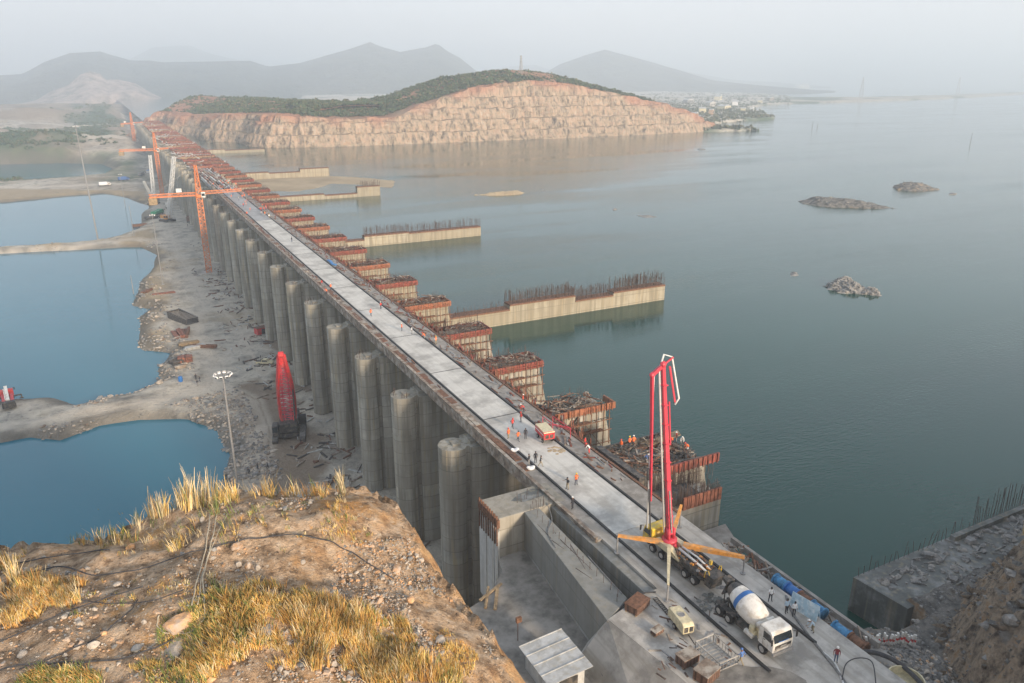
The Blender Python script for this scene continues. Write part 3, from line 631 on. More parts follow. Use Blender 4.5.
shaft_mb = MB(); pier_shaft(shaft_mb)
for zc_ in (27.4, 22.6): shaft_mb.tube([(40.6, 0, zc_), (40.6, 0, zc_ + .22)], 2.46, 28)
p0 = empty('spillway_pier', (0, U0 + SP, 0))
o_shaft = shaft_mb.build('shaft', M['concrete'], p0)
ub = MB(); up_block(ub); o_up = ub.build('upstream_block', M['concrete_warm'], p0); o_up.material_slots[0].link = 'OBJECT'; o_up.material_slots[0].material = M['concrete_grey']
bm_variants = []
for fm in ('redform', 'orangeform', 'brownform'):
    fb = MB(); form_band(fb); bm_variants.append(fb)
form_me = []
for fb, fm in zip(bm_variants, ('redform', 'orangeform', 'brownform')):
    o = fb.build('formwork', M[fm], None); form_me.append(o.data); bpy.data.objects.remove(o)
top_me = []; reb_me = []
for k in range(5):
    o = clutter(56.3, 67.2, -2.6, 2.6, 31.95, 90, 40 + k, 1.5).build('loose_timber', [M['rust'], M['planks'], M['rebar']]); top_me.append(o.data); bpy.data.objects.remove(o)
    o = rebar_mb(57, 67, -2.5, 2.5, 31.9, .9, 3.0, 110, .055, 60 + k).build('rebar', M['rebar']); reb_me.append(o.data); bpy.data.objects.remove(o)
far_form = []
for k in range(4):
    rr = random.Random(80 + k); mb = MB(); form_band(mb, 3.3, 55.5, 67.2, 30.5, 33.4)
    for q in range(16):
        x = rr.uniform(46, 66); mb.bar((x, rr.uniform(-3, 3), 31.4), (x + rr.uniform(-2, 2), rr.uniform(-3, 3), 33 + rr.uniform(0, 2.2)), .22, .22)
    o = mb.build('formwork', M[('redform', 'brownform', 'rust', 'brownform')[k]]); far_form.append(o.data); bpy.data.objects.remove(o)
def sub(name, me, parent):
    o = bpy.data.objects.new(name, me); C.collection.objects.link(o); o.parent = parent; return o
NP = 48
mb = MB(); r_ = random.Random(4)
for q in range(9):
    x = 57 + 1.25 * q; mb.bar((x, -3.9, 24 + r_.random() * 2), (x + r_.uniform(-.2, .2), -3.9, 32.2 + r_.random() * 1.2), .12); mb.bar((x, -3.0, 30.2), (x, -4.0, 30.2), .1)
for z in (26.2, 28.4, 30.2): mb.bar((56.6, -3.95, z), (67.4, -3.95, z + r_.uniform(-.1, .1)), .12); mb.box(57 + r_.random() * 3, 62 + r_.random() * 4, -4.1, -3.2, z + .1, z + .18)
mb.bar((57, -3.9, 26), (61, -3.9, 30.5), .1); mb.bar((66, -3.9, 25), (62, -3.9, 30.5), .1)
scaf = mb.build('scaffold', M['rust'], None)
nose_reb = []
for q in range(2):
    mb = MB(); r_ = random.Random(q)
    for j in range(14 + q * 8): a = r_.uniform(1.2, 5); mb.bar((40.6 + 1.9 * math.cos(a), 1.9 * math.sin(a), 29.9), (40.6 + 1.9 * math.cos(a), 1.9 * math.sin(a) + .1, 30.4 + r_.random() * .7), .06)
    o = mb.build('rebar', M['rebar'], None); nose_reb.append(o.data); bpy.data.objects.remove(o)
rr = random.Random(3)
scaf.parent = p0
for k in range(1, NP + 1):
    u = U0 + SP * k
    pr = p0 if k == 1 else empty('spillway_pier', (0, u, 0))
    col_w = 'rusty red' if k not in (4, 5, 7) else 'orange'
    tag(pr, ('concrete pier with round downstream nose, %s from the grey box wall' % ordinal(k)), 'pier', 'piers of the unfinished spillway')
    if k > 1:
        sub('shaft', o_shaft.data, pr); u_ = sub('upstream_block', o_up.data, pr)
        if k < 4: u_.material_slots[0].link = 'OBJECT'; u_.material_slots[0].material = M['concrete_grey']
    if k == 1: continue
    if k < 19:
        sub('formwork', form_me[{2: 0, 3: 0, 4: 1, 5: 0, 6: 1, 7: 0}.get(k, k % 2)], pr)
        if k > 9: u_.location.z = 0
    else: sub('formwork', far_form[k % 4], pr)
    sub('loose_timber', top_me[k % 5], pr)
    if k < 15: sub('scaffold', scaf.data, pr)
    if k % 3 != 1: sub('rebar', nose_reb[k % 2], pr)
    if 3 < k < 19:
        for c_ in pr.children:
            if c_ is not None and c_.name.split('.')[0] in ('formwork', 'loose_timber'): c_.location.z = .5
    if k < 26: sub('rebar', reb_me[(k * 2) % 5], pr)
# the first standard pier: propped formwork beam and tall rebar
fb = MB()
fb.box(57.0, 68.6, -3.15, -2.85, 31.6, 32.7); fb.box(68.3, 68.6, -2.84, .2, 31.6, 32.7)
for k in range(11): fb.box(57.3 + 1.05 * k, 57.43 + 1.05 * k, -3.3, -3.152, 31.4, 32.85)
fb.build('formwork', M['orangeform'], p0)
clutter(56.3, 66.5, -2.6, 2.6, 31.95, 150, 5, 1.3).build('loose_timber', [M['rust'], M['planks'], M['dark']], p0)
rebar_mb(57, 67, -2.5, 2.5, 31.9, .8, 2.6, 60, .045, 6).build('rebar', M['rebar'], p0)
fb = MB(); fb.box(52.8, 56.6, -3.05, -2.76, 24, 32.6); fb.box(57.2, 58.4, -3.2, -2.72, 22, 31.2)
fb.bar((57.5, -3.3, 27.5), (61.5, -3.0, 31.3), .3); fb.bar((61.4, -3.05, 22), (61.4, -3.05, 31.2), .45, .3)
fb.build('side_shutter', M['dark'], p0)

# near abutment pier with tiers of rebar and a projecting red beam
ab = empty('abutment_pier', (0, 0, 0), 0, 'half built pier with tiers of dark rebar and projecting red beam', 'pier')
mb = MB(); mb.prism([(56.3, 66.6), (66.6, 66.6), (66.6, 70.9), (56.3, 70.9)], 12, 30.1); mb.build('lower_block', M['concrete_grey'], ab)
mb = MB(); mb.side([(56.3, 12), (71.2, 12), (70.6, 22), (68.6, 30.0), (68.6, 31.9), (56.3, 31.9)], 72.2, 81); mb.build('upper_block', M['concrete_grey'], ab)
mb = MB()
for k in range(10): mb.box(59.9 + .66 * k, 60.45 + .66 * k, 66.35, 66.597, 29.7, 31.5)
mb.build('lower_formwork', M['brownform'], ab)
mb = MB(); mb.box(61.3, 70.6, 71.7, 72.0, 31.9, 33.2)
for k in range(11): mb.box(61.5 + .86 * k, 61.62 + .86 * k, 71.5, 71.698, 31.8, 33.3)
mb.build('formwork_beam', M['redform'], ab)
mb = rebar_mb(57, 66.4, 66.8, 70.6, 30.1, 1.6, 3.2, 200, .055, 9)
for z in (30.6, 31.3, 32.0): 
    for y in (67, 70.5): mb.bar((56.5, y, z), (66.5, y, z), .05)
for k in range(90): 
    x = 57 + rr.random() * 11; y = 68 + rr.random() * 12; mb.bar((x, y, 31.9), (x + rr.uniform(-.1, .1), y, 31.9 + rr.uniform(.8, 2.4)), .05)
mb.build('rebar', M['rebar'], ab)
mb = MB(); mb.box(56.0, 57.0, 70.96, 81.4, 28, 33.2); mb.box(56.4, 68, 81.02, 81.3, 29, 33.0); mb.box(57.0, 63.4, 67.2, 70.4, 30.102, 31.0)
mb.build('dark_shutter', M['dark'], ab)
clutter(57.2, 68.2, 72.4, 80.6, 31.95, 260, 12, 1.0).build('loose_timber', [M['rust'], M['planks'], M['dark']], ab)
mb = MB(); mb.bar((63.5, 80.2, 32.2), (68.6, 78.2, 34.0), 1.6, .1); mb.build('timber_board', M['timber'], ab)
mb = MB(); mb.prism([(56.2, 55.2), (68.8, 61.5), (69.5, 66.2), (56.2, 66.4)], 12, 25.6, 0, [(56.2, 57), (66.0, 62.5), (67.5, 66.2), (56.2, 66.4)])
mb.box(60.5, 62.6, 57.5, 58.6, 25.602, 27.1); mb.build('rock_apron', M['rough_conc'], ab)

# bridge deck
DE = U0 + SP * 14 + 3
br = empty('bridge_deck', (0, 62, 0), 0, 'long pale concrete bridge deck laid across the spillway piers', 'bridge')
y = 62.0; k = 0
while y < DE - 2:
    y1 = U0 + SP * (k + 1) if k < 14 else DE; y1 = min(y1, DE)
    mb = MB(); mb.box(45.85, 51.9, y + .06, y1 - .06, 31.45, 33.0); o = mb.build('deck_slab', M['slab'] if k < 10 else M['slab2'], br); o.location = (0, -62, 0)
    y = y1; k += 1
def bp(name, fn, m, smooth=False):
    mb = MB(); fn(mb); o = mb.build(name, m, br, smooth); o.location = (0, -62, 0); return o
bp('left_kerb_strip', lambda b: b.box(43.5, 45.84, 62, DE, 31.5, 32.93), M['rough_conc'])
bp('right_kerb_strip', lambda b: b.box(51.91, 55.2, 62, DE, 31.5, 32.95), M['rough_conc'])
bp('steel_rail', lambda b: (b.box(45.45, 45.72, 37.5, DE - 1, 32.935, 33.16),), M['rail'])
bp('steel_rail', lambda b: (b.box(52.0, 52.25, 38.2, DE - 1, 32.955, 33.18),), M['rail'])
bp('edge_beam', lambda b: (b.box(43.2, 43.48, 62, DE + 12, 31.2, 33.25), b.box(43.0, 43.5, 62, DE + 12, 33.26, 33.34)), M['planks'])
bp('edge_beam', lambda b: (b.box(55.22, 55.6, 62, DE, 31.4, 33.1),), M['rust'])
bp('walkway_boards', lambda b: [b.box(43.6 + rr.uniform(0, .3), 44.5 + rr.uniform(0, .5), 80 + q * 3.2, 80 + q * 3.2 + rr.uniform(2, 4.4), 32.935, 32.97 + rr.random() * .18, rr.randint(0, 1)) for q in range(95)], [M['planks'], M['rust'], M['timber']])
bp('girder', lambda b: [b.box(x, x + .5, 64, DE, 30.9, 31.448) for x in (44.3, 47, 50, 53.4)], M['darkgirder'])
def debris(b):
    for q in range(520):
        u_ = 70 + (DE - 75) * rr.random(); x_ = rr.uniform(52.5, 55.0); a = rr.gauss(1.57, .5); L_ = rr.uniform(.3, 2.6)
        e = (min(max(x_ + math.cos(a) * L_, 52.4), 55.1), u_ + math.sin(a) * L_, 32.98 + rr.uniform(0, .2))
        b.bar((x_, u_, 32.98), e, rr.uniform(.05, .3), rr.uniform(.05, .25), m=rr.choice([0, 0, 1, 2, 2, 3]))
    for q in range(160):
        u_ = 110 + (DE - 112) * rr.random() ** .8; x_ = rr.uniform(43.7, 45.2); L_ = rr.uniform(.3, 2.6)
        b.bar((x_, u_, 32.99), (x_, u_ + L_, 33.0 + rr.uniform(0, .25)), rr.uniform(.05, .3), rr.uniform(.05, .2), m=rr.choice([0, 1, 2, 3]))
bp('loose_debris', debris, [M['rust'], M['planks'], M['grey'], M['redform']])
def props(b):
    u_ = 84.0
    while u_ < DE:
        x = rr.uniform(55.7, 57.4); b.bar((x, u_, 30.6), (x + rr.uniform(-.3, .3), u_ + rr.uniform(-.4, .4), 32.6 + rr.random() * 1.3), rr.uniform(.08, .2), m=rr.randint(0, 2))
        if rr.random() < .6: b.bar((x, u_, 31.2 + rr.random() * 1.6), (rr.uniform(55.7, 57.6), u_ + rr.uniform(1, 4), 31.2 + rr.random() * 1.8), rr.uniform(.12, .5), rr.uniform(.08, .3), m=rr.randint(0, 3))
        u_ += rr.uniform(.3, .9)
bp('loose_debris', props, [M['rust'], M['redform'], M['brownform'], M['planks']])
# cured-concrete blankets and joint strip
bp('expansion_joint', lambda b: [b.box(45.9, 51.85, U0 + SP * q - .12, U0 + SP * q + .12, 32.8, 33.012) for q in range(1, 14)], M['darkgirder'])

# open girder spans beyond the finished deck
for q in range(5):
    a, b_ = DE + .5 + SP * q, DE + SP * (q + 1) - .3
    g = empty('girder_span', (49, a, 31.4), 0, 'span of bare rusty bridge girders over the piers, %s beyond the finished deck' % ordinal(q + 1), 'girders', 'open girder spans')
    for j in range(7):
        mb = MB(); x = -5.2 + 1.6 * j + rr.uniform(-.2, .2); mb.box(x, x + .5, 0, b_ - a, 0, 1.5); mb.box(x - .15, x + .65, 0, b_ - a, 1.502, 1.6)
        mb.build('girder', M[('timber', 'grey', 'sheet', 'rust', 'darkgirder', 'lattice_white', 'planks')[(j + q) % 7]], g)
    mb = MB()
    for j in range(26):
        x = rr.uniform(-5, 5); y = rr.uniform(0, 18); mb.bar((x, y, 1.7), (x + rr.uniform(-2, 2), y + rr.uniform(0, 4), 1.7 + rr.uniform(0, .9)), rr.uniform(.1, .5), .15, m=rr.randint(0, 3))
    mb.build('loose_timber', [M['redform'], M['planks'], M['sheet'], M['orangeform']], g)
for q in range(26):
    a = DE + SP * (5 + q) + 1
    g = empty('scaffold_platform', (52, a, 31.2), 0, 'red and brown scaffold platform bridging two far piers, %s past the girders' % ordinal(q + 1), 'scaffold', 'scaffold platforms between the far piers')
    mb = MB()
    for j in range(30):
        x = rr.uniform(-8, 13); y = rr.uniform(0, 16); z = rr.uniform(.1, 1.2)
        mb.bar((x, y, z), (x + rr.uniform(-5, 5), y + rr.uniform(-1, 5), z + rr.uniform(-.1, 1.6)), rr.uniform(.3, 1.3), rr.uniform(.15, .5), m=rr.choice([0, 0, 1, 1, 2, 2, 3, 4, 4]))
    mb.build('planking', [M['brownform'], M['rust'], M['sheet'], M['darkgirder'], M['redform']], g)
    mb = MB(); yy = rr.uniform(4, 14)
    mb.box(-8, 14, yy, yy + .6, 1.0, 2.2); mb.box(-8, 14, yy + 2.2, yy + 2.8, 1.0, 2.0); mb.build('cross_beam', M[('brownform', 'rust', 'redform', 'timber', 'grey')[q % 5]], g)

# divide walls standing in the reservoir
def divide_wall(u, segs, rb, label, th=3.2, mfm='rust'):
    g = empty('divide_wall', (segs[0][0], u, WZ - 9), 0, label, 'wall', 'divide walls in the reservoir')
    X0 = segs[0][0]
    for (a, b_, z) in segs:
        mb = MB(); mb.box(a - X0, b_ - X0 - .003, 0, th, 0, z - WZ + 9); mb.build('wall_segment', M['concrete_warm'], g)
        mb = MB(); mb.box(a - X0, b_ - X0 - .05, -.18, th + .18, z - WZ + 9 - .15, z - WZ + 9 + .25)
        mb.build('formwork', M[mfm], g)
    for (a, b_, z, h, n) in rb:
        mb = rebar_mb(a - X0, b_ - X0, .2, th - .2, z - WZ + 9 + .4, h * .6, h, n, .06, int(a + u))
        for zz in (.35, .7): mb.bar((a - X0, .2, z - WZ + 9 + .4 + h * zz * .7), (b_ - X0, .2, z - WZ + 9 + .4 + h * zz * .7), .05)
        mb.build('rebar', M['rebar'], g)
divide_wall(167.2, [(67, 86.5, 26.8), (86.5, 106.5, 28.0), (106.5, 119, 26.5), (119, 137, 27.3)], [(68, 86, 26.8, 1.8, 60), (86.5, 106.5, 28, 3.2, 230), (106.5, 119, 26.5, 3.2, 140), (119, 137, 27.3, 3.8, 230)], 'longest divide wall, pale concrete in two raised blocks with tall rebar on top, nearest the camera')
divide_wall(279, [(68, 82, 25.6), (82, 100, 27.0), (100, 131, 26.6)], [(82, 100, 27.0, 3.4, 130), (100, 131, 26.6, 3.4, 200)], 'divide wall with thick row of rebar on top, second nearest the camera')
divide_wall(409.5, [(68, 100, 25.6), (100, 118, 24.8), (118, 131, 28.2)], [(118, 131, 28.2, 3.2, 60)], 'low thin divide wall ending in one tall square block')
divide_wall(511, [(62, 90, 27.6), (90, 110, 26.8), (110, 129, 28.6)], [], 'long sunlit cream divide wall with low sand bank at its foot', 4)
divide_wall(724, [(60, 92, 26.2), (92, 126, 25.2)], [], 'farthest sunlit cream divide wall, close under the quarried hill', 4)

# sand bars and rocky islets in the reservoir
def islet(name, pts, h, m, label, cat='island', stones=0, res=60, seed=0, kind=None, rough=1.0):
    pl = poly(pts, WZ); xs_ = [p[0] for p in pl]; ys_ = [p[1] for p in pl]; m_ = 3
    cx, cy = sum(xs_) / len(xs_), sum(ys_) / len(ys_)
    xg = np.linspace(min(xs_) - m_, max(xs_) + m_, res); yg = np.linspace(min(ys_) - m_, max(ys_) + m_, res); X, Y = np.meshgrid(xg, yg, indexing='ij')
    sz = min(max(xs_) - min(xs_), max(ys_) - min(ys_)); s_ = sdist(X, Y, pl) + fbm(X, Y, sz * .35 + 1, 4, seed) * sz * .06
    Zz = np.where(s_ > 0, h * (1 - np.exp(-s_ / (sz * .18 + .3))), np.maximum(s_ * .5, -2)) + fbm(X, Y, sz * .15 + .6, 4, seed + 5) * h * .5 * rough
    o = np_mesh(name, np.stack([X - cx, Y - cy, Zz], -1).reshape(-1, 3), grid_faces(res, res), m, False); o.location = (cx, cy, WZ)
    tag(o, label, cat, kind=kind)
    if stones:
        mb = MB(); r_ = random.Random(seed); n = 0
        while n < stones:
            i, j = r_.randrange(res), r_.randrange(res)
            if s_[i, j] > 0: mb.stone((X[i, j] - cx, Y[i, j] - cy, Zz[i, j]), (r_.uniform(.3, .9), r_.uniform(.3, .9), r_.uniform(.25, .6)), seg=5, ring=4); n += 1
        mb.build('boulders', M['greyrock'], o)
    return o
islet('sand_bar', [(228, 181), (250, 191), (300, 191.5), (332, 184), (392, 188), (398, 181), (360, 176.5), (330, 176), (240, 176)], .8, M['sand'], 'wet tan sand bar at foot of cream divide wall', seed=1, kind='structure')
islet('sand_bar', [(472, 195.2), (490, 194), (512, 192), (525, 193), (520, 194.6), (500, 195.8)], 1.6, M['sand'], 'thin tan sand bar alone in open reservoir water', seed=2)
islet('island', [(798, 200), (806, 199), (830, 200), (866, 203), (905, 209), (868, 208.5), (830, 207), (800, 204)], 2.6, M['bankearth'], 'long flat rocky island tapering to its right, on the reservoir', seed=3, stones=60)
islet('island', [(892, 186), (905, 184.5), (925, 186), (937, 189.5), (920, 192), (898, 190)], 3.2, M['bankearth'], 'small low oval island above the long rocky island', seed=4, stones=50)
islet('rock_islet', [(821, 286), (838, 280), (852, 281), (862, 289), (880, 292), (876, 295.5), (860, 294), (840, 293)], 2.4, M['greyrock'], 'heap of dark grey boulders rising from the water at right', seed=5, stones=260, res=50)
islet('rock', [(790, 273), (797, 272.5), (798, 275.5), (791, 276.5)], .7, M['greyrock'], 'small dark rock left of the grey boulder heap', 'rock', seed=6, res=16)
islet('rock', [(948, 193.3), (957, 193.3), (957, 195), (949, 195)], .9, M['greyrock'], 'small dark rock to the right of the oval island', 'rock', seed=7, res=16)
islet('rock', [(636, 215.4), (648, 215), (658, 217), (645, 218)], .5, M['greyrock'], 'flat dark rock barely showing in the middle of the reservoir', 'rock', seed=8, res=18)
islet('sand_bar', [(540, 190), (545, 189.6), (546, 190.6), (541, 190.8)], .5, M['greyrock'], 'tiny dark speck of rock right of the lone sand bar', 'rock', seed=9, res=12)
islet('rock', [(612, 209), (616, 208.4), (618, 210), (613, 210.4)], .8, M['greyrock'], 'tiny dark rock in mid reservoir, left of the flat rock', 'rock', seed=10, res=12)
islet('rock', [(697, 149), (705, 148.6), (706, 150), (698, 150.3)], .8, M['greyrock'], 'tiny far rock in the water off the end of the hill', 'rock', seed=11, res=12)
for (px, py, h, r_, lab) in [(970, 144, 11, .28, 'lone leaning pole standing in the far water at right'), (812, 128, 9, .35, 'left one of two distant posts in the water off the headland'), (817, 128, 6, .3, 'right, shorter one of two distant posts in the water off the headland')]:
    p = P(px, py, WZ); mb = MB(); mb.tube([(0, 0, -2), (.9, 0, h)], [r_, r_ * .6], 6); mb.tube([(0.3, 0, h * .35), (.2, 1.2, h * .36)], r_ * .4, 5); tag(mb.build('water_pole', M['dark'], loc=p), lab, 'pole')

# slab topped block in the water at the right, with a line of upright bars
def jag(x, s): return float(fbm(np.array(float(x)), np.array(3.3), 5, 3, s))
g = empty('intake_block', (71, 42, 20), 0, 'dark damp concrete block in the water topped with rubble, lower right', 'wall')
mb = MB(); mb.prism([(71.2, 41.5), (135, 42.5), (135, 48.4), (70.6, 48.2)], 12, 27.6); o = mb.build('concrete_mass', M['concrete_wet'], g); o.location = (-71, -42, -20)
mb = MB()
for q in range(340):
    x = rr.uniform(72.5, 130); y = rr.uniform(42.3, 47.2) if x > 79 else rr.uniform(44, 46.5); s_ = rr.uniform(.12, .45) * (1.8 if rr.random() < .1 else 1); mb.stone((x, y, 27.6 + s_ * .2), (s_ * 1.3, s_, s_ * .7), seg=5, ring=4)
for q in range(50):
    x = rr.uniform(75, 120); y = rr.uniform(42.5, 47.4); a = rr.uniform(0, 6.28); mb.bar((x, y, 27.75), (x + 2.2 * math.cos(a), y + 1.0 * math.sin(a), 27.9), .12)
o = mb.build('rubble', M['greyrock'], g); o.location = (-71, -42, -20)
mb = MB()
for q in range(26):
    x = 71.3 + q * .9; mb.bar((x, 48.05, 27.5), (x + rr.uniform(-.4, .4), 48.05 + rr.uniform(-.2, .2), 27.5 + rr.uniform(1.2, 2.6)), .05)
for q in range(80):
    x = 93 + q * .45; mb.bar((x, 48.05, 27.5), (x + rr.uniform(-.5, .5), 48.05 + rr.uniform(-.2, .2), 27.5 + rr.uniform(2.4, 5.2)), .06)
o = mb.build('rebar', M['rebar'], g); o.location = (-71, -42, -20)
mb = MB(); mb.box(88, 135, 47.2, 47.9, 27.602, 28.3); o = mb.build('kerb_upstand', M['concrete_wet'], g); o.location = (-71, -42, -20)

# ------------------------------------------------------------------ near abutment: platform, box basin, walls
FZ = 27.5
mb = MB(); mb.prism([(42.7, 51.7), (36.75, 50.12), (38.2, 39.9), (39, 30), (39, 8), (55.4, 8), (55.4, 66.5), (44.05, 66.5), (44.05, 51.7)], 20, 32.94)
tag(mb.build('work_platform', M['plat']), kind='structure')
fl = MB(); fl.prism([(14, 24), (44, 24), (44, 71.2), (35.2, 71.2), (34.4, 68.5), (31, 65.2), (27.5, 64), (14, 58)], 8, FZ); tag(fl.build('basin_floor', M['floorwet']), kind='structure')
# battered side of the platform
mb = MB()
A0, A1, B0, B1 = (42.68, 51.68, 32.93), (27.9, 8, 32.93), (36.3, 53.6, FZ - .3), (20, 8, FZ - .3)
mb.add([A0, A1, B1, B0, (42.7, 53.6, FZ - .3), (42.7, 51.7, 32.9)], [(0, 1, 2, 3)][:1])
mb.add([A0, B0, (42.68, 51.68, FZ - .3)], [(0, 2, 1)])
mb.add([(38.19, 39.9, 32.93), (42.68, 51.68, 32.93), (36.3, 53.6, FZ - .3), (31.5, 41.2, FZ - .3)], [(0, 1, 2, 3)])
mb = MB(); mb.add([(42.68, 51.68, 32.93), (36.72, 50.1, 32.93), (38.19, 39.9, 32.93), (39, 30, 32.93), (39, 8, 32.93), (36.75, 53.6, FZ - .1), (33.9, 51.6, FZ - .1), (34.4, 40, FZ - .1), (35, 8, FZ - .1), (42.68, 51.68, FZ - .1)],
    [(1, 2, 7, 6), (2, 3, 8, 7), (3, 4, 8), (1, 6, 5), (0, 1, 5, 9)])
tag(mb.build('battered_slope', M['plat']), kind='structure')
bx = empty('concrete_box', (35.3, 71, 20), 0, 'flat topped grey concrete box wall with pale sheeting on its side, at bridge foot', 'wall')
def off(o, x=-35.3, y=-71, z=-20): o.location = (x, y, z); return o
mb = MB(); mb.box(35.3, 44.8, 71.2, 76.2, 8, 32.95); off(mb.build('wall_block', M['concrete_grey'], bx, bevel=.06))
mb = MB()
for k in range(5): mb.box(35.02 - (k % 2) * .05, 35.28, 70.9 + 1.08 * k, 71.9 + 1.08 * k, 19.2, 31.4 + (k % 3) * .4)
off(mb.build('sheet_panel', M['sheet'], bx))
mb = MB(); 
for k in range(9): mb.box(34.85, 35.0, 70.9 + .62 * k, 71.0 + .62 * k, 29.4, 33.6)
mb.box(34.9, 35.25, 70.8, 76.3, 31.9, 33.0)
off(mb.build('formwork', M['rust'], bx))
mb = MB(); mb.prism([(38.5, 74.2), (40, 73.2), (42.6, 73.4), (44.2, 74.6), (42.4, 75.6), (40.2, 75.2)], 32.952, 32.97); off(mb.build('damp_patch', M['concrete_wet'], bx))
mb = rebar_mb(38.9, 42.5, 71.3, 73.5, 32.9, .7, 1.7, 16, .045, 77); off(mb.build('rebar', M['rebar'], bx))
iw = MB(); iw.prism([(36.6, 49.9), (40.4, 51.9), (40.9, 71.15), (38.8, 71.15)], FZ - .2, 32.92)
tag(iw.build('inner_wall', M['wallgrey'], bevel=.05), 'thick grey concrete wall between the basin and the narrow trench', 'wall')
ow = MB(); ow.prism([(42.75, 51.75), (44.0, 51.75), (44.0, 71.15), (42.6, 71.15)], FZ - .2, 32.6)
tag(ow.build('outer_wall', M['wallgrey'], bevel=.05), 'thin grey concrete wall along the deck side of narrow trench', 'wall')
# row of short bars on the walls
mb = rebar_mb(38.9, 40.5, 52, 70, 32.9, .5, 1.4, 1, .04, 1)
for k in range(6): mb.bar((38.2 + rr.random() * 2, 53 + rr.random() * 18, 32.85), (38.2 + rr.random() * 2, 53 + rr.random() * 18, 32.95), .06)
for k in range(14): yy = 52.5 + 1.3 * k; mb.bar((39.6, yy, 32.9), (39.6 + rr.uniform(-.1, .1), yy, 33.9), .04)
tag(mb.build('rebar_offcuts', M['rebar']), 'thin dark bars left lying and standing on the thick basin wall', 'rebar')

# shed
sh = empty('shed', (31, 51, FZ), 0, 'low site shed with four pale metal roof sheets, bottom centre', 'shed')
def sfix(o): o.location = (-31, -51, -FZ); return o
mb = MB(); mb.box(29.3, 33.2, 48.6, 53.3, FZ, 29.7); sfix(mb.build('shed_wall', M['sheet'], sh))
for k in range(4):
    mb = MB(); y0_, y1_ = 47.9 + 1.47 * k, 47.9 + 1.47 * k + 1.5
    x0_ = 28.8; mb.add([(x0_, y0_, 30.0), (33.7, y0_, 30.3), (33.7, y1_, 30.3), (x0_, y1_, 30.0), (x0_, y0_, 29.95 - .01 * k), (33.7, y0_, 30.25 - .01 * k), (33.7, y1_, 30.25), (x0_, y1_, 29.95)], [(0, 1, 2, 3), (7, 6, 5, 4), (0, 4, 5, 1), (1, 5, 6, 2), (2, 6, 7, 3), (3, 7, 4, 0)])
    mb.bar((x0_, y1_ - .05, 30.02), (33.7, y1_ - .05, 30.33), .09, .07); sfix(mb.build('roof_sheet', M['sheet'], sh))
mb = MB(); mb.box(30.4, 32.4, 48.5, 48.597, FZ, 29.3); sfix(mb.build('doorway', M['dark'], sh))
mb = MB(); mb.tube([(31.6, 66.6, FZ), (29.6, 63.2, FZ + .2)], .18, 6); mb.bar((32.5, 66.0, FZ + .1), (30.5, 62.6, FZ + .1), .35, .2); mb.bar((33.2, 66.4, FZ + .1), (29.6, 64.6, FZ + .25), .3, .15)
tag(mb.build('timber_beam', M['timber']), 'loose timber beams lying below the pale sheeting at the basin edge', 'beam')
mb = MB(); mb.tube([(30.5, 57.2, FZ), (30.5, 57.2, FZ + 2.6)], .05, 6); mb.box(30.3, 30.9, 57.05, 57.35, FZ + 2.3, FZ + 2.9); tag(mb.build('stand_pipe', M['rust']), 'short post with small box standing beside the shed roof', 'post')

for o_ in bpy.data.objects:
    if o_.parent and o_.name.split('.')[0] in ('rebar', 'loose_timber', 'loose_debris', 'rubble', 'boulders', 'walkway_boards', 'scaffold'): o_['kind'] = 'stuff'
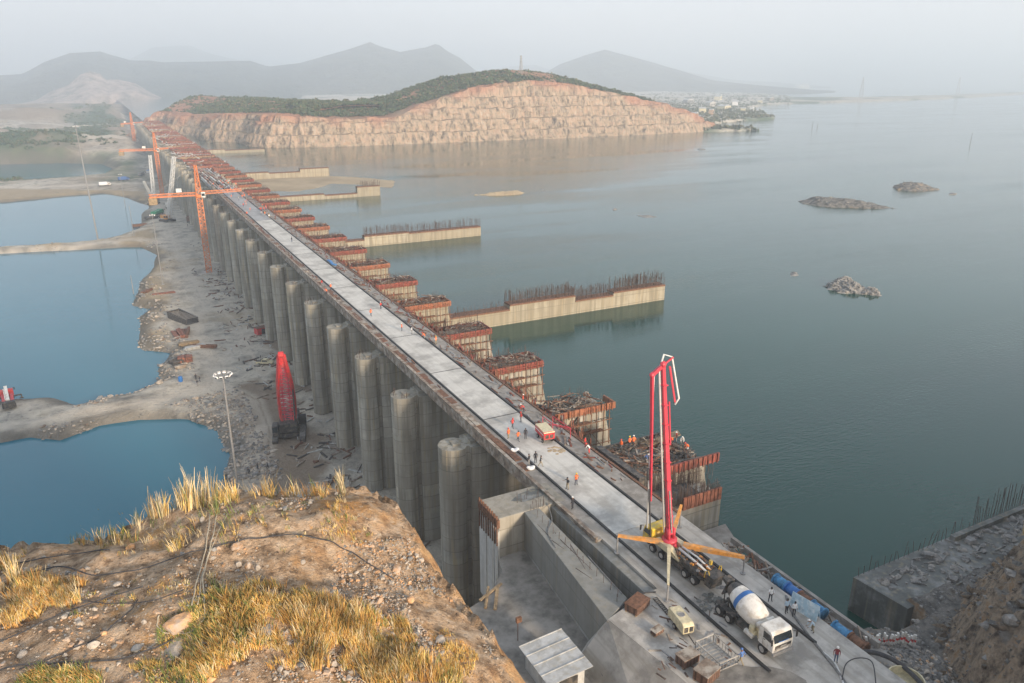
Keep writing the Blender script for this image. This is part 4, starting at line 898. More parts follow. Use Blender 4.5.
# ------------------------------------------------------------------ people
def body_template(name, pose):
    """one continuous skinned figure, 1.72 m, facing +y"""
    J = {}
    if pose == 'stand': L = dict(lk=(.10, .03, .48), lf=(.11, 0, .07), lt=(.13, .17, .03), rk=(-.10, .02, .48), rf=(-.12, -.03, .07), rt=(-.14, .14, .03), le=(.27, -.03, 1.12), lh=(.26, .10, .88), re=(-.27, -.03, 1.12), rh=(-.26, .08, .87), lean=0, hip=.90)
    if pose == 'walk': L = dict(lk=(.09, .20, .50), lf=(.09, .26, .08), lt=(.10, .43, .05), rk=(-.09, -.04, .47), rf=(-.10, -.34, .13), rt=(-.10, -.20, .04), le=(.26, -.16, 1.13), lh=(.24, -.14, .88), re=(-.26, .10, 1.14), rh=(-.22, .30, .98), lean=.04, hip=.88)
    if pose == 'point': L = dict(lk=(.13, .04, .48), lf=(.17, 0, .07), lt=(.20, .17, .03), rk=(-.12, .02, .48), rf=(-.16, -.03, .07), rt=(-.19, .14, .03), le=(.30, .22, 1.26), lh=(.33, .46, 1.30), re=(-.33, .00, 1.18), rh=(-.20, .20, 1.02), lean=.02, hip=.89)
    if pose == 'bend': L = dict(lk=(.14, .12, .46), lf=(.15, 0, .07), lt=(.17, .17, .03), rk=(-.14, .12, .46), rf=(-.16, -.05, .07), rt=(-.18, .12, .03), le=(.24, .50, .82), lh=(.18, .62, .58), re=(-.24, .48, .84), rh=(-.16, .64, .60), lean=.42, hip=.82)
    h = L['hip']; ln = L['lean']
    V = [(0, 0, h), (0, ln * .35, h + .22), (0, ln * .75, h + .42 - ln * .25), (0, ln * 1.05, h + .56 - ln * .45), (0, ln * 1.2 + .02, h + .66 - ln * .5), (0, ln * 1.35 + .03, h + .78 - ln * .55)]
    Rr = [(.15, .12), (.14, .11), (.165, .115), (.07, .07), (.095, .105), (.085, .10)]
    Ed = [(0, 1), (1, 2), (2, 3), (3, 4), (4, 5)]
    def chain(root, pts, rs):
        a = root
        for p, r in zip(pts, rs): V.append(p); Rr.append((r, r)); Ed.append((a, len(V) - 1)); a = len(V) - 1
    sh = V[2]
    for s_, k in ((1, 'l'), (-1, 'r')):
        chain(0, [(s_ * .095, 0, h - .06), L[k + 'k'], L[k + 'f'], L[k + 't']], [.10, .068, .05, .045])
        e, hd = L[k + 'e'], L[k + 'h']
        chain(2, [(s_ * .19, sh[1], sh[2] + .03), e, tuple(e[i] * .12 + hd[i] * .88 for i in range(3)), hd], [.062, .047, .034, .040])
    me = bpy.data.meshes.new(name); me.from_pydata(V, Ed, []); o = bpy.data.objects.new(name, me); C.collection.objects.link(o)
    md = o.modifiers.new('s', 'SKIN')
    bm = bmesh.new(); bm.from_mesh(me); ly = bm.verts.layers.skin.verify(); bm.verts.ensure_lookup_table()
    for i, v_ in enumerate(bm.verts): v_[ly].radius = Rr[i]; v_[ly].use_root = (i == 0)
    bm.to_mesh(me); bm.free()
    sb = o.modifiers.new('b', 'SUBSURF'); sb.levels = 1; sb.render_levels = 1
    dg = bpy.context.evaluated_depsgraph_get(); dg.update(); ev = o.evaluated_get(dg); nm = bpy.data.meshes.new_from_object(ev)
    bpy.data.objects.remove(o)
    vs = [v.co.copy() for v in nm.vertices]; fs = [tuple(p.vertices) for p in nm.polygons]
    mb = MB(); 
    for f in fs:
        pass
    mb.v = [tuple(v) for v in vs]; mb.f = list(fs)
    hipz = h
    def region(c):
        for k in ('l', 'r'):
            if (c - Vector(L[k + 'h'])).length < .12: return 2
        if c.z < .10: return 3
        if c.z > V[3][2] + .0 and abs(c.x) < .14 and c.y > V[3][1] - .2: return 2
        near_leg = c.z < hipz + .02 and not any((c - Vector(L[k + 'e'])).length < .26 for k in 'lr')
        return 1 if near_leg else 0
    mb.m = [region(sum((vs[i] for i in f), Vector()) / len(f)) for f in fs]
    hc = Vector(V[4]) + Vector((0, .01, .05))
    # nose, ears, eyes, mouth
    mb.ball(hc + Vector((0, .108, -.01)), (.014, .022, .022), 2, 5, 4)
    for s_ in (-1, 1):
        mb.ball(hc + Vector((s_ * .092, 0, -.005)), (.012, .02, .03), 2, 5, 4); mb.ball(hc + Vector((s_ * .034, .094, .02)), (.013, .009, .009), 3, 5, 4)
    mb.ball(hc + Vector((0, .098, -.045)), (.024, .010, .008), 3, 5, 4)
    # fingers
    for k in 'lr':
        e, hd = Vector(L[k + 'e']), Vector(L[k + 'h']); d = (hd - e).normalized(); sd_ = d.cross(Vector((0, 0, 1))) if abs(d.z) < .9 else Vector((0, 1, 0)); sd_.normalize(); n_ = d.cross(sd_)
        for q, ln_ in enumerate((.062, .078, .084, .072)):
            a = hd + d * .025 + sd_ * (.022 * (q - 1.5)); b_ = a + d * ln_ * .55; c_ = b_ + d * ln_ * .4 + n_ * .02
            mb.tube([a, b_, c_], [.010, .009, .007], 5, 2)
        a = hd - d * .0 + sd_ * .03; mb.tube([a, a + sd_ * .03 + d * .03, a + sd_ * .035 + d * .06], [.011, .010, .008], 5, 2)
    ob = mb.build(name, [M['darkcl'], M['denim'], M['skin'], M['black']], None, True); body = ob.data; bpy.data.objects.remove(ob)
    cap = MB(); cap.lathe([(.125, -.01), (.122, .0), (.112, .0), (.115, .03), (.098, .08), (.06, .115), (.01, .125)], 12, 0, Matrix.Translation(hc + Vector((0, 0, .045)))); cap.box(-.07, .07, .09, .165, .04, .055, 0, Matrix.Translation(hc))
    ob = cap.build(name + '_h', M['whiteh'], None, True); hel = ob.data; bpy.data.objects.remove(ob)
    hair = MB(); hair.ball(hc + Vector((0, -.012, .045)), (.103, .118, .098), 0, 8, 6)
    ob = hair.build(name + '_r', M['black'], None, True); har = ob.data; bpy.data.objects.remove(ob)
    # vest: a shell following the torso faces
    tv = MB(); idx = {}
    nm.calc_loop_triangles() if hasattr(nm, 'calc_loop_triangles') else None
    for f in fs:
        c = sum((vs[i] for i in f), Vector()) / len(f)
        if hipz - .08 < c.z < V[3][2] + .02 and abs(c.x) < .215 and not any((c - Vector(L[k + 'e'])).length < .13 or (c - Vector(L[k + 'h'])).length < .15 for k in 'lr'):
            ff = []
            for i in f:
                if i not in idx: idx[i] = len(tv.v); tv.v.append(tuple(vs[i] + nm.vertices[i].normal * .014))
                ff.append(idx[i])
            tv.f.append(tuple(ff)); tv.m.append(0)
    ob = tv.build(name + '_v', M['vest'], None, True); ves = ob.data; bpy.data.objects.remove(ob)
    return body, hel, har, ves
TPL = {p: body_template('figure_' + p, p) for p in ('stand', 'walk', 'point', 'bend')}
def person(loc, face, pose, shirt, trous, label, vest=None, helmet=None, group=None, s=1.0):
    b, h_, r_, v_ = TPL[pose]
    g = bpy.data.objects.new('person', b); C.collection.objects.link(g); g.location = loc; g.rotation_euler = (0, 0, R(face)); g.scale = (s, s, s)
    for i, m_ in enumerate((shirt, trous)): g.material_slots[i].link = 'OBJECT'; g.material_slots[i].material = M[m_]
    tag(g, label, 'person', group)
    if helmet:
        c = sub('helmet', h_, g); c.material_slots[0].link = 'OBJECT'; c.material_slots[0].material = M[helmet]
    else: sub('hair', r_, g)
    if vest:
        c = sub('vest', v_, g); c.material_slots[0].link = 'OBJECT'; c.material_slots[0].material = M[vest]
    return g
DD = 33.01
PPL = [  # px, py, z, facing, pose, shirt, trousers, vest, helmet, label
 (508.5, 438.5, DD, 20, 'stand', 'redshirt', 'khaki', 'vest', 'redh', 'worker in pale orange vest and red helmet, leftmost of four by the cart'),
 (512.5, 428, DD, 190, 'walk', 'darkcl', 'darkcl', 'redshirt', 'redh', 'person in dark trousers and red vest, standing farthest up among the group of four'),
 (518, 441, DD, 200, 'walk', 'vest', 'navy', 'vest', None, 'worker in orange vest carrying a dark bag, near the red cart'),
 (525.5, 438.5, DD, 170, 'stand', 'darkcl', 'darkcl', None, None, 'person all in dark clothes standing nearest the cart'),
 (521, 422, DD, 90, 'stand', 'redshirt', 'grey', None, 'redh', 'person in faded red shirt at rail behind the cart'),
 (524, 412, DD, 70, 'bend', 'redshirt', 'navy', None, 'whiteh', 'worker in red bending down at the right rail above the cart'),
 (523, 404, DD, 240, 'stand', 'vest', 'grey', 'redshirt', 'whiteh', 'worker with white helmet at right rail, uppermost of the two in red'),
 (529, 465, DD, 30, 'stand', 'darkcl', 'grey', None, None, 'person in dark grey beside left rail, leftmost of three in dark clothes'),
 (535.5, 462.5, DD, 160, 'stand', 'darkcl', 'darkcl', None, None, 'person in black, middle of the three in dark clothes'),
 (540.5, 466.5, DD, 250, 'walk', 'darkcl', 'khaki', None, None, 'person in black jacket and light trousers, rightmost of three in dark clothes'),
 (567.5, 489, DD, 100, 'point', 'darkcl', 'khaki', None, 'darkcl', 'person in dark top and khaki trousers with arm out beside orange worker'),
 (576, 484.5, DD, 180, 'point', 'vest', 'navy', 'vest', 'yellowh', 'worker in bright orange with legs apart in the middle of the deck'),
 (572.5, 509, DD, 20, 'stand', 'darkcl', 'darkcl', None, 'whiteh', 'lone person in black with white helmet at the left rail by the grey wall'),
 (589.5, 453, DD - .05, 40, 'bend', 'whitesh', 'redshirt', None, 'redh', 'person in white shirt stooping on the right edge of the deck below the cart'),
 (585, 447, DD - .05, 220, 'stand', 'redshirt', 'maroon', None, None, 'person in dark red at right deck edge beside the stooping one'),
 (770, 601, DD, 150, 'point', 'whitesh', 'darkcl', None, None, 'person in white shirt and black trousers facing the mixer truck, farthest of three'),
 (786, 613, DD, 170, 'stand', 'paleblue', 'darkcl', None, None, 'person in pale blue shirt beside the printed banner'),
 (793.5, 616, DD, 150, 'stand', 'whitesh', 'darkcl', None, None, 'person in white shirt standing in front of the printed banner'),
 (813, 632, DD, 60, 'bend', 'paleblue', 'khaki', None, 'whiteh', 'person in white helmet crouching beside the rusty pipe'),
 (835.5, 662, DD, 130, 'stand', 'maroon', 'denim', None, 'whiteh', 'person in maroon top and jeans with white helmet, at far lower right of the deck'),
 (741, 664, DD, 10, 'walk', 'bluesh', 'khaki', None, 'bluesh', 'person in bright blue top walking below the mixer truck'),
 (371, 316, DD, 200, 'walk', 'vest', 'navy', 'vest', 'redh', 'worker in red orange vest by right rail far up the deck'),
 (381, 309, DD, 30, 'stand', 'redshirt', 'navy', None, 'whiteh', 'worker in red shirt far up the deck, right of two near the joint'),
 (327, 294, DD, 30, 'bend', 'vest', 'navy', 'vest', 'redh', 'worker in red vest bending at the left rail, upper deck'),
 (331, 290, DD, 30, 'stand', 'vest', 'navy', 'vest', 'whiteh', 'worker in red vest and white helmet at left rail, upper deck'),
 (322, 286, DD, 120, 'stand', 'redshirt', 'grey', 'redshirt', None, 'worker in red at left rail, farther than the bending one'),
 (292, 242, DD, 120, 'stand', 'darkcl', 'denim', None, None, 'lone dark figure standing mid deck on the fresh grey slab'),
 (402, 331, DD - .05, 60, 'stand', 'vest', 'navy', 'vest', 'whiteh', 'worker in orange vest amid debris at right deck edge by an orange topped pier'),
 (412, 334, DD - .05, 60, 'stand', 'whitesh', 'grey', None, None, 'person in white shirt amid debris on the right deck edge'),
 (425, 339, DD - .05, 60, 'bend', 'vest', 'grey', 'vest', 'redh', 'worker in orange bending amid debris at right deck edge'),
 (436, 344, DD - .05, 200, 'stand', 'whitesh', 'khaki', 'vest', 'yellowh', 'worker in vest and yellow helmet at the right deck edge beside dark red pier'),
 (621, 450, 32.7, 100, 'stand', 'vest', 'grey', 'vest', 'redh', 'worker in orange vest at the left corner of the pier being poured'),
 (629.5, 447, 32.7, 10, 'stand', 'vest', 'navy', 'vest', 'yellowh', 'worker in bright orange, left of two side by side on the pier being poured'),
 (633.5, 446, 32.7, -10, 'walk', 'vest', 'darkcl', 'vest', 'whiteh', 'worker in bright orange, right of two side by side on the pier being poured'),
 (667, 447, 32.7, 200, 'stand', 'darkcl', 'darkcl', None, 'yellowh', 'person in dark clothes just right of the red boom on the pier'),
 (672, 444, 32.7, 100, 'bend', 'redshirt', 'navy', 'vest', 'redh', 'worker in red vest bending among the group on the pier'),
 (676, 442.5, 32.7, 60, 'stand', 'darkcl', 'grey', 'redshirt', 'whiteh', 'worker in dark clothes and red vest standing in the pier group'),
 (682, 444, 32.7, 140, 'bend', 'whitesh', 'grey', None, 'whiteh', 'person in white stooping at the right side of the pier group'),
 (688, 451, 32.7, 80, 'bend', 'vest', 'whitesh', 'vest', 'redh', 'worker in orange crouching against the red formwork beam'),
 (645, 462, 32.7, 200, 'bend', 'bluesh', 'darkcl', None, 'whiteh', 'worker with white helmet crouching at the near corner of the poured pier'),
]
for (px, py, z, fc_, ps, sh_, tr_, ve, he, lab) in PPL:
    person(P(px, py, z), fc_, ps, sh_, tr_, lab, ve, he, 'people on the spillway')
rr = random.Random(21)
for q in range(44):     # crowd where the finished slab ends
    u_ = rr.uniform(300, 425); x_ = rr.uniform(44, 55)
    o = person((x_, u_, 33.02 if u_ < DE else 33.4), rr.uniform(0, 360), rr.choice(['stand', 'walk', 'bend']), rr.choice(['vest', 'redshirt', 'whitesh', 'vest', 'bluesh']), rr.choice(['navy', 'grey', 'khaki']),
               'one of the tiny workers crowded where the finished deck slab ends', rr.choice(['vest', None, 'redshirt']), rr.choice(['whiteh', 'redh', 'yellowh']), 'crowd of far workers at end of deck slab')
for (px, py, fc_, ps, sh_, tr_, lab) in [(196, 379, 0, 'stand', 'darkcl', 'darkcl', 'dark figure standing beside stacked pipes on the riverbed, farthest of three'), (200, 382, 60, 'walk', 'darkcl', 'navy', 'dark figure walking on riverbed track by the pipe stacks, rightmost of three'), (197.5, 385.5, 200, 'stand', 'darkcl', 'grey', 'dark figure on riverbed track by the pipe stacks, nearest of three'),
        (250, 474, 40, 'bend', 'darkcl', 'darkcl', 'dark figure squatting behind the grassy crest, left of three'), (258, 470, 300, 'stand', 'darkcl', 'navy', 'dark figure behind the grassy crest, middle of three'), (268, 469, 120, 'walk', 'darkcl', 'darkcl', 'dark figure behind the grassy crest, right of three'),
        (298, 439, 30, 'stand', 'darkcl', 'whitesh', 'person in black and white beside the red crawler rig, left of two'), (303.5, 437, 30, 'stand', 'whitesh', 'darkcl', 'person in white beside the red crawler rig, right of two'), (188, 227, 30, 'stand', 'darkcl', 'navy', 'far dark figure on the track beside the orange tower crane')]:
    p = P(px, py, 0); p.z = float(bed_height(np.array([p.x]), np.array([p.y]))[0]); person(p, fc_, ps, sh_, tr_, lab, None, None, 'people on the riverbed', 1.05)

# ------------------------------------------------------------------ vehicles on the deck
def wheel(par, x, y, r=.52, w=.32, side=1, dual=False):
    Mx = Matrix.Translation((x, y, r)) @ Matrix.Rotation(R(90), 4, 'X')
    if dual: w = .6
    mb = MB(); mb.lathe([(r * .55, -w / 2), (r * .92, -w / 2), (r, -w / 2 + .06), (r, w / 2 - .06), (r * .92, w / 2), (r * .55, w / 2)], 18, 0, Mx); t = mb.build('wheel', M['black'], par, True)
    mb = MB(); s_ = -side
    mb.lathe([(.03, s_ * (w / 2 + .05)), (r * .22, s_ * (w / 2 + .05)), (r * .26, s_ * (w / 2 - .06)), (r * .5, s_ * (w / 2 - .08)), (r * .58, s_ * (w / 2 + .005))], 12, 0, Mx); mb.build('rim', M['rim'], t)
    return t
def truck_cab(par, x0, x1, w, z0, z1, m, tilt=.28):
    """boxy cab-over cab; front at x1"""
    zb = z0 + (z1 - z0) * .48
    mb = MB(); mb.side([(x0, z0), (x1, z0), (x1, zb), (x1 - tilt, z1 - .12), (x1 - tilt - .2, z1), (x0 + .05, z1), (x0, z1 - .1)], -w / 2, w / 2)
    cab = mb.build('cab', m, par, bevel=.05)
    sl = tilt / (z1 - .12 - zb)
    def fr(z): return x1 - (z - zb) * sl if z > zb else x1
    mb = MB(); za, zc = zb + .06, z1 - .26
    mb.add([(fr(za) + .012, -w / 2 + .12, za), (fr(za) + .012, w / 2 - .12, za), (fr(zc) + .012, w / 2 - .14, zc), (fr(zc) + .012, -w / 2 + .14, zc),
            (fr(za) - .05, -w / 2 + .12, za), (fr(za) - .05, w / 2 - .12, za), (fr(zc) - .05, w / 2 - .14, zc), (fr(zc) - .05, -w / 2 + .14, zc)], [(0, 1, 2, 3), (4, 7, 6, 5), (0, 3, 7, 4), (1, 5, 6, 2), (3, 2, 6, 7), (0, 4, 5, 1)])
    mb.build('windscreen', M['glass'], cab)
    for s_ in (-1, 1):
        mb = MB(); mb.side([(x1 - 1.25, zb), (x1 - .14, zb), (x1 - tilt - .16, z1 - .3), (x1 - 1.25, z1 - .3)], s_ * (w / 2 + .012) - .01, s_ * (w / 2 + .012) + .01); mb.build('side_window', M['glass'], cab)
        mb = MB(); mb.bar((x1 - .1, s_ * (w / 2), zb + .7), (x1 + .1, s_ * (w / 2 + .28), zb + .7), .05); mb.box(x1 + .05, x1 + .12, s_ * (w / 2 + .28) - .1, s_ * (w / 2 + .28) + .1, zb + .1, zb + .72); mb.build('mirror', M['black'], cab)
        mb = MB(); mb.box(x1 - 1.3, x1 - 1.27, s_ * (w / 2 + .004) - .004, s_ * (w / 2 + .004) + .004, z0 + .1, z1 - .2); mb.box(x1 - 1.2, x1 - 1.0, s_ * (w / 2 + .02) - .02, s_ * (w / 2 + .02) + .02, zb - .16, zb - .1); mb.build('door_handle', M['dark'], cab)
        mb = MB(); mb.box(x1 + .003, x1 + .05, s_ * (w / 2 - .32) - .18, s_ * (w / 2 - .32) + .18, z0 + .06, z0 + .26); mb.build('headlight', M['rim'], cab)
        mb = MB(); mb.box(x1 - 1.1, x1 - .7, s_ * (w / 2 - .15) - .12, s_ * (w / 2 - .15) + .12, z0 - .4, z0 - .34); mb.build('step', M['dark'], cab)
    mb = MB(); mb.box(x1 + .003, x1 + .05, -w / 2 + .25, w / 2 - .25, z0 + .34, zb - .22); mb.build('grille', M['dark'], cab)
    mb = MB(); mb.box(x1 + .051, x1 + .075, -.35, .35, z0 + .5, z0 + .62); mb.box(x1 + .051, x1 + .07, -w / 2 + .3, w / 2 - .3, z0 + .40, z0 + .44); mb.build('grille_bar', M['rim'], cab)
    mb = MB(); mb.box(x1 - .1, x1 + .16, -w / 2, w / 2, z0 - .28, z0 + .02); mb.build('bumper', M['grey'], cab, bevel=.03)
    mb = MB(); mb.bar((x1 - .3, -w * .3, za), (x1 - .31, -w * .05, za + .35), .03); mb.bar((fr(za) + .03, -w * .3, za), (fr(za + .4) + .03, -w * .02, za + .35), .03); mb.bar((fr(za) + .03, w * .1, za), (fr(za + .4) + .03, w * .36, za + .35), .03); mb.build('wiper', M['black'], cab)
    return cab
# concrete mixer truck
mx = empty('mixer_truck', (47.85, 42.3, DD), R(-92), 'white concrete mixer truck with a blue band round its drum', 'mixer truck')
mb = MB(); mb.box(-3.9, 3.6, -.55, -.35, .75, 1.05); mb.box(-3.9, 3.6, .35, .55, .75, 1.05)
for x in (-3.7, -2, 0, 1.6, 3): mb.box(x, x + .15, -.348, .348, .8, 1.0)
mb.box(-.9, .9, -1.05, -.6, .55, 1.15); mb.box(-.6, .7, .6, 1.05, .5, 1.1)
mb.box(-3.8, -1.2, -1.2, -.62, 1.16, 1.22); mb.box(-3.8, -1.2, .62, 1.2, 1.16, 1.22)
mb.build('chassis', M['dark'], mx)
for s_ in (-1, 1):
    wheel(mx, 2.75, s_ * 1.05, side=s_); wheel(mx, -1.85, s_ * .93, side=s_, dual=True); wheel(mx, -3.2, s_ * .93, side=s_, dual=True)
    mb = MB(); mb.tube([(-4.0, s_ * .95, .6), (-3.9, s_ * .95, 1.15), (-2.5, s_ * .95, 1.22), (-1.1, s_ * .95, 1.15), (-1.0, s_ * .95, .7)], .05, 5); mb.build('mudguard', M['dark'], mx)
truck_cab(mx, 2.15, 4.05, 2.4, 1.0, 2.95, M['white'], .3)
mb = MB(); mb.box(4.052, 4.07, -.6, .6, 2.02, 2.10); mb.build('cab_badge', M['blue'], mx)
dm = Matrix.Translation((-.95, 0, 2.45)) @ Matrix.Rotation(R(-76), 4, 'Y')   # drum axis, small mouth high at the rear
dm = Matrix.Translation((1.35, 0, 2.12)) @ Matrix.Rotation(R(-77), 4, 'Y')
mb = MB(); mb.lathe([(.35, -.12), (.75, -.02), (1.0, .25), (1.19, .95), (1.24, 1.75), (1.22, 2.35), (1.215, 2.36), (1.13, 2.85), (1.125, 2.86), (.98, 3.5), (.93, 3.65), (.925, 3.66), (.66, 4.4), (.55, 4.45)], 32, 0, dm, [0, 0, 0, 0, 0, 0, 1, 1, 0, 0, 0, 2, 2])
mb.build('drum', [M['white'], M['blue'], M['dark']], mx, True)
mb = MB(); mb.bar((-2.6, -.7, 1.05), (-2.6, -.45, 2.5), .14); mb.bar((-2.6, .7, 1.05), (-2.6, .45, 2.5), .14); mb.bar((-3.2, -.6, 1.05), (-3.35, -.5, 3.1), .1); mb.bar((-3.2, .6, 1.05), (-3.35, .5, 3.1), .1); mb.build('drum_support', M['dark'], mx)
mb = MB(); mb.side([(-3.2, 3.15), (-3.2, 3.6), (-3.9, 3.75), (-4.0, 3.5)], -.45, .45); mb.side([(-3.35, 2.2), (-3.9, 1.6), (-4.0, 1.7), (-3.5, 3.0)], -.32, .32); mb.build('hopper', M['dark'], mx)
mb = MB(); mb.bar((-4.1, 0, 2.1), (-5.2, .3, 1.35), .5, .08); mb.bar((-4.1, -.27, 2.2), (-5.2, .05, 1.45), .05, .2); mb.bar((-4.1, .27, 2.2), (-5.2, .55, 1.45), .05, .2); mb.build('chute', M['grey'], mx)
mb = MB(); mb.tube([(1.75, -.95, 2.35), (1.75, .95, 2.35)], .3, 14); mb.build('water_tank', M['white'], mx, True)
mb = MB(); mb.tube([(1.2, -1.05, 1.35), (1.2, -1.05, 1.9)], .28, 10); mb.box(.9, 1.7, -1.15, -.4, 1.2, 1.5); mb.box(1.4, 2.0, -.8, .8, 1.06, 2.0); mb.bar((1.9, -.9, 1.0), (1.9, -.9, 2.5), .08); mb.bar((1.9, .9, 1.0), (1.9, .9, 2.5), .08); mb.build('drive_unit', M['cream'], mx)
mb = MB(); mb.tube([(.5, -1.14, .95), (1.5, -1.14, .95)], .26, 12); mb.build('air_tank', M['white'], mx, True)
mb = MB()
for z in (1.2, 1.6, 2.0, 2.4, 2.8): mb.bar((-3.75, .55, z), (-3.75, .95, z), .04)
mb.bar((-3.75, .55, 1), (-3.75, .55, 3.2), .05); mb.bar((-3.75, .95, 1), (-3.75, .95, 3.2), .05); mb.build('ladder', M['grey'], mx)

# truck mounted concrete pump
pt = empty('pump_truck', (48.7, 54.2, DD), R(92), 'yellow cab concrete pump truck with tall red folded boom and orange outriggers', 'pump truck')
mb = MB(); mb.box(-5.2, 4.0, -.6, -.38, .8, 1.15); mb.box(-5.2, 4.0, .38, .6, .8, 1.15); mb.box(-4.8, 1.6, -1.1, 1.1, 1.16, 1.35); mb.box(-4.6, -1.0, -1.15, -.6, 1.36, 1.9); mb.box(-4.2, -1.6, .55, 1.15, 1.36, 1.8); mb.box(-2, 1.5, -1.2, -.65, .5, 1.1); mb.box(-2, .8, .65, 1.2, .5, 1.1); mb.build('chassis', M['dark'], pt)
for s_ in (-1, 1):
    for x in (2.9, 1.35): wheel(pt, x, s_ * 1.05, side=s_)
    for x in (-2.4, -3.75): wheel(pt, x, s_ * .93, side=s_, dual=True)
cb = truck_cab(pt, 3.0, 4.6, 2.4, 1.1, 2.85, M['yellow'], .25)
mb = MB(); mb.tube([(1.5, 0, 1.3), (1.5, 0, 1.9)], [1.0, .9], 20); mb.tube([(1.5, 0, 1.9), (1.5, 0, 2.3)], [.85, .85], 20); mb.box(1.1, 1.9, -.45, -.25, 2.3, 3.6); mb.box(1.1, 1.9, .25, .45, 2.3, 3.6); tu = mb.build('turret', M['boomred'], pt, True)
B0 = Vector((1.5, 0, 2.9)); T1 = Vector((1.9, 2.3, 23.0))
mb = MB(); mb.bar(B0, T1, .62, .5, 0, .34, .34)
for k in range(1, 9): p = B0.lerp(T1, k / 9); mb.box(p.x - .33, p.x + .33, p.y - .3, p.y + .3, p.z, p.z + .12)
b1 = mb.build('boom_section', M['boomred'], pt)
mb = MB(); mb.bar(T1, (2.3, 3.3, 22.0), .36, .36); mb.bar((2.3, 3.3, 22.1), (2.6, 2.1, 7.0), .30, .30, 0, .18, .18); mb.ball(T1 + Vector((0, 0, .1)), .34); mb.ball((2.3, 3.3, 22.0), .3); mb.build('boom_section', M['boomred'], pt)
mb = MB(); mb.bar((1.7, 1.6, 22.8), (1.4, .8, 18.8), .2, .2, 0, .16, .16); mb.bar(T1, (1.6, 1.3, 23.8), .16); mb.bar((1.5, 1.5, 19), (1.4, 1.0, 14.0), .13); mb.build('boom_section', M['boomred'], pt)
mb = MB(); mb.tube([(1.9, .5, 3), (2.1, 2.6, 22.5), (2.0, 2.2, 24.1), (1.7, 1.4, 23.8), (1.3, .4, 19.2), (1.3, .9, 18.6)], .10, 8); mb.tube([(2.5, 2.9, 21.8), (2.8, 2.4, 11.0), (2.8, 2.2, 3.6)], .10, 8); mb.build('delivery_pipe', M['lattice_white'], pt, True)
mb = MB(); mb.tube([(2.8, 2.6, 11.0), (2.8, 2.5, 9.6)], .16, 6); mb.tube([(2.6, 2.4, 8.5), (2.6, 2.0, 4.5), (2.6, 1.8, 2.4)], .08, 6); mb.build('end_hose', M['hose'], pt, True)
mb = MB(); mb.bar((2.0, .1, 3.2), (1.95, .75, 8.5), .18); mb.bar((1.1, .1, 3.2), (1.3, .7, 8.5), .14); mb.build('boom_cylinder', M['grey'], pt)
def outr(a, b_, foot, m='orange', w=.5):
    mb = MB(); mb.bar(a, b_, w, w, 0, w * .55, w * .6); o = mb.build('outrigger', M[m], pt)
    mb = MB(); mb.tube([b_, (b_[0], b_[1], foot)], .09, 8); mb.lathe([(.3, 0), (.3, .08), (.08, .12)], 10, 0, Matrix.Translation((b_[0], b_[1], foot))); mb.build('jack_leg', M['grey'], o)
outr((1.6, .6, 1.9), (4.8, 4.6, 2.2), -.05); outr((1.8, -.6, 2.0), (5.3, -5.0, 2.9), -.05)
outr((.6, .8, 2.0), (-4.4, 5.2, 1.9), -.08, 'cream', .42); outr((0, -.7, 2.0), (-4.9, -4.9, 2.0), -.05, 'orange', .6)
mb = MB(); mb.side([(2.6, 1.36), (2.6, 2.0), (.4, 2.1), (-1.4, 1.5), (-1.4, 1.36)], -1.15, -.5); mb.side([(2.6, 1.36), (2.6, 2.0), (.4, 2.1), (-1.4, 1.5), (-1.4, 1.36)], .5, 1.15); mb.build('outrigger_frame', M['cream'], pt)
mb = MB(); mb.box(-5.9, -5.0, -.8, .8, .7, 1.7); mb.side([(-6.0, 1.3), (-5.0, 1.3), (-4.9, 2.1), (-6.2, 2.1)], -.85, .85); mb.build('hopper', M['dark'], pt)
mb = MB(); mb.tube([(-5.3, .3, 1.8), (-3.0, .35, 2.1), (-.4, .3, 2.2)], .13, 8); mb.tube([(-5.2, -.3, 1.8), (-2.6, -.3, 2.2), (-.5, -.1, 2.3)], .1, 8); mb.build('delivery_pipe', M['lattice_white'], pt, True)
mb = MB()
for k in range(130): 
    p = Vector((rr.uniform(-5.4, .2), rr.uniform(-1.0, 1.0), rr.uniform(1.2, 2.0))); mb.bar(p, p + Vector((rr.uniform(-.8, .8), rr.uniform(-.3, .3), rr.uniform(-.2, .3))), rr.uniform(.05, .3), m=rr.randint(0, 3))
mb.build('pump_machinery', [M['dark'], M['grey'], M['orange'], M['rust']], pt)
mb = MB(); mb.tube([(-5.0, -.9, 1.6), (-5.2, -1.0, 2.5), (-5.5, -.9, 2.7), (-5.6, -.8, 2.2)], .05, 6); mb.build('handrail', M['yellow'], pt)
mb = MB(); mb.tube([(-5.0, .9, 1.6), (-5.2, 1.0, 2.5), (-5.5, .9, 2.7), (-5.6, .8, 2.2)], .05, 6); mb.box(-4.4, -4.1, -.75, -.5, 2.2, 2.7, 0); mb.build('handrail', M['yellow'], pt)
mb = MB(); 
for k in range(90):
    a = rr.uniform(0, 6.28); q = rr.random() ** .5 * 1.5; s_ = rr.uniform(.05, .28); mb.ball((47.4 + q * math.cos(a) * 1.0, 47.2 + q * math.sin(a), 33.0 + .02), (s_, s_, s_ * .4), seg=6, ring=4)
tag(mb.build('concrete_spill', M['concrete_wet']), 'dark spill of wet concrete between the pump truck and mixer truck', 'spill', kind='stuff')

